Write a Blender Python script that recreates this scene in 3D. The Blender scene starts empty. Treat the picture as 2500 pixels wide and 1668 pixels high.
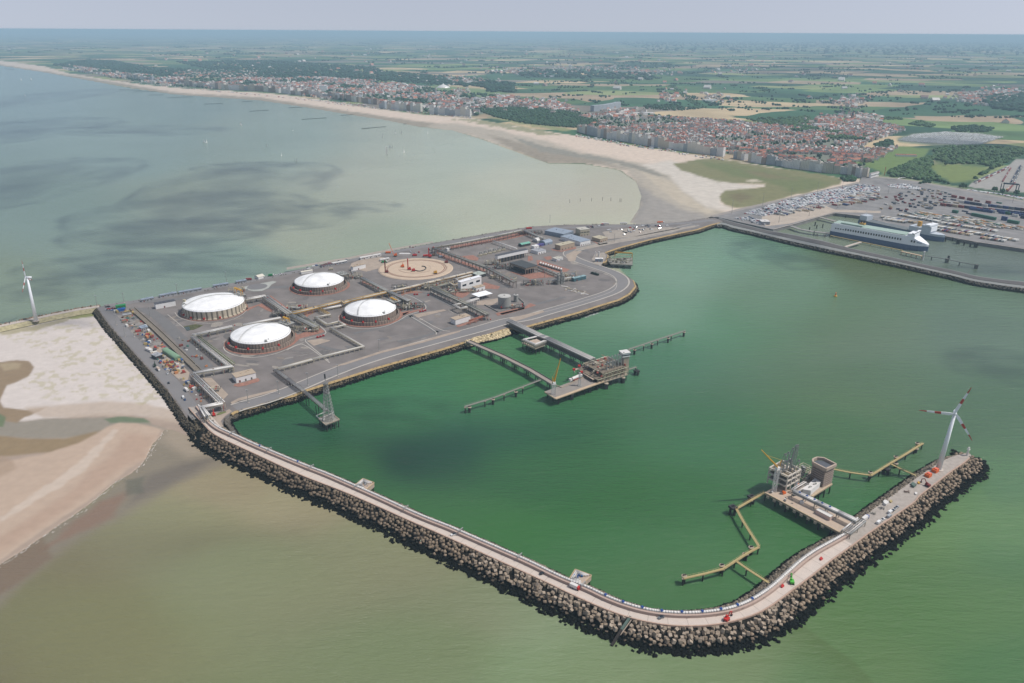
import bpy, math, random
import numpy as np
from mathutils import Vector
random.seed(7); rng = np.random.default_rng(11)
scn = bpy.context.scene; COL = scn.collection
R = math.radians
# ------------------------------------------------------------------ survey of the place (camera station 350 m up)
FOC = 1850.0; CH = 350.0
PIT = math.atan((834-77.5)/FOC); RHO = math.atan(15/2500)
RV = Vector((math.cos(RHO), math.sin(PIT)*math.sin(RHO), math.cos(PIT)*math.sin(RHO)))
UV = Vector((-math.sin(RHO), math.sin(PIT)*math.cos(RHO), math.cos(PIT)*math.cos(RHO)))
FV = Vector((0, math.cos(PIT), -math.sin(PIT)))
FR = {'V':(0,0,.94),'c1':(200,500,3.917),'c2':(700,500,3.917),'c3':(1100,500,3.917),'c4':(200,800,3.917),'c5':(1100,750,3.917),
 'c6':(1640,900,2.851),'T1':(440,640,9.038),'T2':(640,660,6.528),'T3':(980,600,7.833),'J1':(2000,1080,7.833),'J2':(1640,1180,6.03),
 'J3':(1280,820,7.833),'J4':(1840,1080,6.532),'J5':(640,880,7.842),'J6':(1120,860,8.393),'S':(0,0,1),'L':(0,630,2.037),
 'F':(1980,500,6.912),'B1':(1300,1360,3.917),'B2':(780,1120,5.875),'B3':(1850,1150,3.917),'B4':(420,960,5.875),'R':(2150,400,6.714),
 'K':(1750,420,5.875),'H7':(540,860,11.75),'S1':(0,50,2.611),'S2':(800,150,3.357),'S3':(1350,200,3.615),'S4':(1900,200,3.917),'S5':(1700,420,2.9375)}
def SP(f, x, y):
    a, b, s = FR[f]; return (a+x/s, b+y/s)
def P(f, x, y, z=0.0):
    sx, sy = SP(f, x, y)
    d = FV + RV*((sx-1250)/FOC) - UV*((sy-834)/FOC)
    t = (z-CH)/d.z
    return Vector((d.x*t, d.y*t, z))
def PL(f, pts, z=0.0): return [P(f, x, y, z) for x, y in pts]
def toS(X, Y, Z=0.0):
    dx, dy, dz = X, Y, Z-CH
    a = dx*RV.x+dy*RV.y+dz*RV.z; b = dx*UV.x+dy*UV.y+dz*UV.z; c = dx*FV.x+dy*FV.y+dz*FV.z
    return 1250+FOC*a/c, 834-FOC*b/c
def lin(v): v /= 255.; return v/12.92 if v <= .04045 else ((v+.055)/1.055)**2.4
def C(r, g, b, k=1.35): return (lin(r)/k, lin(g)/k, lin(b)/k)
# ------------------------------------------------------------------ materials
MATS = {}
def mat(name, col, rough=.7, var=.12, scale=.4, metal=0., bump=0.):
    if name in MATS: return MATS[name]
    m = bpy.data.materials.new(name); m.use_nodes = True; nt = m.node_tree; N = nt.nodes; L = nt.links
    b = N['Principled BSDF']; b.inputs['Roughness'].default_value = rough; b.inputs['Metallic'].default_value = metal
    g = N.new('ShaderNodeNewGeometry'); n = N.new('ShaderNodeTexNoise'); n.inputs['Scale'].default_value = scale; n.inputs['Detail'].default_value = 4
    L.new(g.outputs['Position'], n.inputs['Vector'])
    r = N.new('ShaderNodeMapRange'); r.inputs['From Min'].default_value = .3; r.inputs['From Max'].default_value = .7
    r.inputs['To Min'].default_value = 1-var; r.inputs['To Max'].default_value = 1+var
    L.new(n.outputs['Fac'], r.inputs['Value'])
    x = N.new('ShaderNodeVectorMath'); x.operation = 'SCALE'; x.inputs[0].default_value = col; L.new(r.outputs['Result'], x.inputs['Scale'])
    L.new(x.outputs['Vector'], b.inputs['Base Color'])
    if bump:
        bp = N.new('ShaderNodeBump'); bp.inputs['Strength'].default_value = bump; bp.inputs['Distance'].default_value = .5
        L.new(n.outputs['Fac'], bp.inputs['Height']); L.new(bp.outputs['Normal'], b.inputs['Normal'])
    MATS[name] = m; return m
def vmat(name, rough=.8, var=.1, scale=.3, wet=False, spec=.5):
    """base colour from the mesh attribute Col, broken up by noise; wet: dark algae and wetness below the tide line"""
    if name in MATS: return MATS[name]
    m = mat(name, (1,1,1), rough, var, scale); nt = m.node_tree; N = nt.nodes; L = nt.links
    b = N['Principled BSDF']; b.inputs['Specular IOR Level'].default_value = spec
    a = N.new('ShaderNodeVertexColor'); a.layer_name = 'Col'
    x = [n for n in N if n.type == 'VECT_MATH'][0]; L.new(a.outputs['Color'], x.inputs[0])
    if wet: tide(m, x.outputs['Vector'])
    return m
def tide(m, src, lo=1.9, hi=3.4, col=(.006,.008,.007)):
    nt = m.node_tree; N = nt.nodes; L = nt.links; b = N['Principled BSDF']
    g = N.new('ShaderNodeNewGeometry'); s = N.new('ShaderNodeSeparateXYZ'); L.new(g.outputs['Position'], s.inputs[0])
    n = N.new('ShaderNodeTexNoise'); n.inputs['Scale'].default_value = .12; L.new(g.outputs['Position'], n.inputs['Vector'])
    ad = N.new('ShaderNodeMath'); ad.operation = 'MULTIPLY_ADD'; L.new(n.outputs['Fac'], ad.inputs[0]); ad.inputs[1].default_value = -2.5; L.new(s.outputs['Z'], ad.inputs[2])
    r = N.new('ShaderNodeMapRange'); r.inputs['From Min'].default_value = lo-1.25; r.inputs['From Max'].default_value = hi-1.25
    L.new(ad.outputs[0], r.inputs['Value'])
    mx = N.new('ShaderNodeMix'); mx.data_type = 'RGBA'; mx.inputs['A'].default_value = (*col, 1)
    L.new(r.outputs['Result'], mx.inputs['Factor']); L.new(src, mx.inputs['B']); L.new(mx.outputs['Result'], b.inputs['Base Color'])
# ------------------------------------------------------------------ mesh building
class MB:
    def __init__(s): s.v = []; s.f = []; s.c = []
    def add(s, vs, fs, col=None):
        o = len(s.v); s.v += [tuple(v) for v in vs]; s.f += [tuple(i+o for i in f) for f in fs]; s.c += [col]*len(fs)
    def box(s, x, y, z, dx, dy, dz, rz=0., col=None):
        c, n = math.cos(rz), math.sin(rz); vs = []
        for k in (0, 1):
            for a, b in ((-1,-1),(1,-1),(1,1),(-1,1)):
                u, w = a*dx/2, b*dy/2; vs.append((x+u*c-w*n, y+u*n+w*c, z+k*dz))
        s.add(vs, [(3,2,1,0),(4,5,6,7),(0,1,5,4),(1,2,6,5),(2,3,7,6),(3,0,4,7)], col)
    def beam(s, p, q, w, h, col=None, dz=0.):
        """box from p to q, w wide, h high, top at the line's height"""
        p = Vector(p); q = Vector(q); d = q-p; n = Vector((-d.y, d.x, 0))
        n = n.normalized()*w/2 if n.length > 1e-6 else Vector((w/2,0,0)); u = Vector((0,0,h)); t = Vector((0,0,dz))
        if abs(d.x)+abs(d.y) < 1e-6:
            s.box(p.x, p.y, min(p.z,q.z), w, w, abs(d.z), 0, col); return
        s.add([p-n-u+t, q-n-u+t, q+n-u+t, p+n-u+t, p-n+t, q-n+t, q+n+t, p+n+t], [(3,2,1,0),(4,5,6,7),(0,1,5,4),(1,2,6,5),(2,3,7,6),(3,0,4,7)], col)
    def tube(s, p, q, r, n=6, r2=None, col=None, cap=True):
        p = Vector(p); q = Vector(q); d = (q-p).normalized(); r2 = r if r2 is None else r2
        a = d.cross(Vector((0,0,1)));
        if a.length < .01: a = Vector((1,0,0))
        a.normalize(); b = d.cross(a); vs = []
        for c_, rr in ((p, r), (q, r2)):
            for i in range(n):
                t = 2*math.pi*i/n; vs.append(c_+(a*math.cos(t)+b*math.sin(t))*rr)
        fs = [(i, (i+1)%n, n+(i+1)%n, n+i) for i in range(n)]
        if cap: fs += [tuple(range(n-1,-1,-1)), tuple(range(n,2*n))]
        s.add(vs, fs, col)
    def path(s, pts, r, n=6, col=None):
        for a, b in zip(pts[:-1], pts[1:]): s.tube(a, b, r, n, col=col)
    def prism(s, poly, z0, z1, col=None):
        n = len(poly); a = sum(poly[i][0]*poly[(i+1)%n][1]-poly[(i+1)%n][0]*poly[i][1] for i in range(n))
        if a < 0: poly = poly[::-1]
        s.add([(p[0],p[1],z0) for p in poly]+[(p[0],p[1],z1) for p in poly],
              [tuple(range(n-1,-1,-1)), tuple(range(n,2*n))]+[(i,(i+1)%n,n+(i+1)%n,n+i) for i in range(n)], col)
    def quad(s, a, b, c, d, col=None): s.add([a,b,c,d], [(0,1,2,3)], col)
    def lathe(s, x, y, prof, n=24, col=None):
        o = []
        for r, z in prof:
            for i in range(n): t = 2*math.pi*i/n; o.append((x+r*math.cos(t), y+r*math.sin(t), z))
        fs = []
        for k in range(len(prof)-1):
            for i in range(n): fs.append((k*n+i, k*n+(i+1)%n, (k+1)*n+(i+1)%n, (k+1)*n+i))
        fs.append(tuple(range((len(prof)-1)*n, len(prof)*n))); s.add(o, fs, col)
    def ribbon(s, pts, w, z=None, side=0, col=None, close=False):
        """flat strip along a polyline; side -1/0/1 puts it left/centred/right"""
        L_, R_ = offset(pts, w*(.5 if side == 0 else (1 if side < 0 else 0))), offset(pts, -w*(.5 if side == 0 else (0 if side < 0 else 1)))
        for i in range(len(pts)-1):
            q = [R_[i], R_[i+1], L_[i+1], L_[i]]
            if z is not None: q = [(p[0],p[1],z) for p in q]
            s.add(q, [(0,1,2,3)], col)
    def build(s, name, m, parent=None, origin=None, smooth=False):
        v = np.array(s.v, dtype=np.float64)
        if parent is not None: o = np.array(WL[parent.name])
        elif origin is not None: o = np.array(origin)
        else: o = np.array([(v[:,0].min()+v[:,0].max())/2, (v[:,1].min()+v[:,1].max())/2, v[:,2].min()])
        me = bpy.data.meshes.new(name); me.from_pydata((v-o).tolist(), [], s.f)
        if any(c is not None for c in s.c):
            at = me.color_attributes.new('Col', 'FLOAT_COLOR', 'CORNER'); d = []
            for f, c in zip(s.f, s.c): d += [*(c or (.5,.5,.5)), 1.]*len(f)
            at.data.foreach_set('color', d)
        me.materials.append(m)
        if smooth: me.polygons.foreach_set('use_smooth', [True]*len(me.polygons))
        ob = bpy.data.objects.new(name, me); COL.objects.link(ob)
        if parent is not None: ob.parent = parent
        else: ob.location = o.tolist()
        WL[ob.name] = tuple(o); return ob
WL = {}
def offset(pts, d):
    out = []; n = len(pts)
    for i in range(n):
        a = Vector(pts[max(i-1,0)][:2]); b = Vector(pts[min(i+1,n-1)][:2]); t = (b-a).normalized(); nn = Vector((-t.y, t.x))
        p = pts[i]; out.append(Vector((p[0]+nn.x*d, p[1]+nn.y*d, p[2] if len(p) > 2 else 0)))
    return out
def resample(pts, step):
    pts = [Vector(p) for p in pts]; out = [pts[0].copy()]; acc = 0.
    for a, b in zip(pts[:-1], pts[1:]):
        L = (b-a).length; d = step-acc
        while d <= L: out.append(a.lerp(b, d/L)); d += step
        acc = L-(d-step)
    out.append(pts[-1].copy()); return out
def smooth_line(pts, it=2):
    pts = [Vector(p) for p in pts]
    for _ in range(it):
        o = [pts[0]]
        for a, b in zip(pts[:-1], pts[1:]): o += [a.lerp(b,.25), a.lerp(b,.75)]
        o.append(pts[-1]); pts = o
    return pts
def tag(o, label=None, cat=None, group=None, kind=None):
    if label: o['label'] = label
    if cat: o['category'] = cat
    if group: o['group'] = group
    if kind: o['kind'] = kind
    return o
def thing(name, loc, label, cat, group=None):
    e = bpy.data.objects.new(name, None); COL.objects.link(e); e.location = tuple(loc); e.empty_display_size = 1
    WL[e.name] = tuple(loc); return tag(e, label, cat, group)
def struct(mb, name, m): return tag(mb.build(name, m), kind='structure')
def single(mb, name, m, label, cat, group=None, kind=None, smooth=False): return tag(mb.build(name, m, smooth=smooth), label, cat, group, kind)
def kids(o): return [c for c in ALLCH.get(o.name, o.children)]
ALLCH = {}
def dup(o, loc, rz, label=None, group=None, m=None):
    r = o.copy(); COL.objects.link(r); r.location = tuple(loc); r.rotation_euler = (0,0,rz)
    if label: r['label'] = label
    if group: r['group'] = group
    if m is not None and r.type == 'MESH': r.material_slots[0].link = 'OBJECT'; r.material_slots[0].material = m
    for ch in list(o.children):
        c = ch.copy(); COL.objects.link(c); c.parent = r
        for g in list(ch.children):
            d = g.copy(); COL.objects.link(d); d.parent = c
    return r
def inside(px, py, poly):
    px = np.asarray(px, float); py = np.asarray(py, float); r = np.zeros(px.shape, bool); n = len(poly)
    for i in range(n):
        x1, y1 = poly[i][0], poly[i][1]; x2, y2 = poly[(i+1)%n][0], poly[(i+1)%n][1]
        if y1 == y2: continue
        c = ((y1 > py) != (y2 > py)) & (px < (x2-x1)*(py-y1)/(y2-y1)+x1); r ^= c
    return r
def sdist(px, py, poly, ys=1.0):
    """signed distance, positive inside"""
    d = np.full(px.shape, 1e9); n = len(poly)
    for i in range(n):
        x1, y1 = poly[i][0], poly[i][1]*ys; x2, y2 = poly[(i+1)%n][0], poly[(i+1)%n][1]*ys
        ex, ey = x2-x1, y2-y1; l = ex*ex+ey*ey+1e-9; t = np.clip(((px-x1)*ex+(py*ys-y1)*ey)/l, 0, 1)
        d = np.minimum(d, np.hypot(px-x1-t*ex, py*ys-y1-t*ey))
    return np.where(inside(px, py, poly), d, -d)
LAT = rng.random((256,256))
def vnoise(x, y):
    xi = np.floor(x).astype(int); yi = np.floor(y).astype(int); fx = x-xi; fy = y-yi; fx = fx*fx*(3-2*fx); fy = fy*fy*(3-2*fy)
    a = LAT[xi&255, yi&255]; b = LAT[(xi+1)&255, yi&255]; c = LAT[xi&255, (yi+1)&255]; d = LAT[(xi+1)&255, (yi+1)&255]
    return (a*(1-fx)+b*fx)*(1-fy)+(c*(1-fx)+d*fx)*fy
def fbm(x, y, o=4):
    r = 0; a = .5; t = 0
    for i in range(o): r = r+a*vnoise(x+i*17.3, y+i*9.1); t += a; a *= .5; x = x*2.03; y = y*2.03
    return r/t
def scatter(poly, n):
    """n random points in a world polygon"""
    a = np.array([(p[0],p[1]) for p in poly]); lo = a.min(0); hi = a.max(0); out = []
    while len(out) < n:
        q = lo+(hi-lo)*rng.random((n*3+10,2)); q = q[inside(q[:,0], q[:,1], a)]; out += q.tolist()
    return out[:n]
def fill(poly, d, du, dv, jit=0.):
    """grid of points in a world polygon, rows along direction d"""
    d = Vector((d[0], d[1])).normalized(); n = Vector((-d.y, d.x)); a = np.array([(p[0],p[1]) for p in poly])
    U = a@np.array(d); W = a@np.array(n); u = np.arange(U.min(), U.max(), du); w = np.arange(W.min(), W.max(), dv)
    uu, ww = np.meshgrid(u, w); uu = uu.ravel(); ww = ww.ravel()
    uu = uu+rng.uniform(-jit,jit,uu.size)*du; ww = ww+rng.uniform(-jit,jit,ww.size)*dv
    x = uu*d.x+ww*n.x; y = uu*d.y+ww*n.y; k = inside(x, y, a); return list(zip(x[k].tolist(), y[k].tolist()))
def npmesh(name, V, Fq, cols, m, percorner=True):
    """fast mesh: V (n,3), Fq (m,k) faces of equal size, cols (m,3) per face or None"""
    o = np.array([V[:,0].mean(), V[:,1].mean(), V[:,2].min()]); me = bpy.data.meshes.new(name); k = Fq.shape[1]
    me.vertices.add(len(V)); me.vertices.foreach_set('co', (V-o).astype(np.float32).ravel())
    me.loops.add(Fq.size); me.loops.foreach_set('vertex_index', Fq.astype(np.int32).ravel())
    me.polygons.add(len(Fq)); me.polygons.foreach_set('loop_start', np.arange(0, Fq.size, k, dtype=np.int32))
    me.update(calc_edges=True); me.validate()
    if cols is not None:
        at = me.color_attributes.new('Col', 'FLOAT_COLOR', 'CORNER'); c = np.ones((len(Fq),k,4), np.float32); c[:,:,:3] = cols[:,None,:]
        at.data.foreach_set('color', c.ravel())
    me.materials.append(m); ob = bpy.data.objects.new(name, me); COL.objects.link(ob); ob.location = o.tolist(); WL[ob.name] = tuple(o); return ob
CUBE = np.array([(-1,-1,-1),(1,-1,-1),(1,1,-1),(-1,1,-1),(-1,-1,1),(1,-1,1),(1,1,1),(-1,1,1)])*.5
CF = np.array([(3,2,1,0),(4,5,6,7),(0,1,5,4),(1,2,6,5),(2,3,7,6),(3,0,4,7)])
def rotm(n, tilt=math.pi):
    a = rng.uniform(0, 2*math.pi, n); b = rng.uniform(-tilt, tilt, n); c = rng.uniform(-tilt, tilt, n)
    ca,sa,cb,sb,cc,sc = np.cos(a),np.sin(a),np.cos(b),np.sin(b),np.cos(c),np.sin(c); z = np.zeros(n); o = np.ones(n)
    A = np.stack([ca,-sa,z,sa,ca,z,z,z,o],1).reshape(n,3,3); B = np.stack([cb,z,sb,z,o,z,-sb,z,cb],1).reshape(n,3,3); D = np.stack([o,z,z,z,cc,-sc,z,sc,cc],1).reshape(n,3,3)
    return A@B@D
def rocks(name, pos, size, m, cols, tilt=1.0, jit=.25, shape=(1,1,1)):
    n = len(pos); base = np.tile(CUBE*np.array(shape), (n,1,1)); base = base*(1+rng.uniform(-jit,jit,base.shape)); base = base*size[:,None,None]
    V = np.einsum('nij,nkj->nki', rotm(n, tilt), base)+pos[:,None,:]
    Fq = (CF[None]+8*np.arange(n)[:,None,None]).reshape(-1,4); return npmesh(name, V.reshape(-1,3), Fq, np.repeat(cols, 6, 0), m)
def icos(sub):
    t = (1+5**.5)/2; v = [(-1,t,0),(1,t,0),(-1,-t,0),(1,-t,0),(0,-1,t),(0,1,t),(0,-1,-t),(0,1,-t),(t,0,-1),(t,0,1),(-t,0,-1),(-t,0,1)]
    f = [(0,11,5),(0,5,1),(0,1,7),(0,7,10),(0,10,11),(1,5,9),(5,11,4),(11,10,2),(10,7,6),(7,1,8),(3,9,4),(3,4,2),(3,2,6),(3,6,8),(3,8,9),(4,9,5),(2,4,11),(6,2,10),(8,6,7),(9,8,1)]
    v = [Vector(a).normalized() for a in v]
    for _ in range(sub):
        mid = {}; nf = []
        def g(a, b):
            k = (min(a,b), max(a,b))
            if k not in mid: mid[k] = len(v); v.append(((v[a]+v[b])/2).normalized())
            return mid[k]
        for a, b, c in f:
            x, y, z = g(a,b), g(b,c), g(c,a); nf += [(a,x,z),(b,y,x),(c,z,y),(x,y,z)]
        f = nf
    return np.array([tuple(a) for a in v]), np.array(f)
ICO0 = icos(0); ICO1 = icos(1)
def blobs(name, pos, rx, rz, m, base, var=.3, ico=ICO0, jit=.3):
    """tree crowns as one mesh: pos (n,3) ground points, rx radius, rz half height"""
    n = len(pos); iv, jf = ico; k = len(iv)
    V = np.tile(iv, (n,1,1))*(1+rng.uniform(-jit,jit,(n,k,1))); a = rng.uniform(0,6.28,n); ca, sa = np.cos(a), np.sin(a)
    st = rng.uniform(.7,1.4,n); X = V[:,:,0]*rx[:,None]*st[:,None]; Y = V[:,:,1]*rx[:,None]; Z = V[:,:,2]*rz[:,None]
    W = np.stack([X*ca[:,None]-Y*sa[:,None]+pos[:,0:1], X*sa[:,None]+Y*ca[:,None]+pos[:,1:2], Z+rz[:,None]*.85+pos[:,2:3]], 2)
    Fq = (jf[None]+k*np.arange(n)[:,None,None]).reshape(-1,3); b = np.array(base)[None]*(1+rng.uniform(-var,var,(n,1)))*np.array([1,1,1])+rng.uniform(-.006,.006,(n,3))
    return npmesh(name, W.reshape(-1,3), Fq, np.repeat(np.clip(b,.003,1), len(jf), 0), m)
SKYS = .097; HAZE = 7e-5
# ------------------------------------------------------------------ light, air, camera
SUN_EL, SUN_AZ = R(57), R(-6)     # azimuth measured from +x towards +y
sd = Vector((math.cos(SUN_EL)*math.cos(SUN_AZ), math.cos(SUN_EL)*math.sin(SUN_AZ), math.sin(SUN_EL)))
sl = bpy.data.lights.new('sun', 'SUN'); sl.energy = 4.05; sl.angle = R(.53); sl.color = (1., .955, .89)
so = bpy.data.objects.new('sun', sl); COL.objects.link(so); so.rotation_euler = sd.to_track_quat('Z', 'Y').to_euler(); so.location = (0,0,900)
w = bpy.data.worlds.new('World'); scn.world = w; w.use_nodes = True; N = w.node_tree.nodes; L = w.node_tree.links
sky = N.new('ShaderNodeTexSky'); sky.sky_type = 'NISHITA'; sky.sun_disc = False; sky.sun_elevation = SUN_EL
sky.sun_rotation = math.pi/2-SUN_AZ; sky.altitude = 350; sky.air_density = 1.; sky.dust_density = 1.; sky.ozone_density = 1.
tcw = N.new('ShaderNodeTexCoord'); va = N.new('ShaderNodeVectorMath'); va.operation = 'MULTIPLY_ADD'; va.inputs[1].default_value = (1,1,.5); va.inputs[2].default_value = (0,0,.10)
L.new(tcw.outputs['Generated'], va.inputs[0]); L.new(va.outputs[0], sky.inputs[0])
hs = N.new('ShaderNodeHueSaturation'); hs.inputs['Saturation'].default_value = .45; hs.inputs['Value'].default_value = 1.04
L.new(sky.outputs[0], hs.inputs['Color']); tm = N.new('ShaderNodeVectorMath'); tm.operation = 'MULTIPLY'; tm.inputs[1].default_value = (1.02,1.,1.1)
L.new(hs.outputs[0], tm.inputs[0]); L.new(tm.outputs[0], N['Background'].inputs['Color']); N['Background'].inputs['Strength'].default_value = SKYS
cam = bpy.data.cameras.new('camera'); co = bpy.data.objects.new('camera', cam); COL.objects.link(co); scn.camera = co
cam.sensor_width = 36; cam.lens = 36*FOC/2500; cam.clip_start = 1; cam.clip_end = 500000
from mathutils import Matrix
M = Matrix(((RV.x,UV.x,-FV.x,0),(RV.y,UV.y,-FV.y,0),(RV.z,UV.z,-FV.z,CH),(0,0,0,1))); co.matrix_world = M
scn.view_settings.view_transform = 'Standard'; scn.view_settings.look = 'None'; scn.view_settings.exposure = 0; scn.view_settings.gamma = 1
scn.render.engine = 'CYCLES'; scn.cycles.use_denoising = True; scn.cycles.max_bounces = 4; scn.cycles.diffuse_bounces = 2; scn.cycles.glossy_bounces = 2
scn.cycles.transparent_max_bounces = 12; scn.cycles.volume_bounces = 0; scn.cycles.caustics_reflective = False; scn.cycles.caustics_refractive = False
# haze: one closed box of even density, sky and clouds outside it
hb = MB(); hb.box(0, 45000, -4.0, 260000, 140000, 356.5)
hm = bpy.data.materials.new('haze'); hm.use_nodes = True; N = hm.node_tree.nodes; N.remove(N['Principled BSDF'])
pv = N.new('ShaderNodeVolumePrincipled'); pv.inputs['Density'].default_value = HAZE; pv.inputs['Color'].default_value = (.57,.82,.96,1); pv.inputs['Anisotropy'].default_value = .0
hm.node_tree.links.new(pv.outputs[0], N['Material Output'].inputs['Volume']); hm.cycles.homogeneous_volume = True
tag(hb.build('haze', hm), kind='stuff')
# ------------------------------------------------------------------ clouds over the scene; their shade falls on sea and land
cm = bpy.data.materials.new('cloud'); cm.use_nodes = True; nt = cm.node_tree; N = nt.nodes; L = nt.links
tc = N.new('ShaderNodeTexCoord'); ln = N.new('ShaderNodeVectorMath'); ln.operation = 'LENGTH'
nz = N.new('ShaderNodeTexNoise'); nz.inputs['Scale'].default_value = 1.5; nz.inputs['Detail'].default_value = 3
L.new(tc.outputs['Object'], nz.inputs['Vector']); L.new(tc.outputs['Object'], ln.inputs[0])
m1 = N.new('ShaderNodeMath'); m1.operation = 'MULTIPLY_ADD'; L.new(nz.outputs['Fac'], m1.inputs[0]); m1.inputs[1].default_value = -2.0; m1.inputs[2].default_value = 1.95
m2 = N.new('ShaderNodeMath'); m2.operation = 'SUBTRACT'; L.new(m1.outputs[0], m2.inputs[0]); L.new(ln.outputs['Value'], m2.inputs[1])
mr = N.new('ShaderNodeMapRange'); mr.interpolation_type = 'SMOOTHSTEP'; mr.inputs['From Min'].default_value = -.12; mr.inputs['From Max'].default_value = .42
mr.inputs['To Max'].default_value = .45; L.new(m2.outputs[0], mr.inputs['Value'])
tr = N.new('ShaderNodeBsdfTransparent'); df = N['Principled BSDF']; df.inputs['Base Color'].default_value = (.8,.82,.85,1); df.inputs['Roughness'].default_value = 1
ms = N.new('ShaderNodeMixShader'); L.new(mr.outputs[0], ms.inputs[0]); L.new(tr.outputs[0], ms.inputs[1]); L.new(df.outputs[0], ms.inputs[2]); L.new(ms.outputs[0], N['Material Output'].inputs['Surface'])
CLZ = 1500.
CLOUDS = [(640,500,200,30),(820,475,120,14),(70,425,230,60),(560,440,230,70),(460,500,300,60),(400,545,260,40),(240,615,200,36),(450,610,260,26),(120,660,120,30),(60,300,200,30),(60,235,130,30),(560,385,120,14),
 (1790,580,120,38),(2290,840,120,40),(150,735,150,20),(900,945,150,38),(2150,175,420,20),(1500,150,260,12),(300,300,260,12),(2230,330,120,14),(1880,170,160,9),(2300,620,160,12)]
iv, jf = icos(3)
for i, (x, y, rx, ry) in enumerate(CLOUDS):
    c = P('V', x, y); a = P('V', x-rx, y); b = P('V', x+rx, y); d = P('V', x, y+ry); e = P('V', x, y-ry)
    sx = (b-a).length/2; sy = (e-d).length/2; c = (d+e)/2; t = CLZ/sd.z
    me = bpy.data.meshes.new('cloud'); vv = iv*(1+rng.uniform(-.05,.05,(len(iv),1))); vv[:,2] *= .9
    me.from_pydata(vv.tolist(), [], jf.tolist()); me.materials.append(cm)
    o = bpy.data.objects.new('cloud', me); COL.objects.link(o); o.location = (c.x+sd.x*t, c.y+sd.y*t, CLZ); o.scale = (sx, sy, min(sx,sy)*.05+12); tag(o, kind='structure')
# ------------------------------------------------------------------ fan-shaped sheets for sea and land
ROWS = [CH/math.tan(PIT+math.atan((v-834)/FOC)) for v in np.arange(80.5, 1790, 3.2)]; ROWS = np.array(ROWS[::-1])
TT = np.arange(-.95, .95, .0021)
XX = ROWS[:,None]*TT[None,:]; YY = np.repeat(ROWS[:,None], len(TT), 1)
SX, SY = toS(XX, YY, 0.)
print('fan', XX.shape)
WX = SX + (fbm(XX/90, YY/90)-.5)*0
def vsmooth(x, a, b): t = np.clip((x-a)/(b-a), 0, 1); return t*t*(3-2*t)
def VP(pts, f='V'): return [SP(f, x, y) for x, y in pts]
def layer(colr, poly, c, soft=6., warp=4., amt=1., wscale=30., lo=None):
    """lay colour c (rgb) inside a polygon of the survey; the edge is broken up by noise fixed to the ground"""
    n = (fbm(XX/wscale, YY/wscale, 4)-.5)*2*warp; d = sdist(SX, SY, poly, 1.6)+n; t = vsmooth(d, -soft, soft)*amt
    for k in range(3): colr[...,k] = colr[...,k]*(1-t)+c[k]*t
    return t
def fan(name, Z, colr, keep, m, extra=None):
    h, wd = Z.shape; idx = np.arange(h*wd).reshape(h, wd)
    k = keep[:-1,:-1]|keep[1:,:-1]|keep[:-1,1:]|keep[1:,1:]
    q = np.stack([idx[:-1,:-1], idx[:-1,1:], idx[1:,1:], idx[1:,:-1]], -1)[k]
    used = np.unique(q); rm = np.full(h*wd, -1); rm[used] = np.arange(len(used)); q = rm[q]
    V = np.stack([XX.ravel()[used], YY.ravel()[used], Z.ravel()[used]], 1)
    ob = npmesh(name, V, q, None, m); me = ob.data
    at = me.color_attributes.new('Col', 'FLOAT_COLOR', 'POINT'); c = np.ones((len(used),4), np.float32); c[:,:3] = colr.reshape(-1,3)[used]
    if extra is not None: c[:,3] = extra.ravel()[used]
    at.data.foreach_set('color', c.ravel()); me.polygons.foreach_set('use_smooth', [True]*len(me.polygons)); return ob
# ---- water: sediment colours by place, some points darkened for cloud shade
WPT = [(-300,420,118,148,150),(60,215,128,156,160),(300,330,134,160,158),(600,300,140,162,156),(900,420,164,170,156),(1200,430,178,175,158),(1400,450,180,175,155),(1050,330,165,172,160),(700,520,150,160,142),
 (900,560,146,160,142),(500,480,138,154,140),(300,600,118,142,132),(100,480,120,146,140),(30,650,120,140,122),(500,600,110,138,128),(1150,490,168,168,150),(1300,490,176,172,152),(-400,160,120,150,160),(400,250,125,152,150),
 (1600,600,108,146,122),(1500,700,92,136,108),(1450,800,82,128,98),(1800,660,114,138,118),(2000,760,108,128,106),(2250,750,104,124,108),(2300,700,112,134,116),(1700,540,112,146,126),
 (1250,1050,68,108,78),(900,900,76,122,92),(700,960,70,112,84),(1000,1050,60,92,74),(800,1080,74,118,80),(2000,900,96,120,94),(1600,1000,74,118,84),(1350,1250,66,112,74),(1500,1340,70,112,74),(1500,1150,66,108,72),(1900,1000,84,114,86),
 (2250,960,90,116,92),(2330,1080,72,108,76),(1150,870,80,128,88),(1900,1230,72,116,78),(1750,1300,72,116,78),
 (600,1300,136,136,102),(300,1450,134,138,100),(1000,1500,126,136,96),(1200,1400,134,138,104),(1400,1540,126,132,92),(1600,1540,122,130,88),(2200,1400,98,128,78),(2300,1250,84,118,78),(2100,1300,98,126,80),(1950,1560,108,130,84),(2330,1540,84,120,74),
 (700,1150,142,130,104),(560,1100,140,124,100),(-300,1560,128,128,94),(2700,1400,84,120,76),(2700,800,100,126,104),(1800,1700,116,132,86),(600,1700,126,134,92),(450,1200,128,122,92),(900,1250,138,136,104),
 (1750,520,100,110,96),(2000,600,98,108,84),(2300,600,92,104,100)]
WPT = [(SP('V',a,b), [lin(c)*.82, lin(d)*.82, lin(e)*.76]) for a,b,c,d,e in WPT]
num = np.zeros(XX.shape+(3,)); den = np.zeros(XX.shape)
wxn = SX+(fbm(XX/260, YY/260)-.5)*110; wyn = SY+(fbm(XX/260+40, YY/260+7)-.5)*40
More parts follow.
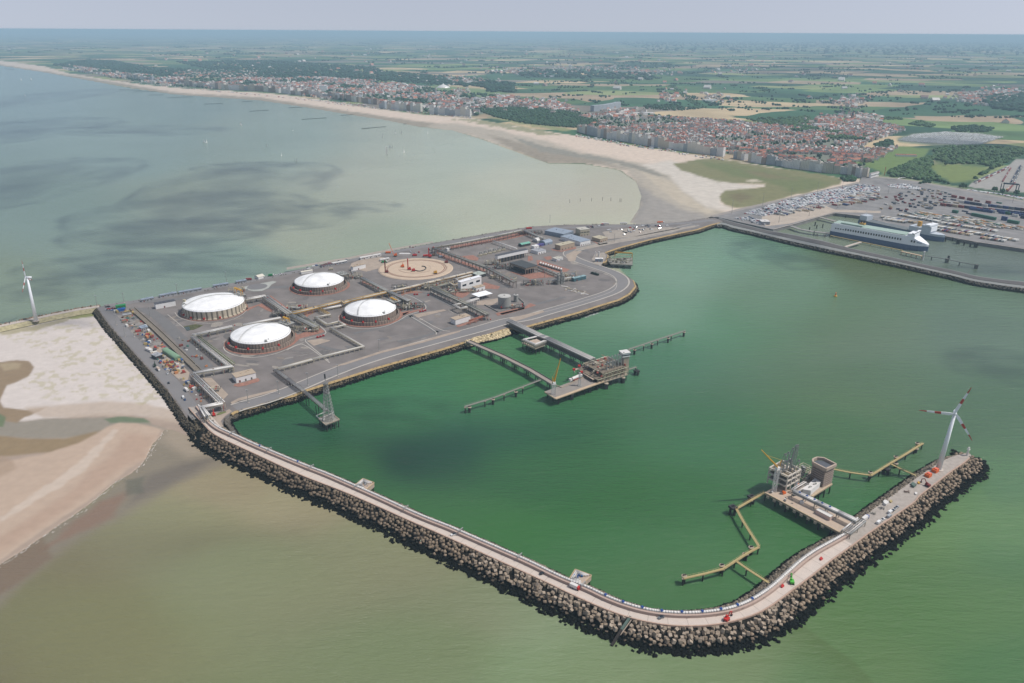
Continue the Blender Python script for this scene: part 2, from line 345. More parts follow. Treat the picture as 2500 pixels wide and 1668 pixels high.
def idw(sel):
    num = np.zeros(XX.shape+(3,)); den = np.zeros(XX.shape)
    for (a, b), c in sel:
        wgt = 1/(((wxn-a)**2+((wyn-b)*2.2)**2)/1e3+1.5)**1.9; den += wgt
        for k in range(3): num[...,k] += wgt*c[k]
    return num/den[...,None]
HARB = VP([(475,925),(560,945),(640,912),(1000,805),(1215,740),(1400,690),(1450,650),(1400,590),(1560,530),(1655,510),(2350,662),(2900,790),(2900,1000),(2240,1035),(2200,1045),(2100,1110),(1870,1300),(1700,1390),(1560,1410),(1450,1390),(1320,1340),(1000,1205),(560,1005)])
inh = [inside(np.array([a]), np.array([b]), HARB)[0] for (a, b), c in WPT]
base_o = idw([w_ for w_, i in zip(WPT, inh) if not i]); base_i = idw([w_ for w_, i in zip(WPT, inh) if i])
hd = sdist(SX, SY, HARB, 1.0)
# inner harbour is clear green, the open sea is silty; they blend past the breakwater head
tb = vsmooth(hd+(fbm(XX/60, YY/60)-.5)*60*vsmooth(SX, 2200, 2400), -1-60*vsmooth(SX, 2200, 2500), 1+60*vsmooth(SX, 2200, 2500))
wc = base_o*(1-tb[...,None])+base_i*tb[...,None]
CAL = [(1906, 754, -0.037, -0.023, -0.0406), (956, 984, -0.0207, -0.0103, -0.0222), (1356, 484, 0.0646, 0.0791, 0.0535), (706, 579, 0.0313, 0.0188, 0.0063), (606, 1184, 0.0552, 0.0637, 0.0386), (2206, 904, -0.0253, -0.0249, -0.027), (1456, 1604, -0.0042, 0.0357, 0.0282), (1154, 1282, -0.0112, -0.0006, -0.0227), (1606, 724, 0.0381, 0.0345, 0.0295), (306, 344, -0.0258, -0.0477, -0.0584), (646, 1384, -0.019, -0.0052, 0.0017), (1386, 1174, -0.0206, -0.0207, -0.0261), (2346, 1494, -0.0526, -0.0645, -0.0378), (1503, 1422, -0.0041, -0.0024, -0.0132), (1233, 1022, -0.0283, -0.0378, -0.0227), (843, 1102, -0.0314, -0.0545, -0.032), (1603, 952, -0.0225, -0.038, -0.0252), (2083, 1022, -0.0285, -0.0265, -0.0344), (153, 1502, -0.0315, -0.0469, -0.0223), (953, 1562, -0.0241, -0.02, -0.0015), (2423, 1202, 0.0188, 0.0302, 0.003)]
CAL = [((x, y), (r, g, b_)) for x, y, r, g, b_ in CAL]
ch_ = [inside(np.array([a[0][0]]), np.array([a[0][1]]), HARB)[0] for a in CAL]
wc = wc+idw([c for c, i in zip(CAL, ch_) if i])*tb[...,None]+idw([c for c, i in zip(CAL, ch_) if not i])*(1-tb[...,None]); wc = np.clip(wc, .01, 1)
st = (fbm(XX/170, YY/170, 5)-.5); wc *= (1+.16*st[...,None])
def wl(p, rgb, **k): layer(wc, VP(p), [lin(q)*.9 for q in rgb], **k)
wl([(365,965),(450,975),(530,1042),(560,1055),(400,1110),(330,1160),(190,1240),(60,1340),(0,1400),(-400,1650),(-400,1450),(0,1260),(200,1160),(300,1080),(350,1020)], (132,122,106), soft=22, warp=16, amt=.85, wscale=40)
wl([(380,960),(450,985),(520,1040),(430,1050),(370,1010)], (164,150,130), soft=26, warp=12, wscale=30, amt=.8)
wl([(330,1090),(420,1060),(500,1050),(380,1120),(290,1165)], (110,102,92), soft=18, warp=14, wscale=30, amt=.75)
wl([(300,1125),(260,1185),(160,1235),(90,1265),(150,1215),(230,1150)], (134,108,90), soft=12, warp=14, wscale=22, amt=.8)
wl([(100,1225),(20,1290),(-60,1330),(-60,1400),(40,1340),(120,1280)], (120,100,80), soft=12, warp=12, wscale=22, amt=.7)
wl([(285,1100),(330,1095),(325,1130),(290,1140)], (98,98,84), soft=8, warp=10, wscale=10, amt=.7)
wl([(1750,1400),(1850,1440),(1960,1520),(2010,1580),(2400,1700),(2400,1300),(2250,1120),(2100,1200)], (92,126,76), soft=8, warp=10, wscale=40, amt=.45)
wl([(1440,395),(1470,440),(1460,500),(1200,500),(1250,420)], (186,176,156), soft=60, warp=12, amt=.5)
wm = vmat('water', .16, .0, .05); nt = wm.node_tree; N = nt.nodes; L = nt.links; b = N['Principled BSDF']; b.inputs['IOR'].default_value = 1.33
b.inputs['Specular IOR Level'].default_value = .42
g = N.new('ShaderNodeNewGeometry'); mp = N.new('ShaderNodeMapping'); mp.inputs['Rotation'].default_value = (0,0,R(38)); mp.inputs['Scale'].default_value = (.03,.12,.1)
n1 = N.new('ShaderNodeTexNoise'); n1.inputs['Scale'].default_value = 1.; n1.inputs['Detail'].default_value = 8; n1.inputs['Roughness'].default_value = .7
L.new(g.outputs['Position'], mp.inputs[0]); L.new(mp.outputs[0], n1.inputs['Vector'])
bp = N.new('ShaderNodeBump'); bp.inputs['Strength'].default_value = .8; bp.inputs['Distance'].default_value = 3.5; L.new(n1.outputs['Fac'], bp.inputs['Height']); L.new(bp.outputs['Normal'], b.inputs['Normal'])
wo = fan('sea_water', np.zeros_like(XX), wc, np.ones(XX.shape, bool), wm); tag(wo, kind='structure')
# ---- land: north coast and inland plain
SHORE = [(-900,95),(-300,122),(0,151),(100,166),(200,184),(300,203),(400,217),(500,224),(600,231),(700,246),(800,263),(880,275),(960,291),(1040,300),(1110,322),(1180,347),(1260,376),(1340,377),(1420,391),(1460,418),(1472,450),(1466,480),(1445,512)]
LAND = VP(SHORE+[(1550,522),(1640,512),(1690,508)])+VP([(480,800),(700,815),(810,832)],'K')[:0]+[SP('S5',480,395),SP('S5',700,372),SP('S5',880,318),SP('S5',1000,281),SP('S5',1700,436),SP('S5',2350,550),(2900,690),(6000,700),(6000,60),(-4000,60)]
ld = sdist(SX, SY, LAND, 1.6); lz = -1.2+2.0*vsmooth(ld, -3, 2)+2.2*vsmooth(ld, 0, 18)
lc = np.zeros(XX.shape+(3,)); lc[:] = C(110,128,84); farm = np.ones(XX.shape)
SAND = C(220,202,184); WET = C(160,150,134); MARSH = C(132,130,92)
def ll(p, c, f='V', fa=0., **k):
    global farm
    t = layer(lc, VP(p, f), c, **k); farm = farm*(1-t)+fa*t
BEACH = SHORE[::-1]+[(-900,80),(-300,110),(0,139),(100,152),(160,169),(250,184),(330,195),(430,204),(520,209),(620,215),(740,230),(860,250),(960,263),(1090,273),(1130,282),(1250,302),(1330,314),(1420,331),(1520,346),(1650,366),(1750,381),(1850,399),(1935,411),(2000,415),(2010,440),(1750,520),(1500,530)]
ll(BEACH, SAND, soft=1.5, warp=1.5)
wn = fbm(XX/14, YY/60, 4)
ll([(-300,126),(0,153),(200,186),(400,219),(600,234),(800,266),(960,293),(1060,302),(1130,322),(1260,360),(1260,340),(1130,300),(960,280),(800,256),(600,225),(400,213),(200,179),(0,148),(-300,120)], WET, soft=3, warp=3)
ll([(980,292),(1040,283),(1150,303),(1250,325),(1350,352),(1450,372),(1530,392),(1560,420),(1590,450),(1640,478),(1680,500),(1600,530),(1440,525),(1475,450),(1440,395),(1340,372),(1250,372),(1180,345),(1100,318)], C(184,174,158), soft=9, warp=9, wscale=50)
ll([(1120,312),(1200,330),(1280,352),(1380,372),(1460,398),(1430,388),(1340,376),(1250,374),(1180,347)], C(158,148,132), soft=5, warp=7, wscale=40)
ll([(1180,318),(1260,340),(1340,356),(1420,370),(1500,392),(1550,415),(1500,405),(1420,380),(1330,366),(1240,350)], C(150,146,134), soft=3, warp=6, wscale=30)
ll([(1455,420),(1500,450),(1560,480),(1640,505),(1600,525),(1445,520),(1470,470)], C(162,156,148), soft=10, warp=8, wscale=40)
ll([(1470,395),(1540,420),(1580,455),(1640,490),(1620,492),(1560,470),(1500,425)], C(196,184,164), soft=5, warp=6, wscale=30)
ll([(1500,395),(1560,415),(1600,440)], C(168,158,140), soft=3, warp=6, wscale=30)
ll([(1540,372),(1640,400),(1700,425),(1750,430),(1690,440),(1655,448),(1655,470),(1680,485),(1620,480),(1570,445),(1540,410),(1470,380)], C(212,203,190), soft=7, warp=6, wscale=40)
t_ = MARSH
ll([(1542,378),(1600,369),(1640,367),(1760,384),(1880,402),(1935,414),(1928,426),(1830,450),(1740,474),(1690,482),(1662,474),(1650,456),(1664,441),(1700,437),(1752,432),(1756,424),(1700,425),(1640,418),(1600,404),(1562,392)], MARSH, soft=3.5, warp=6, wscale=30)
ll([(1600,372),(1680,380),(1850,412),(1925,420),(1820,445),(1760,420),(1660,400)], C(112,122,78), soft=10, warp=14, wscale=50, amt=.8)
ll([(1680,385),(1760,400),(1830,415),(1760,412)], C(132,120,90), soft=6, warp=8, wscale=50, amt=.7)
ll([(1670,452),(1700,446),(1730,455),(1700,466)], C(122,112,84), soft=6, warp=8, wscale=20, amt=.8)
ll([(1705,417),(1730,414),(1750,418),(1725,422)], C(196,186,164), soft=2, warp=3, wscale=15)
ll([(1040,276),(1090,275),(1160,287),(1250,303),(1290,312),(1250,312),(1180,300),(1100,286)], C(150,148,112), soft=3, warp=9, wscale=18, amt=.9)
# dune strip and dark wood floor
WOODA = [(1105,258),(1160,243),(1250,247),(1320,262),(1380,282),(1320,294),(1260,290),(1200,284),(1130,268)]
ll(WOODA, C(84,104,72), soft=3, warp=4)
ll([(1170,270),(1260,288),(1320,300),(1290,303),(1200,288),(1120,272)], C(146,150,104), soft=3, warp=6, wscale=20)
# town ground: paved grey-pink
TOWN1 = [(1330,292),(1380,282),(1300,262),(1240,250),(1130,246),(1110,228),(1300,240),(1340,262),(1450,268),(1560,272),(1700,280),(1800,285),(1880,290),(2000,282),(2060,290),(2075,300),(1990,330),(1975,345),(2060,340),(1960,400),(1850,385),(1650,350),(1500,325)]
TOWN2 = [(870,240),(960,255),(1090,268),(1110,262),(1130,250),(1240,247),(1180,225),(1090,215),(1000,205),(880,190),(740,180),(560,180),(420,182),(250,165),(150,150),(250,178),(400,200),(500,205),(620,210),(760,230)]
ll(TOWN1, C(128,132,118), soft=3, warp=6, wscale=60); ll(TOWN2, C(118,128,112), soft=3, warp=6, wscale=120)
ll([(1135,225),(1180,215),(1100,205),(1000,196),(980,205),(1060,222)], C(120,142,96), soft=4, warp=5, wscale=120)
ll([(560,770),(700,760),(960,640),(1200,620),(1450,650),(1400,720),(1150,830),(1060,880),(1000,900),(960,860),(800,800)], C(112,134,76), f='S4', soft=4, warp=4)
ll([(1440,800),(1700,790),(2000,830),(1950,900),(1850,960),(1650,975),(1500,900)], C(122,136,78), f='S4', soft=6, warp=8)
ll([(1050,880),(1300,760),(1500,720),(1450,820),(1500,900),(1600,960),(1300,950),(1080,915)], C(66,90,60), f='S4', soft=5, warp=6)
ll([(1480,650),(1700,620),(2350,640),(2350,690),(1960,900),(2030,830),(1700,790),(1480,790)], C(88,108,72), f='S4', soft=6, warp=8)
ll([(1130,545),(1300,500),(1600,485),(1900,495),(2170,530),(2050,570),(1900,610),(1500,620),(1150,590)], C(128,136,118), f='S4', soft=4, warp=4)
ll([(760,880),(1000,905),(1200,925),(1350,950),(1700,1010),(2350,1120),(2350,1180),(1500,1040),(1000,960),(770,950)], C(140,148,112), f='S4', soft=2, warp=3)
ll([(1420,400),(1500,322),(2100,40),(2200,-60),(2900,-60),(2900,600),(2350,500),(1900,470)], C(166,162,156), f='R', soft=2, warp=2)
lm = vmat('coast_ground', .9, .10, .06, spec=.2); nt = lm.node_tree; N = nt.nodes; L = nt.links; b = N['Principled BSDF']
# farmland patchwork where alpha = 1
g = N.new('ShaderNodeNewGeometry'); mp = N.new('ShaderNodeMapping'); mp.inputs['Rotation'].default_value = (0,0,R(24)); mp.inputs['Scale'].default_value = (1/560.,1/300.,0)
nw = N.new('ShaderNodeTexNoise'); nw.inputs['Scale'].default_value = .0012; L.new(g.outputs['Position'], nw.inputs['Vector'])
wv = N.new('ShaderNodeVectorMath'); wv.operation = 'MULTIPLY_ADD'; wv.inputs[1].default_value = (500,500,0); L.new(nw.outputs['Color'], wv.inputs[0]); L.new(g.outputs['Position'], wv.inputs[2])
L.new(wv.outputs[0], mp.inputs[0])
vo = N.new('ShaderNodeTexVoronoi'); vo.voronoi_dimensions = '2D'; vo.distance = 'CHEBYCHEV'; vo.inputs['Scale'].default_value = 1; vo.inputs['Randomness'].default_value = .8; L.new(mp.outputs[0], vo.inputs['Vector'])
sp = N.new('ShaderNodeSeparateColor'); L.new(vo.outputs['Color'], sp.inputs[0])
rp = N.new('ShaderNodeValToRGB'); rp.color_ramp.interpolation = 'CONSTANT'; L.new(sp.outputs[0], rp.inputs[0])
FC = [(0,C(46,82,60)),(.17,C(88,118,74)),(.30,C(56,96,66)),(.43,C(122,146,90)),(.53,C(178,158,130)),(.64,C(140,132,120)),(.73,C(208,186,148)),(.82,C(66,106,74)),(.92,C(146,156,104))]
while len(rp.color_ramp.elements) < len(FC): rp.color_ramp.elements.new(.5)
for e, (p_, c_) in zip(rp.color_ramp.elements, FC): e.position = p_; e.color = (*c_, 1)
vn = N.new('ShaderNodeTexNoise'); vn.inputs['Scale'].default_value = .004; vn.inputs['Detail'].default_value = 6; L.new(g.outputs['Position'], vn.inputs['Vector'])
vr = N.new('ShaderNodeMapRange'); vr.inputs['From Min'].default_value = .35; vr.inputs['From Max'].default_value = .7; vr.inputs['To Min'].default_value = .78; vr.inputs['To Max'].default_value = 1.2; L.new(vn.outputs['Fac'], vr.inputs['Value'])
sc_ = N.new('ShaderNodeVectorMath'); sc_.operation = 'SCALE'; L.new(rp.outputs[0], sc_.inputs[0]); L.new(vr.outputs[0], sc_.inputs['Scale'])
att = [n for n in N if n.type == 'VERTEX_COLOR'][0]; base = [n for n in N if n.type == 'VECT_MATH' and n.operation == 'SCALE' and n != sc_][0]
mx = N.new('ShaderNodeMix'); mx.data_type = 'RGBA'; L.new(att.outputs['Alpha'], mx.inputs['Factor']); L.new(base.outputs[0], mx.inputs['A']); L.new(sc_.outputs[0], mx.inputs['B']); L.new(mx.outputs['Result'], b.inputs['Base Color'])
tag(fan('ground', lz, lc, lz > -.9, lm, farm), kind='structure')
# ---- sand flat west of the terminal
SB = VP([(-900,800),(-300,775),(0,754),(60,746),(150,722),(222,708),(300,760),(420,930),(455,985),(470,1010),(430,1000),(392,985),(376,988),(368,1003),(352,1018),(335,1050),(318,1072),(300,1086),(262,1108),(205,1158),(120,1216),(60,1258),(0,1296),(-300,1480),(-900,1800)])
bd = sdist(SX, SY, SB, 1.3)+(fbm(XX/12, YY/12)-.5)*5; bz = -1.2+1.5*vsmooth(bd, -5, 1)+.9*vsmooth(bd, 0, 60)+ .8*vsmooth(bd, 60, 160)
bc = np.zeros(XX.shape+(3,)); bc[:] = C(215,205,197); bc *= (1+.10*(fbm(XX/18, YY/26, 5)-.5)[...,None])
def lb(p, c, **k): layer(bc, VP(p), c, **k)
lb([(-400,905),(0,932),(30,975),(100,968),(240,954),(300,952),(400,962),(440,985),(520,1045),(380,1050),(0,1400),(-400,1500)], C(172,154,138), soft=10, warp=8, wscale=30)
lb([(-400,955),(0,972),(100,966),(240,960),(330,972),(382,984),(360,990),(255,985),(235,1000),(150,1010),(0,1010),(-400,1000)], C(150,142,128), soft=6, warp=9, wscale=16)
lb([(-400,1000),(0,1004),(60,1012),(150,1012),(232,992),(190,1022),(110,1044),(0,1052),(-400,1060)], C(150,130,100), soft=6, warp=5, wscale=20)
lb([(245,985),(275,974),(312,974),(372,986),(335,1050),(290,1082),(200,1152),(100,1216),(0,1285),(-400,1450),(-400,1090),(0,1068),(60,1054),(120,1042),(180,1022),(220,1002)], C(192,170,150), soft=5, warp=4, wscale=20)
lb([(290,1000),(360,1000),(330,1050),(270,1085),(170,1160),(60,1230),(-50,1300),(-50,1260),(60,1200),(160,1130),(240,1060)], C(180,154,134), soft=14, warp=10, wscale=20, amt=.75)
lb([(150,1090),(240,1010),(262,990),(270,992),(200,1080),(60,1170),(0,1205),(0,1190)], C(206,190,174), soft=5, warp=9, wscale=10, amt=.8)
lb([(-400,830),(0,834),(40,828),(66,832),(80,846),(66,868),(40,880),(16,888),(8,905),(0,925),(10,940),(60,945),(110,938),(90,950),(58,962),(42,975),(20,972),(0,965),(-400,960)], C(150,130,104), soft=3.5, warp=4, wscale=16)
lb([(0,838),(30,834),(50,838),(46,850),(10,856)], C(176,160,130), soft=5, warp=5, wscale=16, amt=.7)
lb([(-200,948),(0,952),(16,962),(10,985),(-200,985)], C(112,124,92), soft=4, warp=4, wscale=20)
lb([(240,966),(275,959),(330,962),(345,972),(320,973),(275,972),(255,975)], C(112,124,98), soft=3, warp=3, wscale=20)
lb([(60,940),(240,925),(330,930),(400,945),(440,980),(320,955),(100,965)], C(192,174,156), soft=8, warp=7, wscale=20, amt=.8)
lb([(0,1050),(30,1060),(40,1080),(0,1100),(-200,1100),(-200,1060)], C(168,146,124), soft=8, warp=8, wscale=20, amt=.7)
gn = fbm(XX/7, YY/7, 3)
ms_ = vsmooth(gn, .56, .66)*vsmooth(sdist(SX, SY, VP([(0,770),(220,735),(260,770),(330,850),(380,900),(350,930),(200,920),(60,905),(60,860),(120,840)]), 1.3)+(fbm(XX/40,YY/40)-.5)*60, -6, 6)*.45
for k in range(3): bc[...,k] = bc[...,k]*(1-ms_)+C(176,168,120)[k]*ms_
lb([(150,730),(222,712),(232,722),(210,728),(165,735)], C(142,144,92), soft=2, warp=3, wscale=12)
lb([(300,800),(320,820),(332,838),(325,850),(305,825)], C(168,162,116), soft=4, warp=7, wscale=8, amt=.7)
lb([(0,760),(80,748),(150,728),(160,736),(80,760),(0,772)], C(170,160,124), soft=2.5, warp=5, wscale=10, amt=.8)
sm = vmat('sand', .85, .05, .15, spec=.3)
tag(fan('sand_flat', bz, bc, (bz > -.9)&(SY > 700), sm), kind='structure')
# surf lines
fm = vmat('foam', .6, .3, 1.5)
fb = MB()
for a in ([(376,988),(368,1003),(352,1018),(345,1035),(335,1050)], [(345,1035),(325,1068),(300,1086)], [(262,1108),(205,1158),(120,1216),(60,1258),(0,1296),(-60,1335)], [(285,1100),(262,1108)]):
    ln_ = resample(smooth_line(PL('V', a, .05)), 1.6)
    for k in range(len(ln_)-1):
        p = ln_[k]; d = (ln_[k+1]-p); 
        if d.length < 1e-3: continue
        d.normalize(); n = Vector((-d.y, d.x, 0)); wq = 4.2*float(fbm(np.array([k/9.+a[0][0]]), np.array([3.])[:1])[0])
        for j in range(4):
            if random.random() < .42: continue
            u = random.uniform(-1,1)*wq*1.7; q = p+n*u+Vector((0,0,.16)); l = random.uniform(.4,1.5); h = random.uniform(.08,.3)
            fb.quad(q-d*l-n*h, q+d*l-n*h, q+d*l*.8+n*h, q-d*l*.7+n*h, (.54,.49,.44))
tag(fb.build('surf_foam', fm), kind='stuff')
# ------------------------------------------------------------------ breakwater
ZB = 8.0; ZP = 7.0
m_conc = mat('pale_concrete', C(205,192,180), .85, .07, .25); m_conc2 = mat('warm_concrete', C(196,176,158), .85, .1, .5)
m_grey = mat('grey_concrete', C(150,148,142), .85, .1, .3); m_asph = mat('asphalt', C(120,122,126), .9, .06, .15)
m_dark = mat('dark_rubble', C(44,41,36), .9, .3, .6); tide(m_dark, [n for n in m_dark.node_tree.nodes if n.type=='VECT_MATH'][0].outputs[0])
m_rock = vmat('rock', .85, .22, .9)
tide(m_rock, [n for n in m_rock.node_tree.nodes if n.type=='VECT_MATH'][0].outputs[0], 2.2, 3.2, (.004,.005,.004)); m_rock.node_tree.nodes['Principled BSDF'].inputs['Specular IOR Level'].default_value = .12; m_dark.node_tree.nodes['Principled BSDF'].inputs['Specular IOR Level'].default_value = .1
OUT = PL('B4', [(230,200),(300,290),(400,390),(480,480),(560,570),(650,625),(800,700),(1000,790),(1300,930),(1600,1070),(1900,1205),(2200,1320)], ZB)+\
 PL('B2', [(300,460),(580,580),(900,720),(1250,880),(1600,1030),(1900,1165),(2250,1325)], ZB)+\
 PL('B1', [(150,255),(300,330),(450,400),(600,465),(750,530),(950,595),(1150,640),(1350,665),(1550,668),(1750,655),(1900,625),(2100,570),(2250,500)], ZB)+\
 PL('B3', [(185,1255),(350,1130),(500,1020),(700,860),(900,720),(1060,600),(1250,470),(1400,370),(1550,262)], ZB)+PL('c6', [(1700,905),(1820,815),(1950,715),(2040,655),(2075,622)], ZB)
INN = PL('B4', [(420,190),(470,250),(520,330),(600,430),(700,510),(800,550),(1000,640),(1200,735),(1500,860),(1800,985),(2100,1105)], ZB)+\
 PL('B2', [(0,165),(300,290),(480,370),(700,465),(1000,600),(1300,740),(1600,870),(1850,960),(2100,1070)], ZB)+\
 PL('B1', [(0,50),(200,150),(330,215),(520,275),(700,370),(900,450),(1100,505),(1300,530),(1500,533),(1700,520),(1900,480),(2050,420),(2200,330)], ZB)+\
 PL('c6', [(690,1505),(870,1340),(960,1275),(1190,1150),(1300,1065),(1420,965),(1560,865),(1700,765),(1790,700),(1870,650),(1940,612),(2000,600)], ZB)
OUT = smooth_line(resample(OUT, 12), 1); INN = smooth_line(resample(INN, 12), 1)
WEST = PL('V', [(222,707),(250,747),(300,802),(345,852),(385,897),(408,930),(430,962),(452,985)], ZP)   # west edge of the platform
hd_ = PL('c6', [(2086,606),(2078,594),(2050,590),(2025,592)], ZB)
ring = OUT+hd_+INN[::-1]
mb = MB(); 
# crown of the breakwater as one slab following both edges
o_ = resample(OUT+hd_[:2], 6); i_ = resample(INN+hd_[2:][::-1], 6); n_ = 260
def along(line, k, n): 
    cum = [0.]
    for a, b in zip(line[:-1], line[1:]): cum.append(cum[-1]+(b-a).length)
    out = []; j = 0
    for q in range(n):
        s = cum[-1]*q/(n-1)
        while j < len(cum)-2 and cum[j+1] < s: j += 1
        out.append(line[j].lerp(line[j+1], (s-cum[j])/max(cum[j+1]-cum[j],1e-6)))
    return out
# match by nearest point so the strip stays square to the road
def nearest(line, p): return min(line, key=lambda q: (q.x-p.x)**2+(q.y-p.y)**2)
fineI = resample(i_, 1.0); oo = resample(o_, 4.); ii = [nearest(fineI, p) for p in oo]
for a, b, c, d in zip(oo[:-1], oo[1:], ii[1:], ii[:-1]):
    if (c-d).length < 1e-4: mb.add([a,b,c],[(0,1,2)])
    else: mb.quad(a, b, c, d)
m_crown = mat('breakwater_crown', C(178,168,158), .9, .14, .25)
struct(mb, 'breakwater_crown', m_crown)
# slopes
def slope(pts, w, z0, z1, name, m, side=1, mid=None):
    q = offset(pts, side*w); s = MB()
    for k in range(len(pts)-1):
        a, b, c, d = pts[k], pts[k+1], q[k+1], q[k]
        s.quad((a.x,a.y,z0),(b.x,b.y,z0),(c.x,c.y,z1),(d.x,d.y,z1))
    return struct(s, name, m)
OUTr = resample(OUT+hd_, 5.); INr = resample(INN, 5.)
OW = 12.5; IW = 9.5
slope(OUTr, OW, ZB-1.2, -1.5, 'breakwater_slope', m_dark, -1); slope(INr, IW, ZB-.6, -1.2, 'breakwater_slope', m_dark, 1)
# concrete armour cubes on the sea side
def armour(line, w, side, z0, z1, du, dv, size, j=.3):
    pts = resample(line, du); out = []; nr = int(w/dv)
    for k in range(len(pts)-1):
        t = (pts[k+1]-pts[k]); t.z = 0
        if t.length < 1e-3: continue
        t.normalize(); n = Vector((-t.y, t.x, 0))*side
        for r in range(nr+1):
            f = (r+.35)/(nr+.6)
            p = pts[k]+n*(w*f+random.uniform(-j,j)*dv)+t*(random.uniform(-j,j)*du+(du/2 if r%2 else 0)); out.append((p.x, p.y, z0+(z1-z0)*f+random.uniform(-.35,.55), f))
    return out
A = armour(OUTr[12:], OW+1, -1, ZB-.6, -.8, 3.0, 2.7, 2.2)
A += [(x+random.uniform(-.6,.6), y+random.uniform(-.6,.6), z+1.3+random.uniform(-.2,.4), f) for x, y, z, f in A if random.random() < .30 and f > .12]
A = [a for a in A if random.random() > .13]; ra0, ra1 = P('B1',937,565,ZB), P('B1',757,842,.4)
A = [a for a in A if abs((a[0]-ra0.x)*(ra1.y-ra0.y)-(a[1]-ra0.y)*(ra1.x-ra0.x))/math.hypot(ra1.x-ra0.x, ra1.y-ra0.y) > 2.2]
A.sort(key=lambda a: a[0]**2+a[1]**2+(CH-a[2])**2)
cub = []
for k in range(5):
    me = bpy.data.meshes.new('armour_block'); v = CUBE*2.05*np.array([1,1,1.0+.06*k]); v = v*(1+rng.uniform(-.07,.07,v.shape)); me.from_pydata(v.tolist(), [], CF.tolist())
    at = me.color_attributes.new('Col', 'FLOAT_COLOR', 'CORNER'); cc = C(150+8*k,134+8*k,116+8*k); at.data.foreach_set('color', [*cc,1.]*24); me.materials.append(m_rock); cub.append(me)
near = [a for a in A if a[2] > 2.6][:300]; ns = set(id(a) for a in near)
for a in near:
    o = bpy.data.objects.new('armour_block', random.choice(cub)); COL.objects.link(o); o.location = a[:3]
    o.rotation_euler = (random.gauss(0,.28), random.gauss(0,.28), random.uniform(0,3.14))
    tag(o, 'pale weathered concrete cube piled on the sea slope of the rounded breakwater corner', 'concrete block', 'concrete cubes armouring the breakwater corner')
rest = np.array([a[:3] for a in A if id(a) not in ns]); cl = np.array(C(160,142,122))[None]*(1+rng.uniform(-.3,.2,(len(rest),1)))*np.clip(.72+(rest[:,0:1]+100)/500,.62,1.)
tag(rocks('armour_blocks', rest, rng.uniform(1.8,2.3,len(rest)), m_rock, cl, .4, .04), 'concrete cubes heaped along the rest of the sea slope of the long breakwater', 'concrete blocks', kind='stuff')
# loose stones: inner slope, toe of the outer slope
def rubble(name, line, w, side, z0, z1, n, s0, s1, col, label=None, var=.3, out=0.):
    pts = resample(line, 2.0); T = [(b-a).normalized() for a, b in zip(pts[:-1], pts[1:]) if (b-a).length > 1e-3]; P_ = []
    k = rng.integers(0, len(T), n); f = rng.random(n)
    for q in range(n):
        t = T[k[q]]; nn = Vector((-t.y, t.x, 0))*side; p = pts[k[q]]+nn*(w*f[q]+out*rng.random()**3)+t*rng.uniform(-1,1); P_.append((p.x, p.y, z0+(z1-z0)*f[q]+rng.uniform(-.2,.3)))
    P_ = np.array(P_); sz = rng.uniform(s0, s1, n); c = np.array(col)[None]*(1+rng.uniform(-var,var,(n,1)))
    return tag(rocks(name, P_, sz, m_rock, c, 1.4, .3, (1,.85,.7)), label, 'rubble', kind='stuff')
rubble('rubble_stones', INr, IW+1, 1, ZB-.4, -.8, 9500, .8, 2.0, C(150,138,122), 'rough stones on the harbour side of the long breakwater')
rubble('toe_stones', offset(OUTr[10:], -(OW-2.5)), 4, -1, -.2, -.4, 2600, 1.4, 3.2, C(70,62,54), 'black wet stones at the waterline outside the breakwater', out=5)
# rocks west of the platform and its junction
Wr = resample(WEST, 5.)
slope(Wr, 5.5, ZP-.3, -.4, 'west_slope', m_dark, -1)
rubble('rubble_stones', Wr+OUTr[:14], 6.5, -1, ZP-.3, .2, 2600, .8, 2.0, C(100,92,78), 'rough stones between the west road and the sand flat')
# parapet along the sea side of the breakwater road and the pinkish kerb wall under the pipeline
cw = MB(); cw_pts = resample(OUT[1:-2], 5.)
for a, b in zip(cw_pts[:-1], cw_pts[1:]): cw.beam((a.x,a.y,ZB+.9), (b.x,b.y,ZB+.9), .8, 1.3)
single(cw, 'parapet_wall', mat('parapet_concrete', C(196,166,146), .85, .15, .6), 'low pinkish concrete parapet along the sea edge of the breakwater road', 'wall')
# concrete slabs of the road, joints every 12 m
rd = MB(); jl = MB(); rl = [p+Vector((0,0,.05)) for p in resample(offset(OUT[3:-3], 6.2), 3.)]
ke_ = min(range(len(rl)), key=lambda k: (rl[k]-P('c6',1250,1200,ZB)).length); rl = rl[:ke_]; rd.ribbon(rl, 10.2, ZB+.05)
struct(rd, 'breakwater_road', mat('road_slab', C(214,200,188), .85, .05, .3))
for k in range(0, len(rl)-1, 4):
    t = (rl[k+1]-rl[k]).normalized(); n = Vector((-t.y,t.x,0)); c = rl[k]
    jl.quad(*[(q.x,q.y,ZB+.09) for q in (c-n*5-t*.09, c+n*5-t*.09, c+n*5+t*.09, c-n*5+t*.09)])
struct(jl, 'road_joints', mat('joint', C(150,138,128), .9, .2, 1))
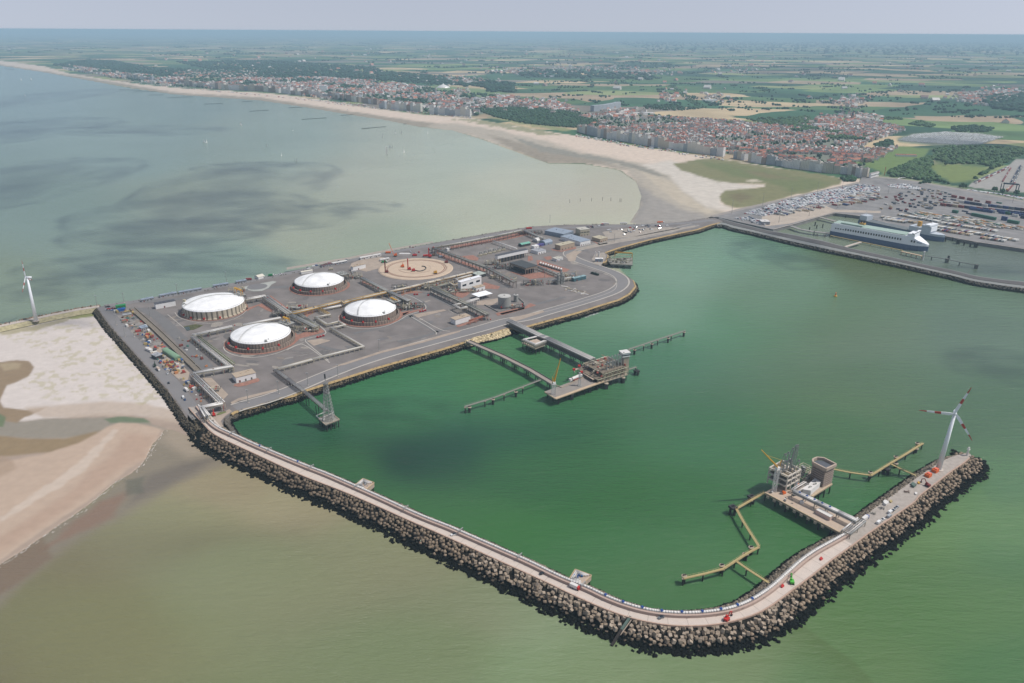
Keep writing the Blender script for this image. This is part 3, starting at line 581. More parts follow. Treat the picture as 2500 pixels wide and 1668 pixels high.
# pipeline on the breakwater: a low wall, a big white pipe behind it, clamps, blue valve covers
PW = [nearest(fineI, p) for p in resample(OUT[1:], 4.)]
def dedupe(L):
    o = [L[0]]
    for p in L[1:]:
        if (p-o[-1]).length > 1.5: o.append(p)
    return o
PW = smooth_line(dedupe(PW), 1)
pe = P('c6', 1215, 1150, ZB); ke = min(range(len(PW)), key=lambda k: (PW[k]-pe).length); PW = PW[:ke]
wl_ = offset(PW, -4.6); pl_ = offset(PW, -2.6)
t = thing('breakwater_pipeline', wl_[0].to_tuple(), 'long white insulated pipeline on a low concrete wall along the harbour side of the breakwater', 'pipeline')
q = MB()
for a, b in zip(wl_[:-1], wl_[1:]): q.beam((a.x,a.y,ZB+2.1), (b.x,b.y,ZB+2.1), 1.5, 2.2)
q.build('support_wall', mat('pink_concrete', C(190,166,152), .85, .08, .5), t)
m_pipe = mat('white_cladding', C(236,232,226), .35, .05, .5); m_pipe2 = mat('grey_pipe', C(170,170,168), .4, .08, .5)
q = MB(); q.path([Vector((p.x,p.y,ZB+2.3)) for p in pl_], .85, 8); q.build('pipe', m_pipe, t, smooth=True)
q = MB(); q.path([Vector((p.x,p.y,ZB+1.6)) for p in offset(PW,-.9)], .3, 6); q.build('pipe', m_pipe2, t)
q = MB()
for k in range(0, len(pl_)-1, 5):
    p = pl_[k]; d = (pl_[k+1]-p).normalized(); q.tube((p.x,p.y,ZB+2.3), (p.x+d.x*.2,p.y+d.y*.2,ZB+2.3), .93, 8)
    if k % 10 == 0: n = Vector((-d.y,d.x,0)); q.beam(p+n*3.2+Vector((0,0,2.0)), p-n*3.2+Vector((0,0,2.0)), .5, .4); q.box(p.x+n.x*3, p.y+n.y*3, ZB, .5,.5,2)
q.build('clamps', mat('clamp_steel', C(130,126,122), .5, .2, 1), t)
m_blue = mat('blue_cover', C(40,84,160), .5, .1, 1)
bz_ = P('B1', 700, 380, ZB); kb = min(range(len(pl_)), key=lambda k: (pl_[k]-bz_).length)
for k in list(range(kb, min(kb+62,len(pl_)-2), 7)) + [8, 60, 84]:
    if k < len(pl_): p = pl_[k]; q = MB(); q.box(p.x, p.y, ZB+2.5, 1.6, 1.6, .9, .5); q.box(p.x, p.y, ZB+3.4, 1., 1.2, .3, .5); q.build('valve_cover', m_blue, t)
for k in range(14, kb, 26):     # expansion frames
    p = pl_[k]; d = (pl_[k+1]-p).normalized(); n = Vector((-d.y,d.x,0)); q = MB()
    for s_ in (-1,1): q.box(p.x+n.x*2.6*s_, p.y+n.y*2.6*s_, ZB, .4,.4,3.9)
    q.beam(p-n*2.8+Vector((0,0,4.1)), p+n*2.8+Vector((0,0,4.1)), .5, .5); q.build('frame', m_pipe2, t)
# side platforms with pipe loops
def loop_deck(f, quadp, label, cols):
    poly = PL(f, quadp, ZB+1.2); t = thing('loop_platform', tuple(sum((Vector(p) for p in poly), Vector())/4), label, 'platform')
    q = MB(); q.prism(poly, ZB-2.5, ZB+1.0); q.build('deck', m_conc2, t)
    q = MB(); q.prism([p for p in poly], 0, ZB-2.5); 
    c = sum(poly, Vector())/4; q = MB()
    for a, b in zip(poly, poly[1:]+poly[:1]): q.beam(Vector((a.x,a.y,ZB+1.9)), Vector((b.x,b.y,ZB+1.9)), .5, .9)
    q.build('kerb', mat('tan_kerb', C(206,180,144), .85, .1, 1), t)
    for g_, cm_ in ((.78, m_pipe), (.58, m_pipe), (.38, m_pipe2)):
        L_ = [c+(p-c)*g_ for p in poly]; z = Vector((0,0,.9)); q = MB(); q.path([L_[3]+z, L_[0]+z, L_[1]+z, L_[2]+z], .42, 6); q.build('pipe', cm_, t, smooth=True)
    q = MB()
    for k in range(9): u, v = random.uniform(-.6,.6), random.uniform(-.6,.6); a = c+(poly[0]-c)*u*.6+(poly[1]-c)*v*.6; q.box(a.x, a.y, ZB+1, random.uniform(.5,1.4), random.uniform(.5,1.2), random.uniform(.8,1.9), random.random(), random.choice(cols))
    q.build('valves', vmat('valve_paint', .5, .05), t)
    sk = MB()
    for p in poly[:3]: sk.tube((c.x+(p.x-c.x)*.85, c.y+(p.y-c.y)*.85, -2), (c.x+(p.x-c.x)*.85, c.y+(p.y-c.y)*.85, ZB-2.4), .6, 8)
    sk.build('piles', mat('pile', C(58,56,54), .8, .3, .5), t)
loop_deck('B2', [(480,410),(622,290),(785,350),(640,470)], 'small tan platform with white pipe loops on the upper half of the breakwater', [C(80,90,100),C(60,60,62),C(180,180,180)])
loop_deck('B1', [(345,222),(408,122),(565,180),(470,270)], 'small tan platform with blue valves beside the lower half of the breakwater', [C(40,100,150),C(60,60,62),C(170,170,165),C(40,90,160)])
# small concrete landing near the jetty root
q = MB(); q.prism(PL('c6', [(905,1300),(990,1245),(1040,1265),(940,1330)], 6), -1, 6); single(q, 'landing_block', m_conc2, 'flat tan concrete landing in the stones between catwalk and jetty on the breakwater', 'landing')
# sheet wall crossing the slope at the corner
t = thing('outfall_ramp', P('B1', 900, 650, 3), 'long green and rusty steel ramp running down the corner sea slope into the water', 'ramp')
q = MB(); q.beam(P('B1',937,565,ZB+1), P('B1',850,690,5.5), 1.6, 1.2); q.build('upper_channel', mat('teal_steel', C(92,112,102), .6, .2, .6), t)
q = MB(); q.beam(P('B1',850,690,5.5), P('B1',757,842,1.), 1.5, 1.6); q.build('lower_channel', mat('rust_dark', C(46,40,34), .8, .3, .6), t)
q = MB(); q.beam(P('B1',945,600,ZB), P('B1',840,745,3.), .5, .4); q.beam(P('B1',925,600,ZB), P('B1',830,740,3.), .3, .4); q.build('rail', m_conc2, t)
# ------------------------------------------------------------------ terminal platform
S_EDGE = PL('B4', [(840,290),(900,255),(1200,180),(1500,75),(1750,20),(1880,-40)], ZP)+PL('c2', [(850,1555),(1250,1440),(1500,1370),(1720,1300),(2100,1180)], ZP)+\
  PL('c3', [(700,1165),(900,1110),(1200,1030),(1400,965),(1600,905),(1700,850),(1760,780),(1740,720),(1640,655),(1480,600),(1380,575)], ZP)+\
  PL('c3', [(1395,560),(1480,540),(1500,480),(1470,455),(1600,410),(1900,330),(2200,265),(2350,235)], ZP)+PL('S', [(1735,548),(1757,543)], ZP)
N_EDGE = PL('V', [(1660,508),(1640,500),(1600,504),(1560,510),(1480,515),(1380,515),(1300,516),(1220,520),(1130,534),(1000,557),(850,586),(700,621),(550,653),(400,680),(300,693),(235,703)], ZP)
PLAT = [P('B4',230,180,ZP)]+[Vector(p) for p in [P('B4',420,300,ZP), P('B4',600,430,ZP), P('B4',730,440,ZP), P('B4',740,360,ZP)]]+S_EDGE+N_EDGE+WEST[:-1]
mp_ = vmat('platform_paving', .9, .2, .05); [setattr(n.inputs['Detail'], 'default_value', 12) for n in mp_.node_tree.nodes if n.type == 'TEX_NOISE']; q = MB(); q.prism(PLAT, 2.0, ZP, C(129,122,118)); struct(q, 'terminal_ground', mp_)
sk = [p for p in S_EDGE]; fr = [P('B4',860,560,ZP-1)]+[P('B4',760,470,ZP),P('B4',750,400,ZP)]+sk
SE = resample(sk, 5.)
slope(SE, 6.5, ZP-.1, -1, 'quay_slope', m_dark, -1)
slope(resample(N_EDGE,6.), 6.5, ZP-.1, -1, 'quay_slope', m_dark, -1)
m_tan = mat('lichen_stone', C(176,150,104), .9, .25, .35); q = MB(); a = offset(SE, -.2); b = offset(SE, -2.6)
for k in range(len(SE)-1): q.quad((a[k].x,a[k].y,ZP+.12),(a[k+1].x,a[k+1].y,ZP+.12),(b[k+1].x,b[k+1].y,ZP-1.3),(b[k].x,b[k].y,ZP-1.3))
struct(q, 'quay_shoulder', m_tan)
rubble('rubble_stones', SE, 7.5, -1, ZP-.7, -.5, 5200, .8, 1.9, C(120,108,90), 'dark stones at the foot of the terminal quay')
rubble('rubble_stones', resample(N_EDGE,6.), 6.5, -1, ZP, -.5, 1800, .9, 2.2, C(110,104,94), 'dark stones along the sea side of the terminal')
pale = [P('c2',1700,1310,ZP), P('c2',1800,1270,ZP), P('c2',1950,1240,ZP), P('c2',2110,1190,ZP)]
rubble('pale_stones', resample(pale,3.), 7.5, -1, ZP, 1.5, 700, 1.3, 2.6, C(214,196,160), 'pale yellow stones on the quay between the two trestles')
rubble('rubble_stones', resample([P('B4',900,290,5),P('B4',740,330,6),P('B4',760,420,6),P('B4',850,560,5)],3.), 7, -1 if False else 1, 5, -.5, 900, 1., 2.2, C(110,104,96), 'dark stones round the inner corner of the harbour')
# sheets on the platform: roads, kerbs, brick paving, sand
q = MB(); Z1 = ZP+.06
def road(f, pts, w, z=Z1, sm_=2, mbx=None): (mbx or q).ribbon(smooth_line(PL(f, pts, z), sm_), w, z)
HR = PL('B4',[(900,215),(1050,165),(1500,45)],Z1)+PL('c2',[(520,1567),(900,1440),(1250,1345),(1600,1250),(1850,1185),(2100,1110)],Z1)+PL('c3',[(720,1085),(900,1030),(1150,960),(1400,885),(1570,825),(1650,760),(1640,700),(1560,650),(1400,595),(1250,545),(1150,500),(1120,460),(1180,430),(1400,380),(1700,330),(2000,270),(2340,190)],Z1)
q.ribbon(smooth_line(HR,2), 15, Z1)
q.ribbon(offset(smooth_line(PL('V',[(222,707),(250,747),(300,802),(345,852),(385,897),(408,930),(436,965)],Z1),2), 8.8), 14, Z1)
q.ribbon(smooth_line(PL('V',[(240,703),(400,678),(560,648),(720,615),(880,582),(1010,560),(1140,538),(1240,524),(1400,520),(1560,514),(1640,505)],Z1),2), 13, Z1)
struct(q, 'road', mat('road_asphalt', C(134,131,130), .85, .06, .05))
q = MB(); road('c1', [(500,1005),(620,1000),(760,1090),(900,1240),(1010,1350),(1200,1560)], 14, Z1+.05)
road('c1', [(600,930),(900,900),(1150,880),(1400,840),(1700,800),(2000,780)], 11, Z1+.05)
road('c2', [(690,1340),(560,1410),(300,1350),(180,1290)], 6, Z1+.05); road('c2',[(1180,1060),(1300,1140),(1440,1220)], 5, Z1+.05); road('c2', [(640,1230),(900,1180),(1100,1100),(1250,1040),(1330,1000),(1340,960),(1250,900),(1160,850),(1300,830),(1400,880),(1600,980)], 6, Z1+.05)
road('c2', [(1060,1310),(1300,1270),(1500,1190),(1700,1150)], 6, Z1+.05); road('c3', [(260,1010),(640,990),(900,930),(1100,880)], 6, Z1+.05) 
struct(q, 'yard_road', mat('yard_asphalt', C(120,118,117), .9, .06, .1))
q = MB(); ZK = Z1+.12
def kerb(f, pts, w=.9, sm_=2): q.ribbon(smooth_line(PL(f, pts, ZK), sm_), w, ZK)
q.ribbon(offset(smooth_line(HR,2), -9.5), 2.2, ZK); q.ribbon(offset(smooth_line(HR,2), 9.), 1.6, ZK)
kerb('c2', [(500,1060),(495,1110),(530,1150),(640,1185),(800,1185),(950,1165),(1090,1100),(1160,1050),(1310,1010),(1340,980),(1300,930),(1160,860),(1080,850)], 1.1)
kerb('c2', [(180,1290),(175,1310),(400,1490)], 1.1); kerb('c2', [(0,1390),(100,1340),(170,1330),(410,1510)], 1.1); kerb('c2', [(200,1080),(390,1210),(350,1250),(230,1270),(180,1290)], 1.1); kerb('c2', [(1190,1070),(1430,1210),(1430,1240)], 1.1); kerb('c2', [(1230,1060),(1470,1200),(1560,1210)], 1.1)
kerb('c1', [(1355,1370),(1370,1400),(1450,1440),(1600,1465),(1750,1450),(1900,1410),(2050,1340),(2120,1320)], 1.1); kerb('c1', [(1355,1370),(1370,1330),(1420,1300)], 1.1)
kerb('c1', [(820,1050),(1010,1205)], .8); kerb('c1', [(890,1030),(920,1080),(1100,1130),(1300,1140),(1500,1080),(1600,990)], .8)
kerb('c3', [(700,1075),(1000,1000),(1300,915),(1560,830),(1600,760),(1560,690),(1400,630),(1180,560)], .8)
kerb('T3', [(560,870),(1000,1140)], 1.0); kerb('T3', [(900,1230),(1000,1290),(1100,1320)], .8)
struct(q, 'kerb', mat('kerb_stone', C(196,190,180), .85, .08, .5))
q = MB(); ZR = Z1+.16
def area(f, pts, z=ZR, col=None): q.add([(p.x,p.y,z) for p in PL(f, pts, z)], [tuple(range(len(pts)))], col)
area('H7', [(350,970),(380,915),(450,900),(640,870),(1010,750),(1060,745),(1110,800),(1060,850),(900,890),(700,960),(500,990)])
def ringp(cx, cy, r0, r1, a0=0, a1=360, z=ZR, col=None, n=40):
    for k in range(n):
        t0 = R(a0+(a1-a0)*k/n); t1 = R(a0+(a1-a0)*(k+1)/n)
        q.quad((cx+r1*math.cos(t0),cy+r1*math.sin(t0),z),(cx+r1*math.cos(t1),cy+r1*math.sin(t1),z),(cx+r0*math.cos(t1),cy+r0*math.sin(t1),z),(cx+r0*math.cos(t0),cy+r0*math.sin(t0),z))
TK = [(-393.4,942.2,38.6,18.1,24.5,0),(-298.5,836,39,16.8,24,1),(-278.5,1044,39.4,17,24.5,1),(-183.5,923,37.5,18,25.5,1)]
for x, y, r, a, b, c in TK: ringp(x, y, r-1, r+3.6, z=ZR+.05*TK.index((x,y,r,a,b,c)))
area('T1', [(1430,1000),(1500,1010),(1800,910),(2090,1080),(2060,1130),(1900,1060),(1720,960),(1480,1080)]); area('T1', [(1960,740),(2000,740),(2350,1000),(2350,1050)])
area('T2', [(560,1030),(900,900),(1000,980),(940,1000),(600,1090),(520,1170),(440,1220)]); area('T2', [(1580,190),(1990,340),(1980,320),(1600,160)])
area('T2', [(640,640),(900,640),(740,720),(700,770)]); area('T2', [(2180,680),(2350,640),(2350,660),(2120,800)])
area('T3', [(0,880),(160,860),(450,890),(80,920),(0,960)]); area('T3', [(0,1300),(380,1200),(420,1220),(60,1320),(0,1340)]); area('T3', [(1580,700),(1890,780),(1850,830),(1560,820),(1540,760)])
area('T3', [(920,900),(1250,840),(1330,880),(1260,950),(1160,1000),(1040,960)]); area('T3', [(1160,200),(1370,180),(1480,240),(1450,290),(1200,250)]); area('T3', [(1040,1530),(1330,1440),(1560,1400),(1480,1440),(1080,1560)]); area('T3', [(1800,1290),(2350,1160),(2350,1210),(1840,1340)])
area('T3', [(1650,345),(1840,330),(1840,365),(1700,375)]); area('c3', [(560,640),(720,660),(900,640),(1000,690),(760,710)]); area('c3', [(820,530),(860,530),(1140,620),(1110,640),(990,660),(830,590)]); area('c3', [(890,500),(960,490),(970,520),(920,530)]); area('c3', [(740,490),(780,490),(790,530),(740,540)])
area('c3', [(960,420),(1060,440),(1200,400),(1200,420),(1060,450),(970,435)]); area('c3', [(1330,330),(1430,375),(1500,360),(1500,372),(1420,385)]); area('c3',[(470,1040),(700,985),(760,940),(820,960),(700,1000),(500,1055)])
area('c2', [(1410,440),(1900,620),(1890,640),(1500,510)]); area('c3', [(0,390),(430,320),(700,250),(800,275),(560,330),(0,425)])
struct(q, 'brick_paving', mat('red_brick_paving', C(160,116,100), .9, .2, .25))
q = MB(); ZS = Z1+.24
area('c2', [(700,530),(900,500),(1000,520),(880,610),(760,640),(600,600),(620,560)])
area('c2', [(420,1555),(900,1400),(1300,1300),(1500,1240),(1660,1200),(1660,1215),(1500,1262),(1300,1320),(900,1420),(560,1530)]); area('c2', [(1210,1050),(1500,1000),(1530,1010),(1250,1080)]); area('c2', [(190,1300),(330,1280),(420,1300),(260,1350)])
area('c3', [(250,925),(450,895),(470,915),(400,960),(250,960)]); area('c3', [(560,1085),(760,1040),(880,1010),(900,1025),(700,1090),(600,1120)]); area('c3', [(1100,480),(1180,440),(1260,445),(1210,480),(1190,540),(1130,540)])
area('c4', [(600,180),(780,190),(900,300),(1030,430),(1010,520),(930,500),(840,420),(700,290)]); area('c4', [(1150,480),(1240,480),(1400,640),(1350,690)]); area('B4', [(560,260),(700,290),(820,230),(860,260),(760,330),(700,400),(740,480),(700,500),(600,420),(560,330)]); area('B4',[(840,130),(960,70),(1500,-60),(1500,-30),(960,110),(860,160)])
struct(q, 'sandy_ground', mat('sandy_ground', C(176,160,144), .95, .12, .12))
q = MB(); area('T1', [(1250,600),(1500,520),(2050,420),(2130,435),(2010,500),(1950,570),(1800,640),(1620,645),(1500,620),(1480,580),(1440,600)], Z1+.2); struct(q, 'concrete_loop', mat('loop_concrete', C(178,180,172), .85, .06, .2))
q = MB(); p_ = P('T1', 1700, 545, Z1); ringp(p_.x, p_.y, 0.01, 14, z=Z1+.26); struct(q, 'asphalt_disc', mat('disc_asphalt', C(126,124,124), .9, .05, .2))
q = MB(); area('T1', [(70,1420),(340,1370),(510,1390),(440,1430),(300,1490),(150,1510)], Z1+.22); struct(q, 'grass_hollow', mat('rough_grass', C(84,86,52), .9, .4, .3))
q = MB(); area('T1', [(80,1440),(200,1420),(220,1500),(150,1515)], Z1+.28); struct(q, 'pond', mat('pond_water', C(58,72,62), .1, .05, .3))
q = MB(); area('B4', [(640,300),(700,270),(770,260),(780,275),(700,305),(640,320)], Z1+.3); struct(q, 'weeds', mat('weeds', C(110,116,70), .95, .4, .6)); q = MB(); ZS = Z1+.2
area('c3', [(1180,440),(1330,420),(1700,345),(2000,280),(2340,215),(2340,196),(2000,255),(1700,315),(1400,372),(1200,420)]); area('c2', [(0,622),(600,520),(1000,440),(1400,362),(1400,350),(1000,420),(600,500),(0,600)]); area('c3', [(1450,260),(1700,225),(2100,215),(2200,225),(1800,300),(1500,330)]); area('c3', [(1380,470),(1470,455),(1490,500),(1440,580),(1380,570),(1350,520)])
struct(q, 'verge', mat('pale_gravel', C(168,158,146), .95, .14, .15))
q = MB(); dn = 0
PA = [('c1',[(900,1000),(1900,1000),(2000,1560),(1500,1560),(700,1100)]),('c2',[(100,700),(900,600),(1700,700),(1700,1200),(300,1500),(0,1500),(0,900)]),('c3',[(0,350),(1300,420),(1600,760),(1300,880),(0,1000)]),('c1',[(230,1000),(480,1000),(1100,1560),(750,1560)])]
for f, po in PA:
    for x, y in scatter(PL(f, po, Z1), 75):
        r_ = random.uniform(2,11); a = random.uniform(0,3); e = random.uniform(.25,.8); dn += 1; cs_ = random.choice([C(150,144,138),C(112,108,106),C(158,150,140),C(120,117,116),C(140,130,120)])
        q.add([(x+r_*math.cos(j*.785)*math.cos(a)*u_-e*r_*math.sin(j*.785)*math.sin(a)*u_, y+r_*math.cos(j*.785)*math.sin(a)*u_+e*r_*math.sin(j*.785)*math.cos(a)*u_, Z1-.045+dn*.0001) for j, u_ in ((j, random.uniform(.7,1.2)) for j in range(8))], [tuple(range(8))], cs_)
struct(q, 'asphalt_patches', vmat('asphalt_patch', .95, .12, .4))
# worn tracks
q = MB()
for k in range(70):
    f, x, y = random.choice([('c2',random.uniform(550,1500),random.uniform(1200,1330)),('c1',random.uniform(900,1400),random.uniform(1280,1550)),('c2',random.uniform(0,500),random.uniform(1380,1480)),('c3',random.uniform(500,1450),random.uniform(720,900)),('c2',random.uniform(0,400),random.uniform(880,960))])
    c = P(f, x, y, Z1+.02); a = random.gauss(.35,.35); l = random.uniform(8,30); d = Vector((math.cos(a),math.sin(a),0)); n = Vector((-d.y,d.x,0))*random.uniform(.15,.5)
    q.quad(c-d*l-n, c+d*l-n*.4, c+d*l+n*.4, c-d*l+n, random.choice([C(150,148,144),C(116,114,112),C(156,150,140)]))
struct(q, 'tyre_marks', vmat('tyre_mark', .9, .1))
# ------------------------------------------------------------------ west dam with its turbine, and the long middle dam
dl = PL('V', [(-260,796),(-100,768),(0,748),(60,735),(120,722),(180,710),(228,703)], 5)
q = MB(); q.ribbon(dl, 9, 5); struct(q, 'west_dam_road', m_conc)
slope(offset(dl, 4.5), 7, 4.9, -1, 'west_dam_slope', m_dark, 1); slope(offset(dl,-4.5), 8, 4.9, 1., 'west_dam_slope', mat('dam_grass_sand', C(178,168,132), .9, .25, .3), -1)
rubble('dam_stones', offset(dl, 3.5), 8.5, 1, 5.6, -.4, 900, 1.2, 2.4, C(150,128,108), 'brown stones along the sea side of the thin west dam')
MD_N = PL('K', [(30,655),(230,715),(480,775),(700,830)], 6)+PL('S5', [(600,432),(900,490),(1100,545),(1400,610),(1660,668),(1850,705),(2000,745),(2200,772),(2350,785),(2900,880)], 6)
MD_S = PL('K', [(0,760),(60,752),(130,765)], 6)+PL('S5', [(260,400),(400,430),(650,490),(900,545),(1200,605),(1500,668),(1800,735),(2000,785),(2200,815),(2350,835),(2900,930)], 6)
q = MB(); a = along(MD_N, 0, 60); b = along(MD_S, 0, 60)
for k in range(59): q.quad(b[k], b[k+1], a[k+1], a[k])
struct(q, 'middle_dam_crown', mat('dam_grey', C(140,142,138), .9, .1, .1))
m1_ = [x.lerp(y,.12) for x, y in zip(a, b)]; m2_ = [x.lerp(y,.62) for x, y in zip(a, b)]; q = MB()
for k in range(59): q.quad(*[Vector((p.x,p.y,6.5)) for p in (m2_[k], m2_[k+1], m1_[k+1], m1_[k])]); q.quad(*[Vector((p.x,p.y,z_)) for p, z_ in ((m2_[k],5.9),(m2_[k+1],5.9),(m2_[k+1],6.5),(m2_[k],6.5))])
struct(q, 'middle_dam_road', mat('dark_road', C(92,88,86), .9, .08, .1))
slope(b, 7, 5.9, -1, 'middle_dam_slope', m_dark, -1); slope(a, 4, 5.9, -1, 'middle_dam_slope', m_dark, 1)
rubble('dam_stones', b, 6.5, -1, 5.7, -.4, 1500, 1., 2.2, C(128,122,112), 'grey stones at the harbour foot of the middle dam')
# ------------------------------------------------------------------ ferry port ground
QN = [P('K',20,648,6), P('K',260,705,6), P('K',690,800,6), P('K',810,825,6), P('K',1060,760,6), P('K',1480,640,6), P('K',1690,588,6)]+PL('S5', [(1170,315),(1400,372),(1700,440),(1760,455),(2000,500),(2350,552),(3000,650)], 6)
QB = PL('R', [(2900,640),(2350,600),(1400,420),(600,290),(100,240),(-300,200)], 6)+PL('K', [(2040,165),(1600,265),(1000,400),(300,560),(-80,640)], 6)
q = MB(); q.prism(QN+QB, -2, 6, C(138,135,133)); struct(q, 'port_ground', mp_)
q = MB(); q.ribbon(PL('K',[(-80,640),(300,545),(1000,385),(1600,250),(2045,150)],6.06), 12, 6.06); q.ribbon(PL('R',[(-300,190),(100,230),(600,290),(1400,440),(2350,620)],6.06), 14, 6.06); q.ribbon(PL('K',[(2340,330),(1640,470),(1000,560),(700,620)],6.06), 10, 6.06); struct(q, 'port_road', mat('port_road', C(158,150,142), .9, .06, .1))
q = MB(); area('K', [(650,640),(1100,560),(1350,470),(1520,470),(1700,540),(1900,545),(2350,560),(2350,590),(1690,575),(1480,630),(1050,740),(700,780),(640,700)], 6.1); struct(q, 'pale_apron', mat('pale_apron', C(188,174,158), .9, .1, .08))
q = MB(); a = resample([p+Vector((0,0,.3)) for p in QN[3:]], 10); q.ribbon(offset(a,0), 1.6); struct(q, 'quay_edge', m_conc)
# ------------------------------------------------------------------ storage tanks
m_dome = mat('dome_paint', (.76,.76,.75), .55, .13, .09); m_steel = mat('galvanised_steel', C(166,166,160), .5, .12, 1); m_red = mat('red_paint', C(200,44,38), .5, .1, 1)
m_yel = mat('yellow_paint', C(226,170,50), .5, .1, .8); m_beige = mat('beige_steel', C(196,186,160), .6, .14, .8); m_dsteel = mat('dark_steel', C(110,108,104), .6, .2, .8)  # frames and rails share one even dark grey steel
def stripemat(name, c1, c2, n, cx, cy, rough=.8):
    """vertical ribs round a tank"""
    m = mat(name, c1, rough, .16, .25); nt = m.node_tree; N = nt.nodes; L = nt.links; b = N['Principled BSDF']
    g = N.new('ShaderNodeTexCoord'); s = N.new('ShaderNodeSeparateXYZ'); L.new(g.outputs['Object'], s.inputs[0])
    at = N.new('ShaderNodeMath'); at.operation = 'ARCTAN2'; L.new(s.outputs['Y'], at.inputs[0]); L.new(s.outputs['X'], at.inputs[1])
    mu = N.new('ShaderNodeMath'); mu.operation = 'MULTIPLY'; mu.inputs[1].default_value = n; L.new(at.outputs[0], mu.inputs[0])
    sn = N.new('ShaderNodeMath'); sn.operation = 'SINE'; L.new(mu.outputs[0], sn.inputs[0])
    mr = N.new('ShaderNodeMapRange'); mr.inputs['From Min'].default_value = .2; mr.inputs['From Max'].default_value = .7; L.new(sn.outputs[0], mr.inputs['Value'])
    mx = N.new('ShaderNodeMix'); mx.data_type = 'RGBA'; L.new(mr.outputs[0], mx.inputs['Factor'])
    sc = [n_ for n_ in N if n_.type == 'VECT_MATH'][0]; L.new(sc.outputs[0], mx.inputs['A']); mx.inputs['B'].default_value = (*c2, 1); L.new(mx.outputs['Result'], b.inputs['Base Color']); return m
m_wall1 = stripemat('ribbed_wall', C(206,194,172), C(126,118,104), 38, 0, 0); m_wall2 = stripemat('brown_wall', C(158,140,126), C(118,106,96), 60, 0, 0)
DESC = ['white domed storage tank with tall pale ribbed wall, farthest left', 'white domed storage tank nearest the white guard house, brown ring wall', 'white domed storage tank nearest the sea road, brown ring wall', 'white domed storage tank nearest the main trestle, brown ring wall']
for k, (cx, cy, r, rim, apex, kind) in enumerate(TK):
    t = thing('storage_tank', (cx, cy, ZP), DESC[k], 'tank', 'white domed storage tanks')
    q = MB()
    if kind == 0: q.lathe(cx, cy, [(r+1.6,ZP),(r+1.6,ZP+1.6),(r,ZP+1.7),(r,rim)], 96); q.build('wall', m_wall1, t)
    else:
        q.lathe(cx, cy, [(r,ZP),(r,ZP+4.6),(r-2.2,ZP+4.6),(r-2.2,ZP+.5)], 96); q.build('ring_wall', m_wall2, t)
        q = MB(); q.lathe(cx, cy, [(r-4.6,ZP),(r-4.6,rim)], 96); q.build('wall', m_wall2, t)
        q = MB()
        for a in range(0, 360, 4): u = R(a); q.box(cx+(r-.6)*math.cos(u), cy+(r-.6)*math.sin(u), ZP+4.6, .25,.25,1.2)
        q.build('railing', m_dsteel, t)
    rr = r-.2 if kind == 0 else r-4.8
    prof = [(rr+.3,rim-.1),(rr+.3,rim+.5),(rr-.8,rim+.7)]; h = apex-rim-.7; Rr = (rr*rr+h*h)/(2*h)
    for j in range(1, 11): x = rr*(1-j/10.); prof.append((max(x,.05)*.99, rim+.7+math.sqrt(max(Rr*Rr-x*x,0))-(Rr-h)))
    q = MB(); q.lathe(cx, cy, prof, 72); q.build('dome_roof', m_dome, t, smooth=True)
    # stairway rail over the dome and rim walkway
    q = MB(); a0 = R([35, 60, 60, 70][k]); pts = []
    for j in range(0, 13):
        u = -1+j/6.; x = rr*u*.97; z = rim+1.5+math.sqrt(max(Rr*Rr-x*x,0))-(Rr-h); off = 9*(1-u*u)
        pts.append(Vector((cx+x*math.cos(a0)-off*math.sin(a0), cy+x*math.sin(a0)+off*math.cos(a0), z)))
    q.path(pts, .22, 4); q.path([p+Vector((1.,0,-.3)) for p in pts], .16, 4); q.build('roof_stair', m_steel, t)
    q = MB(); q.path([Vector((cx+(rr-.4)*math.cos(R(a)), cy+(rr-.4)*math.sin(R(a)), rim+1.7)) for a in range(0,361,6)], .12, 4)
    for a in range(0,360,6): q.box(cx+(rr-.4)*math.cos(R(a)), cy+(rr-.4)*math.sin(R(a)), rim+.4, .15,.15,1.3)
    q.build('rim_railing', m_steel, t)
    for a in ([215,240,265,290,318] if kind else [220,245,272,300]):
        u = R(a); q = MB(); R_ = (r-1) if kind else r+.9; q.box(cx+R_*math.cos(u), cy+R_*math.sin(u), ZP+(4.6 if kind else 1.7), 2.6, 2.0, 1.5, u); q.box(cx+R_*math.cos(u), cy+R_*math.sin(u), ZP+(6.1 if kind else 3.2), 1.4,1.2,.7,u); q.build('hydrant_box', m_red, t)
    q = MB(); u = R(200 if kind == 0 else 290+k*8); q.box(cx+(rr-2.5)*math.cos(u), cy+(rr-2.5)*math.sin(u), rim+.6, 3.2,2.2,2.2,u); q.box(cx+(rr-5)*math.cos(u+.12), cy+(rr-5)*math.sin(u+.12), rim+1.2, 1.6,1.6,1.6,u); q.build('vent_unit', m_steel, t)
    if kind == 0: q = MB(); u = R(182); q.beam((cx+(r+1.2)*math.cos(u), cy+(r+1.2)*math.sin(u), ZP+1), (cx+(r-1.5)*math.cos(u), cy+(r-1.5)*math.sin(u), rim+4), 2.2, 1.2); q.box(cx+(r-1)*math.cos(u), cy+(r-1)*math.sin(u), rim, 3,3,4); q.build('stair_tower', m_beige, t)
    # pump tower deck on the side of the pipe racks
    u = R([48,52,40,40][k]); d = Vector((math.cos(u), math.sin(u), 0)); n = Vector((-d.y, d.x, 0)); c = Vector((cx, cy, 0))+d*(r-2); q = MB(); W_, D_ = 17, 11
    for i in range(4):
        for j in (-1, 1): p = c+n*((i-1.5)*W_/3)+d*(j*D_/2); q.box(p.x, p.y, ZP, .6,.6,apex-ZP-4, u)
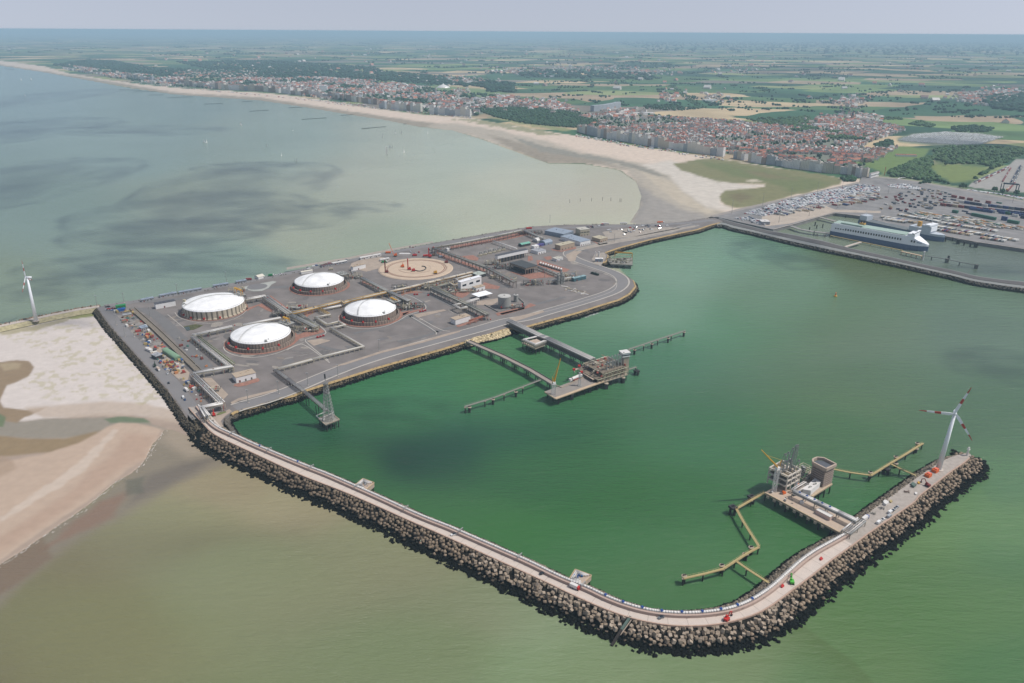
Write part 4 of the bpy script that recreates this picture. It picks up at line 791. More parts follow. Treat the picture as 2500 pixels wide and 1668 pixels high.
    for z in (ZP+6, ZP+11, apex-4.5):
        for j in (-1,1): q.beam(c+n*(-W_/2)+d*(j*D_/2)+Vector((0,0,z)), c+n*(W_/2)+d*(j*D_/2)+Vector((0,0,z)), .5,.6)
        for i in range(4): q.beam(c+n*((i-1.5)*W_/3)-d*D_/2+Vector((0,0,z)), c+n*((i-1.5)*W_/3)+d*D_/2+Vector((0,0,z)), .5,.6)
    q.build('pump_deck_frame', m_dsteel, t); q = MB()
    q.box(c.x, c.y, apex-4.4, D_+1, W_+1, .3, u)
    for i in range(14): p = c+n*random.uniform(-8,8)+d*random.uniform(-5,5); q.box(p.x, p.y, apex-4.1, random.uniform(.5,2), random.uniform(.5,2), random.uniform(.5,2.2), random.random())
    q.build('pump_deck', m_steel, t)
    if k in (0, 1, 3):
        q = MB(); s_ = {0:(1,8.5,7.5),1:(.55,5,6),3:(.7,7,2)}[k]; a = c+n*(-s_[1])+Vector((0,0,apex-4)); b = c+n*(s_[1])+Vector((0,0,apex-4)); zz = Vector((0,0,s_[2]))
        for pa in (a, b):
            for j in (-.9, .9): q.tube(pa+d*j*1.8, pa+d*j*.9+zz, .35, 5)
        for j in (-.9, .9): q.beam(a+d*j+zz, b+d*j+zz, .6, 1.3)
        for i in range(9): f = i/8.; q.tube(a.lerp(b,f)+d*.9*(1 if i%2 else -1)+zz, a.lerp(b,min(f+.125,1))+d*.9*(-1 if i%2 else 1)+zz, .2, 4)
        q.build('hoist_gantry', m_yel, t)
# small grey tanks
for f, xl, xr, yf, h, dom, lab in (('T3',1845,2090,1215,15.8,.8,'big plain grey cylindrical tank inside a low bund wall'), ('T3',2145,2235,1085,10,.5,'small grey cylindrical tank behind the bigger grey one')):
    a = P(f, xl, yf-18, ZP); b = P(f, xr, yf-18, ZP); r = (b-a).length/2; c = P(f,(xl+xr)/2,yf,ZP)+Vector((0,r,0)); r *= (c.y/(c.y-r))
    t = thing('cylindrical_tank', c, lab, 'tank'); q = MB(); q.lathe(c.x, c.y, [(r,ZP),(r,ZP+h)], 40); q.build('wall', m_steel, t, smooth=False)
    q = MB(); q.lathe(c.x, c.y, [(r+.15,ZP+h-.2),(r+.15,ZP+h+.1),(r*.5,ZP+h+dom*.8),(.05,ZP+h+dom)], 40); q.build('roof', mat('tank_roof_grey', C(204,202,196), .6, .05, .4), t)
    q = MB(); q.path([Vector((c.x+r*math.cos(R(a_)), c.y+r*math.sin(R(a_)), ZP+h+1.1)) for a_ in range(0,361,15)], .1, 4); q.box(c.x, c.y, ZP+h+.3, 1.6,1.6,1.,.4); q.build('railing', m_dsteel, t)
    q = MB(); q.path([Vector((c.x+(r+.5)*math.cos(R(-140+a_*7)), c.y+(r+.5)*math.sin(R(-140+a_*7)), ZP+h*a_/10)) for a_ in range(11)], .2, 4); q.build('stair', m_dsteel, t)
q = MB(); bw = PL('T3', [(1590,1120),(1840,1250),(2350,1130),(2350,1090),(2240,985)], ZP+1.4)
for a, b in zip(bw[:-1], bw[1:]): q.beam(a, b, .8, 1.4)
single(q, 'bund_wall', m_grey, 'low grey bund wall around the two grey cylindrical tanks', 'wall')
# ------------------------------------------------------------------ pipe racks
def rack(name, pts, label, w=6., npipe=5, frame=m_dsteel, pipes=None, rp=.45, span=9., zg=ZP, levels=2, cat='pipe rack', rail=False):
    pts = [Vector(p) for p in pts]; t = thing(name, (pts[0].x, pts[0].y, zg), label, cat); q = MB()
    rs = []
    for a, b in zip(pts[:-1], pts[1:]):
        n = max(1, int((b-a).length/span)); rs += [a.lerp(b, i/n) for i in range(n)]
    rs.append(pts[-1])
    for i, p in enumerate(rs):
        a = rs[max(i-1,0)]; b = rs[min(i+1,len(rs)-1)]; d = (b-a); d.z = 0
        if d.length < 1e-3: continue
        d.normalize(); n = Vector((-d.y, d.x, 0))
        for s_ in (-1,1): q.box(p.x+n.x*s_*w*.45, p.y+n.y*s_*w*.45, zg, .42,.42, p.z-zg, math.atan2(d.y,d.x))
        q.beam(p-n*w*.5, p+n*w*.5, .45, .5)
        if levels > 1 and p.z-zg > 4: q.beam(p-n*w*.5-Vector((0,0,2.4)), p+n*w*.5-Vector((0,0,2.4)), .4, .4)
    for s_ in (-1,1):
        o = offset(pts, s_*w*.47)
        for a, b in zip(o[:-1], o[1:]): q.beam(a, b, .35, .5)
    q.build('frame', frame, t)
    for k in range(npipe):
        o = offset(pts, (k-(npipe-1)/2)*w*.86/max(npipe-1,1)) if npipe > 1 else pts; r = rp*random.choice([.6,.8,1,1.15]); q = MB(); q.path([p+Vector((0,0,r)) for p in o], r, 6); q.build('pipe', random.choice(pipes) if pipes else m_pipe2, t, smooth=True)
    if levels > 1:
        for k in range(max(npipe-2,1)):
            o = offset(pts, (k-(npipe-3)/2)*w*.2); r = rp*.6; q = MB(); q.path([p+Vector((0,0,r-2.4)) for p in o], r, 5); q.build('pipe', random.choice(pipes) if pipes else m_pipe2, t)
    if levels > 1 and zg == ZP:
        q = MB()
        for p in rs:
            for _ in range(3):
                u, v = random.uniform(-w*.6,w*.6), random.uniform(-w*.6,w*.6); h = random.choice([.8,1.4,2.2]); c = random.choice([C(190,70,60),C(170,166,156),C(210,204,188),C(110,106,100),C(150,130,110),C(120,124,126)])
                if random.random() < .6: q.box(p.x+u,p.y+v,zg+random.choice([0,0,p.z-zg]),random.uniform(.5,1.6),random.uniform(.5,1.4),h,.3,c)
                else: q.tube((p.x+u,p.y+v,zg),(p.x+u,p.y+v,p.z+random.uniform(-2,1.5)),.2,4,col=c)
        q.build('valves', vmat('plant_paint', .55, .1, 1), t)
    if rail:
        q = MB()
        for s_ in (-1,1): q.path([p+Vector((0,0,1.1)) for p in offset(pts, s_*w*.5)], .09, 4)
        q.build('railing', frame, t)
    return t
GP = [m_pipe2, m_steel, m_pipe2, mat('olive_pipe', C(150,146,124), .5, .1, 1), mat('pale_pipe', C(212,208,200), .4, .06, 1)]; WP = [m_pipe, m_pipe, m_pipe2]; BR = mat('brown_steel', C(116,92,78), .7, .2, .8)
YP = [mat('ochre_pipe', C(206,170,100), .6, .1, 1), m_pipe2, GP[4]]
def Z(h): return ZP+h
rack('pipe_rack', PL('T1', [(1430,830),(1880,745)], Z(6)), 'short pipe rack with white pipes on pillars just right of the far left tank', 7, 5, m_beige, WP)
rack('pipe_rack', PL('T2', [(45,420),(430,690)], Z(7)), 'straight pipe rack with blue grey pipes between the far left tank and the valve cluster', 8, 6, m_beige, GP)
rack('pipe_rack', PL('T2', [(470,690),(880,590),(1260,495),(1300,520),(1380,490),(1990,345)], Z(6)), 'long pipe rack with ochre edges running between the left and right tanks', 6.5, 5, mat('ochre_steel', C(206,160,84), .6, .1, .5), YP)
rack('pipe_rack', PL('T2', [(2000,345),(2350,270)], Z(7))+PL('T3', [(350,745),(740,650),(1350,505)], Z(6)), 'long ochre pipe rack passing in front of the round sand site', 6, 5, mat('ochre_steel', (1,1,1)), YP)
rack('pipe_rack', PL('T2', [(1590,120),(1985,325)], Z(7)), 'pipe rack leading from the sea road tank to the central crossing', 7, 6, m_beige, GP)
rack('pipe_rack', PL('T2', [(2010,335),(2340,490)], Z(7))+PL('T3', [(60,1000),(150,1050)], Z(6)), 'grey pipe rack sloping down behind the tank nearest the main trestle', 6, 5, m_beige, GP)
rack('pipe_rack', PL('T2', [(470,715),(860,905)], Z(6.5)), 'wide grey pipe rack ending at the guard house tank', 7, 6, m_beige, GP)
rack('pipe_rack', PL('T2', [(590,690),(690,760),(890,890)], Z(5)), 'narrow dark pipe rack beside the wide grey one near the guard house tank', 5, 4, m_dsteel, GP)
rack('pipe_rack', PL('T2', [(1090,705),(850,750),(1030,865),(1215,820),(1320,872),(1095,925),(1610,1215),(740,1432)], Z(3.6))+PL('c4', [(2200,305),(1870,395)], Z(3.8)), 'low tan pipe rack zigzagging from the tanks across the open yard', 3.6, 3, m_beige, [m_beige, GP[4]], levels=1, rp=.5, span=6)
rack('pipe_rack', PL('T2', [(880,600),(1060,700)], Z(4.5)), 'very short pipe rack linking the ochre rack to the low tan zigzag', 4, 3, m_beige, YP, levels=1)
rack('pipe_rack', PL('c1', [(1440,1165),(1060,1250)], Z(5)), 'white pipe rack in front of the far left tank', 5.5, 4, m_beige, WP, rp=.55)
rack('pipe_rack', PL('c1', [(1060,1262),(1430,1560)], Z(5)), 'white pipe rack running down the yard left of the guard house tank', 5.5, 4, m_beige, WP, rp=.6)
rack('pipe_rack', PL('c1', [(1110,1262),(1450,1520)], Z(2)), 'low green and tan pipe track right of the white rack', 3, 3, m_beige, [mat('moss_pipe', C(140,150,110), .7, .2, 1), GP[4]], levels=1)
rack('pipe_rack', PL('c4', [(1440,370),(1065,438)], Z(6)), 'white pipe rack crossing above the guard house forecourt', 6, 4, m_beige, WP, rp=.6)
rack('pipe_rack', PL('c4', [(1060,450),(1340,722)], Z(7)), 'white pipe rack on concrete pillars beside the lower storage yard', 6, 4, m_conc2, WP, rp=.65, span=7)
rack('pipe_rack', PL('c4', [(1345,725),(1145,768),(1200,850)], Z(7)), 'white pipe bridge turning down onto the breakwater', 5.5, 4, m_beige, WP, rp=.65)
rack('pipe_rack', PL('c1', [(1540,1150),(1900,1080)], Z(4)), 'white topped pipe rack behind the guard house tank', 5, 4, m_beige, WP, levels=1)
rack('pipe_rack', PL('T3', [(590,810),(1250,1115),(1640,1315)], Z(8)), 'dark tall pipe rack forming the landward part of the main trestle', 7, 7, m_dsteel, GP, rail=True)
rack('pipe_rack', PL('T3', [(1240,1075),(1000,1140),(1130,1205),(1345,1150)], Z(7)), 'square pale expansion loop beside the main pipe rack', 4.5, 3, m_beige, [GP[4]], levels=1, rp=.55)
rack('pipe_rack', PL('T3', [(1470,1010),(1240,1080)], Z(6)), 'short pale pipe rack joining the white canopy to the main rack', 4, 3, m_pipe, WP, levels=1)
rack('pipe_rack', PL('T3', [(610,40),(1600,400),(2170,690)], Z(9)), 'tall brown pipe rack from the sea road past the round sand site', 7, 6, BR, GP)
rack('pipe_rack', PL('c2', [(1400,412),(1980,305),(2250,245)], Z(9)), 'tall brown pipe rack parallel to the sea road', 7, 5, BR, GP)
rack('pipe_rack', PL('c2', [(1975,345),(2200,420)], Z(5)), 'thin white pipe rack running to the dark roofed hall', 3, 3, m_pipe, WP, levels=1)
rack('pipe_rack', PL('c3', [(700,245),(900,330)], Z(7)), 'brown pipe rack between the sea road and the offices', 6, 5, BR, GP)
rack('pipe_rack', PL('T3', [(1450,625),(1010,760),(900,700)], Z(5)), 'ochre and brown pipe rack left of the white hall', 5, 4, mat('ochre_steel',(1,1,1)), YP)
rack('pipe_rack', PL('T3', [(1340,560),(1040,640),(1100,680),(1330,610)], Z(5)), 'pale pipe loop behind the white hall', 4, 3, mat('ochre_steel',(1,1,1)), [GP[4]], levels=1)
rack('pipe_rack', PL('T3', [(900,720),(650,790),(900,900),(1020,870)], Z(6)), 'grey pipe rack round the process block left of the white hall', 5, 4, m_dsteel, GP)
rack('pipe_rack', PL('T2', [(1440,470),(1900,395)], Z(3)), 'low white pipe track behind the tank nearest the trestle', 3.5, 3, m_beige, WP, levels=1)
rack('pipe_rack', PL('T2', [(980,620),(1260,565)], Z(3)), 'low white pipe track below the ochre rack', 3.5, 3, m_beige, WP, levels=1)
rack('pipe_rack', PL('c3', [(830,590),(1030,665)], Z(5)), 'pale pipe rack in front of the row of air coolers', 5, 4, m_beige, GP)
rack('pipe_rack', PL('c3', [(940,730),(1180,690)], Z(5)), 'pale pipe rack beside the tall silver columns', 5, 4, m_beige, GP)
rack('pipe_rack', PL('T3', [(1300,1440),(1640,1325)], Z(5)), 'red brown pipe bridge from the tan roofed store to the main rack', 2.6, 2, mat('rust_steel', C(190,120,96), .7, .1, 1), [mat('rust_steel',(1,1,1))], levels=1)
# long low wall with trench on the west yard
q = MB(); tr = PL('c1', [(480,985),(700,1180),(1100,1567)], ZP+2.4)+PL('c4', [(1110,405)], ZP+2.4)
for o in (-3.2, 3.2):
    oo_ = offset(tr, o)
    for a, b in zip(oo_[:-1], oo_[1:]): q.beam(a, b, .9, 2.4)
oo_ = tr
for a, b in zip(oo_[:-1], oo_[1:]): q.beam(a-Vector((0,0,1.)), b-Vector((0,0,1.)), 5.4, .4)
single(q, 'culvert', mat('brown_concrete', C(134,124,110), .85, .15, .4), 'long straight brown concrete culvert across the west yard', 'culvert')
# ------------------------------------------------------------------ process blocks: frames full of vessels and pipes
def process(f, x, y, w, d, h, rot, label, seed=0, vessels=6, cols=None, name='process_unit', dens=1.):
    c = P(f, x, y, ZP); t = thing(name, c, label, 'process unit'); rs = random.Random(seed); q = MB(); cr, sr = math.cos(rot), math.sin(rot)
    def pt(u, v, z): return Vector((c.x+u*cr-v*sr, c.y+u*sr+v*cr, ZP+z))
    nx, ny = max(2,int(w/6)+1), max(2,int(d/6)+1)
    for i in range(nx):
        for j in range(ny):
            hh = h*rs.choice([.5,.75,1]); p = pt((i/(nx-1)-.5)*w, (j/(ny-1)-.5)*d, 0); q.box(p.x, p.y, ZP, .4,.4,hh, rot)
    for z in (h*.5, h*.75, h):
        for i in range(nx):
            if rs.random() < .6: q.beam(pt((i/(nx-1)-.5)*w,-d/2,z), pt((i/(nx-1)-.5)*w,d/2,z), .4,.45)
        for j in range(ny):
            if rs.random() < .6: q.beam(pt(-w/2,(j/(ny-1)-.5)*d,z), pt(w/2,(j/(ny-1)-.5)*d,z), .4,.45)
    q.build('steel_frame', m_beige if seed%2 else m_dsteel, t)
    q = MB()
    for k in range(int(w*d/9*dens)):
        z = h*rs.choice([.15,.5,.55,.8]); u, v = rs.uniform(-.5,.5)*w, rs.uniform(-.5,.5)*d; l = rs.uniform(2,9); r = rs.choice([.15,.22,.3])
        if rs.random() < .5: pts = [pt(u,v,z), pt(min(u+l,w/2),v,z), pt(min(u+l,w/2),v,z*rs.uniform(.3,1))]
        else: pts = [pt(u,v,z), pt(u,min(v+l,d/2),z), pt(u,min(v+l,d/2),z+rs.uniform(-2,1))]
        q.path(pts, r, 5, col=rs.choice([C(206,202,194),C(160,158,150),C(140,134,116),C(120,118,112),C(190,180,150)]))
    for k in range(int(w*d/14*dens)):
        u, v = rs.uniform(-.5,.5)*w, rs.uniform(-.5,.5)*d; p = pt(u,v,0); q.box(p.x, p.y, ZP+rs.choice([0,h*.5]), rs.uniform(.6,2), rs.uniform(.6,2), rs.uniform(.6,2.2), rot, rs.choice([C(200,60,50),C(170,168,160),C(110,110,106),C(210,204,190),C(90,88,84),C(190,110,90)]))
    q.build('pipes_and_valves', vmat('plant_paint', .55, .1, 1), t)
    for k in range(vessels):
        u, v = rs.uniform(-.4,.4)*w, rs.uniform(-.4,.4)*d; q = MB(); r = rs.uniform(.7,1.5)
        if rs.random() < .4: q.tube(pt(u,v,0), pt(u,v,rs.uniform(.5,1.15)*h), r, 10)
        else: q.tube(pt(u-3,v,r+.8), pt(u+3,v,r+.8), r, 10)
        q.build('vessel', rs.choice([m_steel, m_pipe2, GP[4], m_beige]), t, smooth=False)
    return t
process('T2', 680, 965, 34, 12, 6, .1, 'cluttered green grey valve deck on brick paving right of the guard house tank', 1)
process('T2', 330, 720, 26, 12, 6, .15, 'dense dark pipe crossing between the two left tanks', 2)
process('T2', 560, 615, 26, 9, 5, .15, 'white and grey pipe tangle above the left pipe crossing', 3)
process('T2', 2150, 520, 26, 14, 6, .1, 'grey valve deck behind the tank nearest the trestle', 4)
process('T2', 2250, 610, 16, 18, 6, .1, 'dark valve deck with red boxes right of the tank nearest the trestle', 5)
process('T3', 180, 1190, 36, 14, 5, .15, 'broad valve deck with red bases inside a rounded kerb', 6)
process('T3', 530, 840, 14, 10, 9, .15, 'tall silver pipe junction at the head of the main rack', 7)
process('T3', 230, 830, 36, 9, 5, .15, 'busy strip of red and grey valves below the ochre rack', 8)
process('T3', 800, 770, 30, 14, 6, .15, 'process block full of pipes left of the white hall', 9)
process('T3', 960, 870, 16, 9, 7, .15, 'dark framed block at the left end of the white hall', 10)
process('T2', 1440, 130, 28, 12, 7, .15, 'grey valve deck right of the sea road tank', 11)
process('c3', 510, 605, 30, 14, 9, .1, 'dark steel process frame left of the black hall', 12)
process('c3', 400, 570, 26, 10, 6, .1, 'pale pipe manifold in front of the dark roofed hall', 13)
process('c3', 790, 765, 28, 12, 7, .1, 'isolated pale skid with tanks on the open yard', 14)
process('c3', 1120, 705, 26, 14, 8, .1, 'silver process skid beside the tall columns', 15)
process('c3', 760, 280, 44, 12, 6, .15, 'brown heap of pipework between sea road rack and offices', 16)
process('T3', 2010, 640, 30, 9, 4, -.5, 'row of dark valves along the tall brown rack', 17)
process('T3', 1260, 880, 30, 10, 3, .1, 'scattered valves on red brick below the white hall', 19, dens=.6)
process('c3', 590, 985, 32, 10, 3.5, .1, 'row of small pumps beside the grey cylindrical tanks', 20)
process('c4', 1270, 600, 10, 8, 3, .1, 'small pump skid by the white pipe rack', 22, vessels=2)
process('T1', 1250, 660, 22, 8, 6, .4, 'steel deck beneath the yellow hoist of the far left tank', 23)
process('c2', 1080, 800, 22, 10, 5, .2, 'pipe crossing where the ochre racks meet', 24)
# tall silver columns
for k, (x, h, r) in enumerate(((1028,18,2.2),(1058,22,1.6),(1075,14,1.8))):
    c = P('c3', x, 762-k*6, ZP); t = thing('process_column', c, ['broad silver column nearest the open yard','slim silver column, the tallest of three','squat silver column behind the other two'][k], 'column', 'silver process columns')
    q = MB(); q.lathe(c.x, c.y, [(r,ZP),(r,ZP+h*.8),(r*.55,ZP+h*.85),(r*.55,ZP+h)], 14); q.build('shell', m_steel, t); q = MB()
    for z in (.3,.55,.8): q.lathe(c.x, c.y, [(r+.9,ZP+h*z),(r+.9,ZP+h*z+.3)], 14)
    q.build('platforms', m_dsteel, t)
# air coolers
for k in range(9):
    c = P('c3', 858+k*24.5, 575+k*7.5, ZP); t = thing('air_cooler', c, 'white cylindrical air cooler in the diagonal row beside the black hall', 'cooler', 'air coolers in the diagonal row')
    q = MB(); q.box(c.x, c.y, ZP, 3.4,5.4,2.2,.1); q.build('base', m_dsteel, t); q = MB(); q.tube((c.x-1,c.y-2.4,ZP+3.2),(c.x+1,c.y+2.4,ZP+3.2),1.3,10); q.build('drum', m_pipe, t)
for k in range(6):
    c = P('c3', 285+k*44, 490-k*11, ZP); t = thing('cooling_skid', c, 'grey fan skid with curved duct in the row behind the dark roofed hall', 'fan skid', 'fan skids behind the hall')
    q = MB(); q.box(c.x, c.y, ZP, 7,5,2.2,.15); q.build('base', m_beige, t); q = MB(); q.path([Vector((c.x-1,c.y,ZP+2)),Vector((c.x-1,c.y,ZP+6)),Vector((c.x+1.5,c.y+1,ZP+7)),Vector((c.x+3,c.y+1,ZP+4))], 1.0, 8); q.build('duct', m_steel, t)
# ------------------------------------------------------------------ buildings
def fbox(f, fl, frr, bl, h, z=ZP):
    a = P(f, *fl, z); b = P(f, *frr, z); A = P(f, *bl, z+h); dv = Vector((A.x-a.x, A.y-a.y, 0)); n = Vector((-(b-a).y, (b-a).x, 0)).normalized()
    dep = max(dv.dot(n), 5); return a, b, b+n*dep, a+n*dep
def building(f, fl, frr, bl, h, label, wallc, roofc, name='building', z=ZP, doors=3, overhang=.3, kind='flat', wins=0, dep=None, axis='w', cat='building', group=None):
    a, b, c, d = fbox(f, fl, frr, bl, h, z)
    if dep: n = (d-a).normalized(); c = b+n*dep; d = a+n*dep
    if axis == 'd': a, b, c, d = b, c, d, a
    ctr = (a+b+c+d)/4; t = thing(name, ctr, label, cat, group); q = MB(); q.prism([a,b,c,d], z, z+h); q.build('wall', wallc, t)
    u = (b-a).normalized(); n = Vector((-u.y,u.x,0)); L_ = (b-a).length; D_ = (d-a).length; q = MB(); o = overhang
    A, B, C_, D = a-u*o-n*o, b+u*o-n*o, b+u*o+n*(D_+o), a-u*o+n*(D_+o)
    zt = z+h+.02
    if kind == 'flat':
        q.prism([A,B,C_,D], zt, zt+.45)
        for k in range(3): w_ = ctr+u*random.uniform(-.3,.3)*L_+n*random.uniform(-.25,.25)*D_; q.box(w_.x, w_.y, zt+.4, random.uniform(.8,2.2), random.uniform(.8,2), random.uniform(.5,1.2), math.atan2(u.y,u.x))
    elif kind == 'gable':
        rh = D_*.22; m1, m2 = (A+D)/2, (B+C_)/2; V_ = [(p.x,p.y,zt) for p in (A,B,C_,D)]+[(m1.x,m1.y,zt+rh),(m2.x,m2.y,zt+rh)]; q.add(V_, [(0,1,5,4),(2,3,4,5),(3,0,4),(1,2,5),(3,2,1,0)])
    elif kind == 'barrel':
        nseg = 8; V_ = []
        for k in range(nseg+1):
            th = math.pi*k/nseg; cc = .5-.5*math.cos(th); zz = math.sin(th)*D_*.32
            for e in (A, B): w_ = e+n*(D_+2*o)*cc; V_.append((w_.x,w_.y,zt-.02+zz))
        q.add(V_, [(2*k,2*k+1,2*k+3,2*k+2) for k in range(nseg)]+[tuple(range(0,2*nseg+2,2))[::-1], tuple(range(1,2*nseg+2,2))])
    q.build('roof', roofc, t)
    for k in range(doors):
        p = a+u*L_*(k+.6)/(doors+.4); q = MB(); q.box(p.x-n.x*.05, p.y-n.y*.05, z, min(1.6,L_*.12), .2, min(2.4,h*.6), math.atan2(u.y,u.x)); q.build('door', mat('door_red_brown', C(120,50,40), .6, .1, 1) if k == 0 else m_dsteel, t)
    for k in range(wins):
        p = a+u*L_*(k+.5)/wins; q = MB(); q.box(p.x-n.x*.04, p.y-n.y*.04, z+h*.45, L_/wins*.55, .2, h*.22, math.atan2(u.y,u.x)); q.build('window', mat('dark_glass', C(46,56,66), .15, .1, 1), t)
    return t
m_wh = mat('white_render', C(235,233,230,1.2), .8, .03, .3); m_tanr = mat('tan_roof_felt', C(186,168,146), .9, .08, .5); m_dkr = mat('dark_roof_felt', C(86,88,94), .9, .1, .3); m_gr = mat('grey_cladding', C(170,172,176), .6, .06, .4)
m_bl = mat('blue_grey_cladding', C(152,164,178), .6, .08, .3); m_green = mat('green_sheet', C(40,140,80), .6, .1, .5); m_pgreen = mat('pale_green_sheet', C(134,168,136), .6, .08, .5); m_dk = mat('dark_cladding', C(60,60,62), .7, .2, .4)
building('H7', (440,890), (1010,748), (340,612), 6.2, 'small white guard house with tan flat roof on red brick paving', m_wh, m_tanr, 'guard_house')
building('c1', (710,1000), (900,965), (683,940), 6.8, 'white windowless store with dark flat roof, left of the ribbed tank', m_wh, m_dkr, 'store_building', doors=1)
building('c2', (635,635), (757,605), (605,590), 6.4, 'white store with tan roof between the sea road tank and the sand site', m_wh, m_tanr, 'store_building', doors=1)
building('T3', (1140,865), (1530,745), (1062,690), 12.5, 'tall white hall with rows of small roof vents', m_wh, mat('white_roof', C(236,236,238,1.2), .7, .03, .3), 'hall', doors=0, wins=3)
building('T3', (1475,625), (1618,585), (1335,530), 4.5, 'low hall with pale grey green roof behind the tall white hall', m_dk, mat('sage_roof', C(186,194,184), .7, .05, .3), 'hall', doors=0)
building('T3', (1430,880), (1600,835), (1325,795), 5.2, 'small white house with brown roof beside the tall white hall', m_wh, m_tanr, 'control_house', doors=2)
building('T3', (1035,1518), (1322,1432), (912,1392), 6.6, 'white store with tan flat roof close to the harbour road', m_wh, m_tanr, 'store_building', doors=0)
building('T3', (1740,640), (1810,625), (1720,560), 4.5, 'small beige block beneath the brown pipe rack', m_beige, m_tanr, 'pump_house', doors=1)
building('T3', (880,110), (918,100), (820,65), 4, 'tiny white hut behind the brown pipe rack', m_wh, m_wh, 'hut', doors=1)
# canopy
a, b, c, d = fbox('T3', (1475,1060), (1745,990), (1315,930), 6); t = thing('canopy', (a+c)/2, 'bright white carport canopy on slim posts below the white hall', 'canopy'); q = MB()
for k in range(7):
    f0, f1 = k/7., (k+1)/7.; p0, p1 = a.lerp(b,f0), a.lerp(b,f1); p2, p3 = d.lerp(c,f1), d.lerp(c,f0); q.prism([p0,p1.lerp(p0,.06),p2.lerp(p3,.06),p3], ZP+5.6+.1*(k%2), ZP+6.1+.1*(k%2))
q.build('roof', mat('white_sheet', (.85,.86,.86), .5, .02, 1), t); q = MB()
for f_ in (.05,.35,.65,.95):
    for g_ in (.1,.9): p = a.lerp(b,f_).lerp(d.lerp(c,f_),g_); q.box(p.x,p.y,ZP,.4,.4,5.6)
q.build('posts', m_pipe2, t)
def openhall(f, fl, frr, bl, h, label, fascia, roofc, nb, fz=.42):
    a, b, c, d = fbox(f, fl, frr, bl, h); t = thing('compressor_hall', (a+c)/2, label, 'hall'); u = (b-a).normalized(); n = Vector((-u.y,u.x,0)); q = MB(); q.prism([a,b,c,d], ZP+h*(1-fz), ZP+h); q.build('fascia', fascia, t)
    q = MB(); q.prism([a-u*.3-n*.3,b+u*.3-n*.3,c+u*.3+n*.3,d-u*.3+n*.3], ZP+h+.02, ZP+h+.4); q.build('roof', roofc, t)
    for k in range(nb+1):
        for e0, e1 in ((a,b),(d,c)): p = e0.lerp(e1,k/nb); q = MB(); q.box(p.x,p.y,ZP,.8,.8,h*(1-fz)); q.build('column', m_conc2 if e0 is a else m_dsteel, t)
    q = MB(); q.prism([a.lerp(c,.12),b.lerp(d,.12),c.lerp(a,.12),d.lerp(b,.12)], ZP, ZP+h*.5); q.build('machinery', m_dk, t)
openhall('c3', (450,562), (740,498), (393,487), 12.5, 'long open hall with black roof and white fascia on columns', m_wh, m_dkr, 10)
openhall('c3', (718,675), (830,648), (582,552), 11, 'square black roofed open hall in front of the long one', mat('brown_fascia', C(140,126,112), .8, .1, .4), mat('black_roof', C(74,78,80), .9, .1, .4), 5, .25)
building('c3', (1240,396), (1337,375), (1100,292), 7, 'blue grey workshop with five white gates at the front', m_wh, m_bl, 'workshop', doors=5)
building('c3', (1080,320), (1175,288), (870,258), 7, 'long blue grey roofed office building near the sea road', m_bl, m_bl, 'office_building', wins=8)
building('c3', (1240,300), (1328,290), (1145,228), 11, 'beige multi storey office block with rounded front', m_beige, mat('pale_roof', C(200,196,184), .8, .06, .4), 'office_building', wins=6)
building('c3', (1050,438), (1185,405), (972,385), 8, 'tan machine house with pipes on its roof', m_tanr, m_beige, 'machine_house', doors=4)
building('c3', (1430,362), (1500,345), (1340,312), 6, 'small tan roofed house at the edge of the office lot', m_tanr, m_beige, 'house', doors=3)
building('c3', (835,477), (912,458), (762,432), 4.6, 'white flat roofed annex between hall and machine house', m_wh, m_gr, 'annex')
building('c3', (800,425), (845,415), (770,392), 4.6, 'small white cabin with flat roof by the annex', m_wh, m_wh, 'cabin', doors=1)
building('c3', (1015,545), (1075,528), (965,512), 4.2, 'small white house with roller doors on brick corner', m_wh, mat('pale_roof',(1,1,1)), 'garage', doors=4)
building('c3', (830,365), (895,350), (808,330), 3, 'white round roofed tent shelter', m_gr, m_pipe, 'tent_shelter', kind='barrel', doors=1)
building('c3', (905,390), (975,372), (880,352), 3, 'pale blue round roofed shelter beside the white one', m_bl, m_bl, 'tent_shelter', kind='barrel', doors=1)
building('c3', (680,405), (765,388), (650,372), 4, 'dark shed with sea green roof', m_dk, mat('sea_green_roof', C(120,180,160), .6, .05, .5), 'shed', kind='gable', doors=1)
building('c3', (835,402), (895,392), (830,378), 2.8, 'purple blue site cabin', mat('violet_cabin', C(100,96,160), .6, .08, 1), mat('violet_cabin',(1,1,1)), 'site_cabin', doors=1)
building('c3', (1385,548), (1457,548), (1370,510), 5, 'white pump cabinet with vent stacks by the little dock', m_bl, m_wh, 'pump_cabinet', doors=2)
building('c3', (1180,738), (1296,712), (1175,695), 5, 'long teal container building near the silver columns', mat('teal_cladding', C(70,110,118), .6, .1, .5), mat('pale_teal', C(150,180,184), .6, .06, .4), 'cabin_building', doors=2)
building('c3', (1155,700), (1200,690), (1150,672), 5, 'stacked blue equipment box beside the teal container building', m_bl, m_bl, 'equipment_box', doors=1)
building('c3', (1340,660), (1410,680), (1340,635), 2.5, 'dark green truck trailer parked alone beside the curving road', mat('dark_green', C(50,66,54), .6, .1, 1), mat('dark_green',(1,1,1)), 'trailer', doors=0, dep=2.6, cat='trailer')
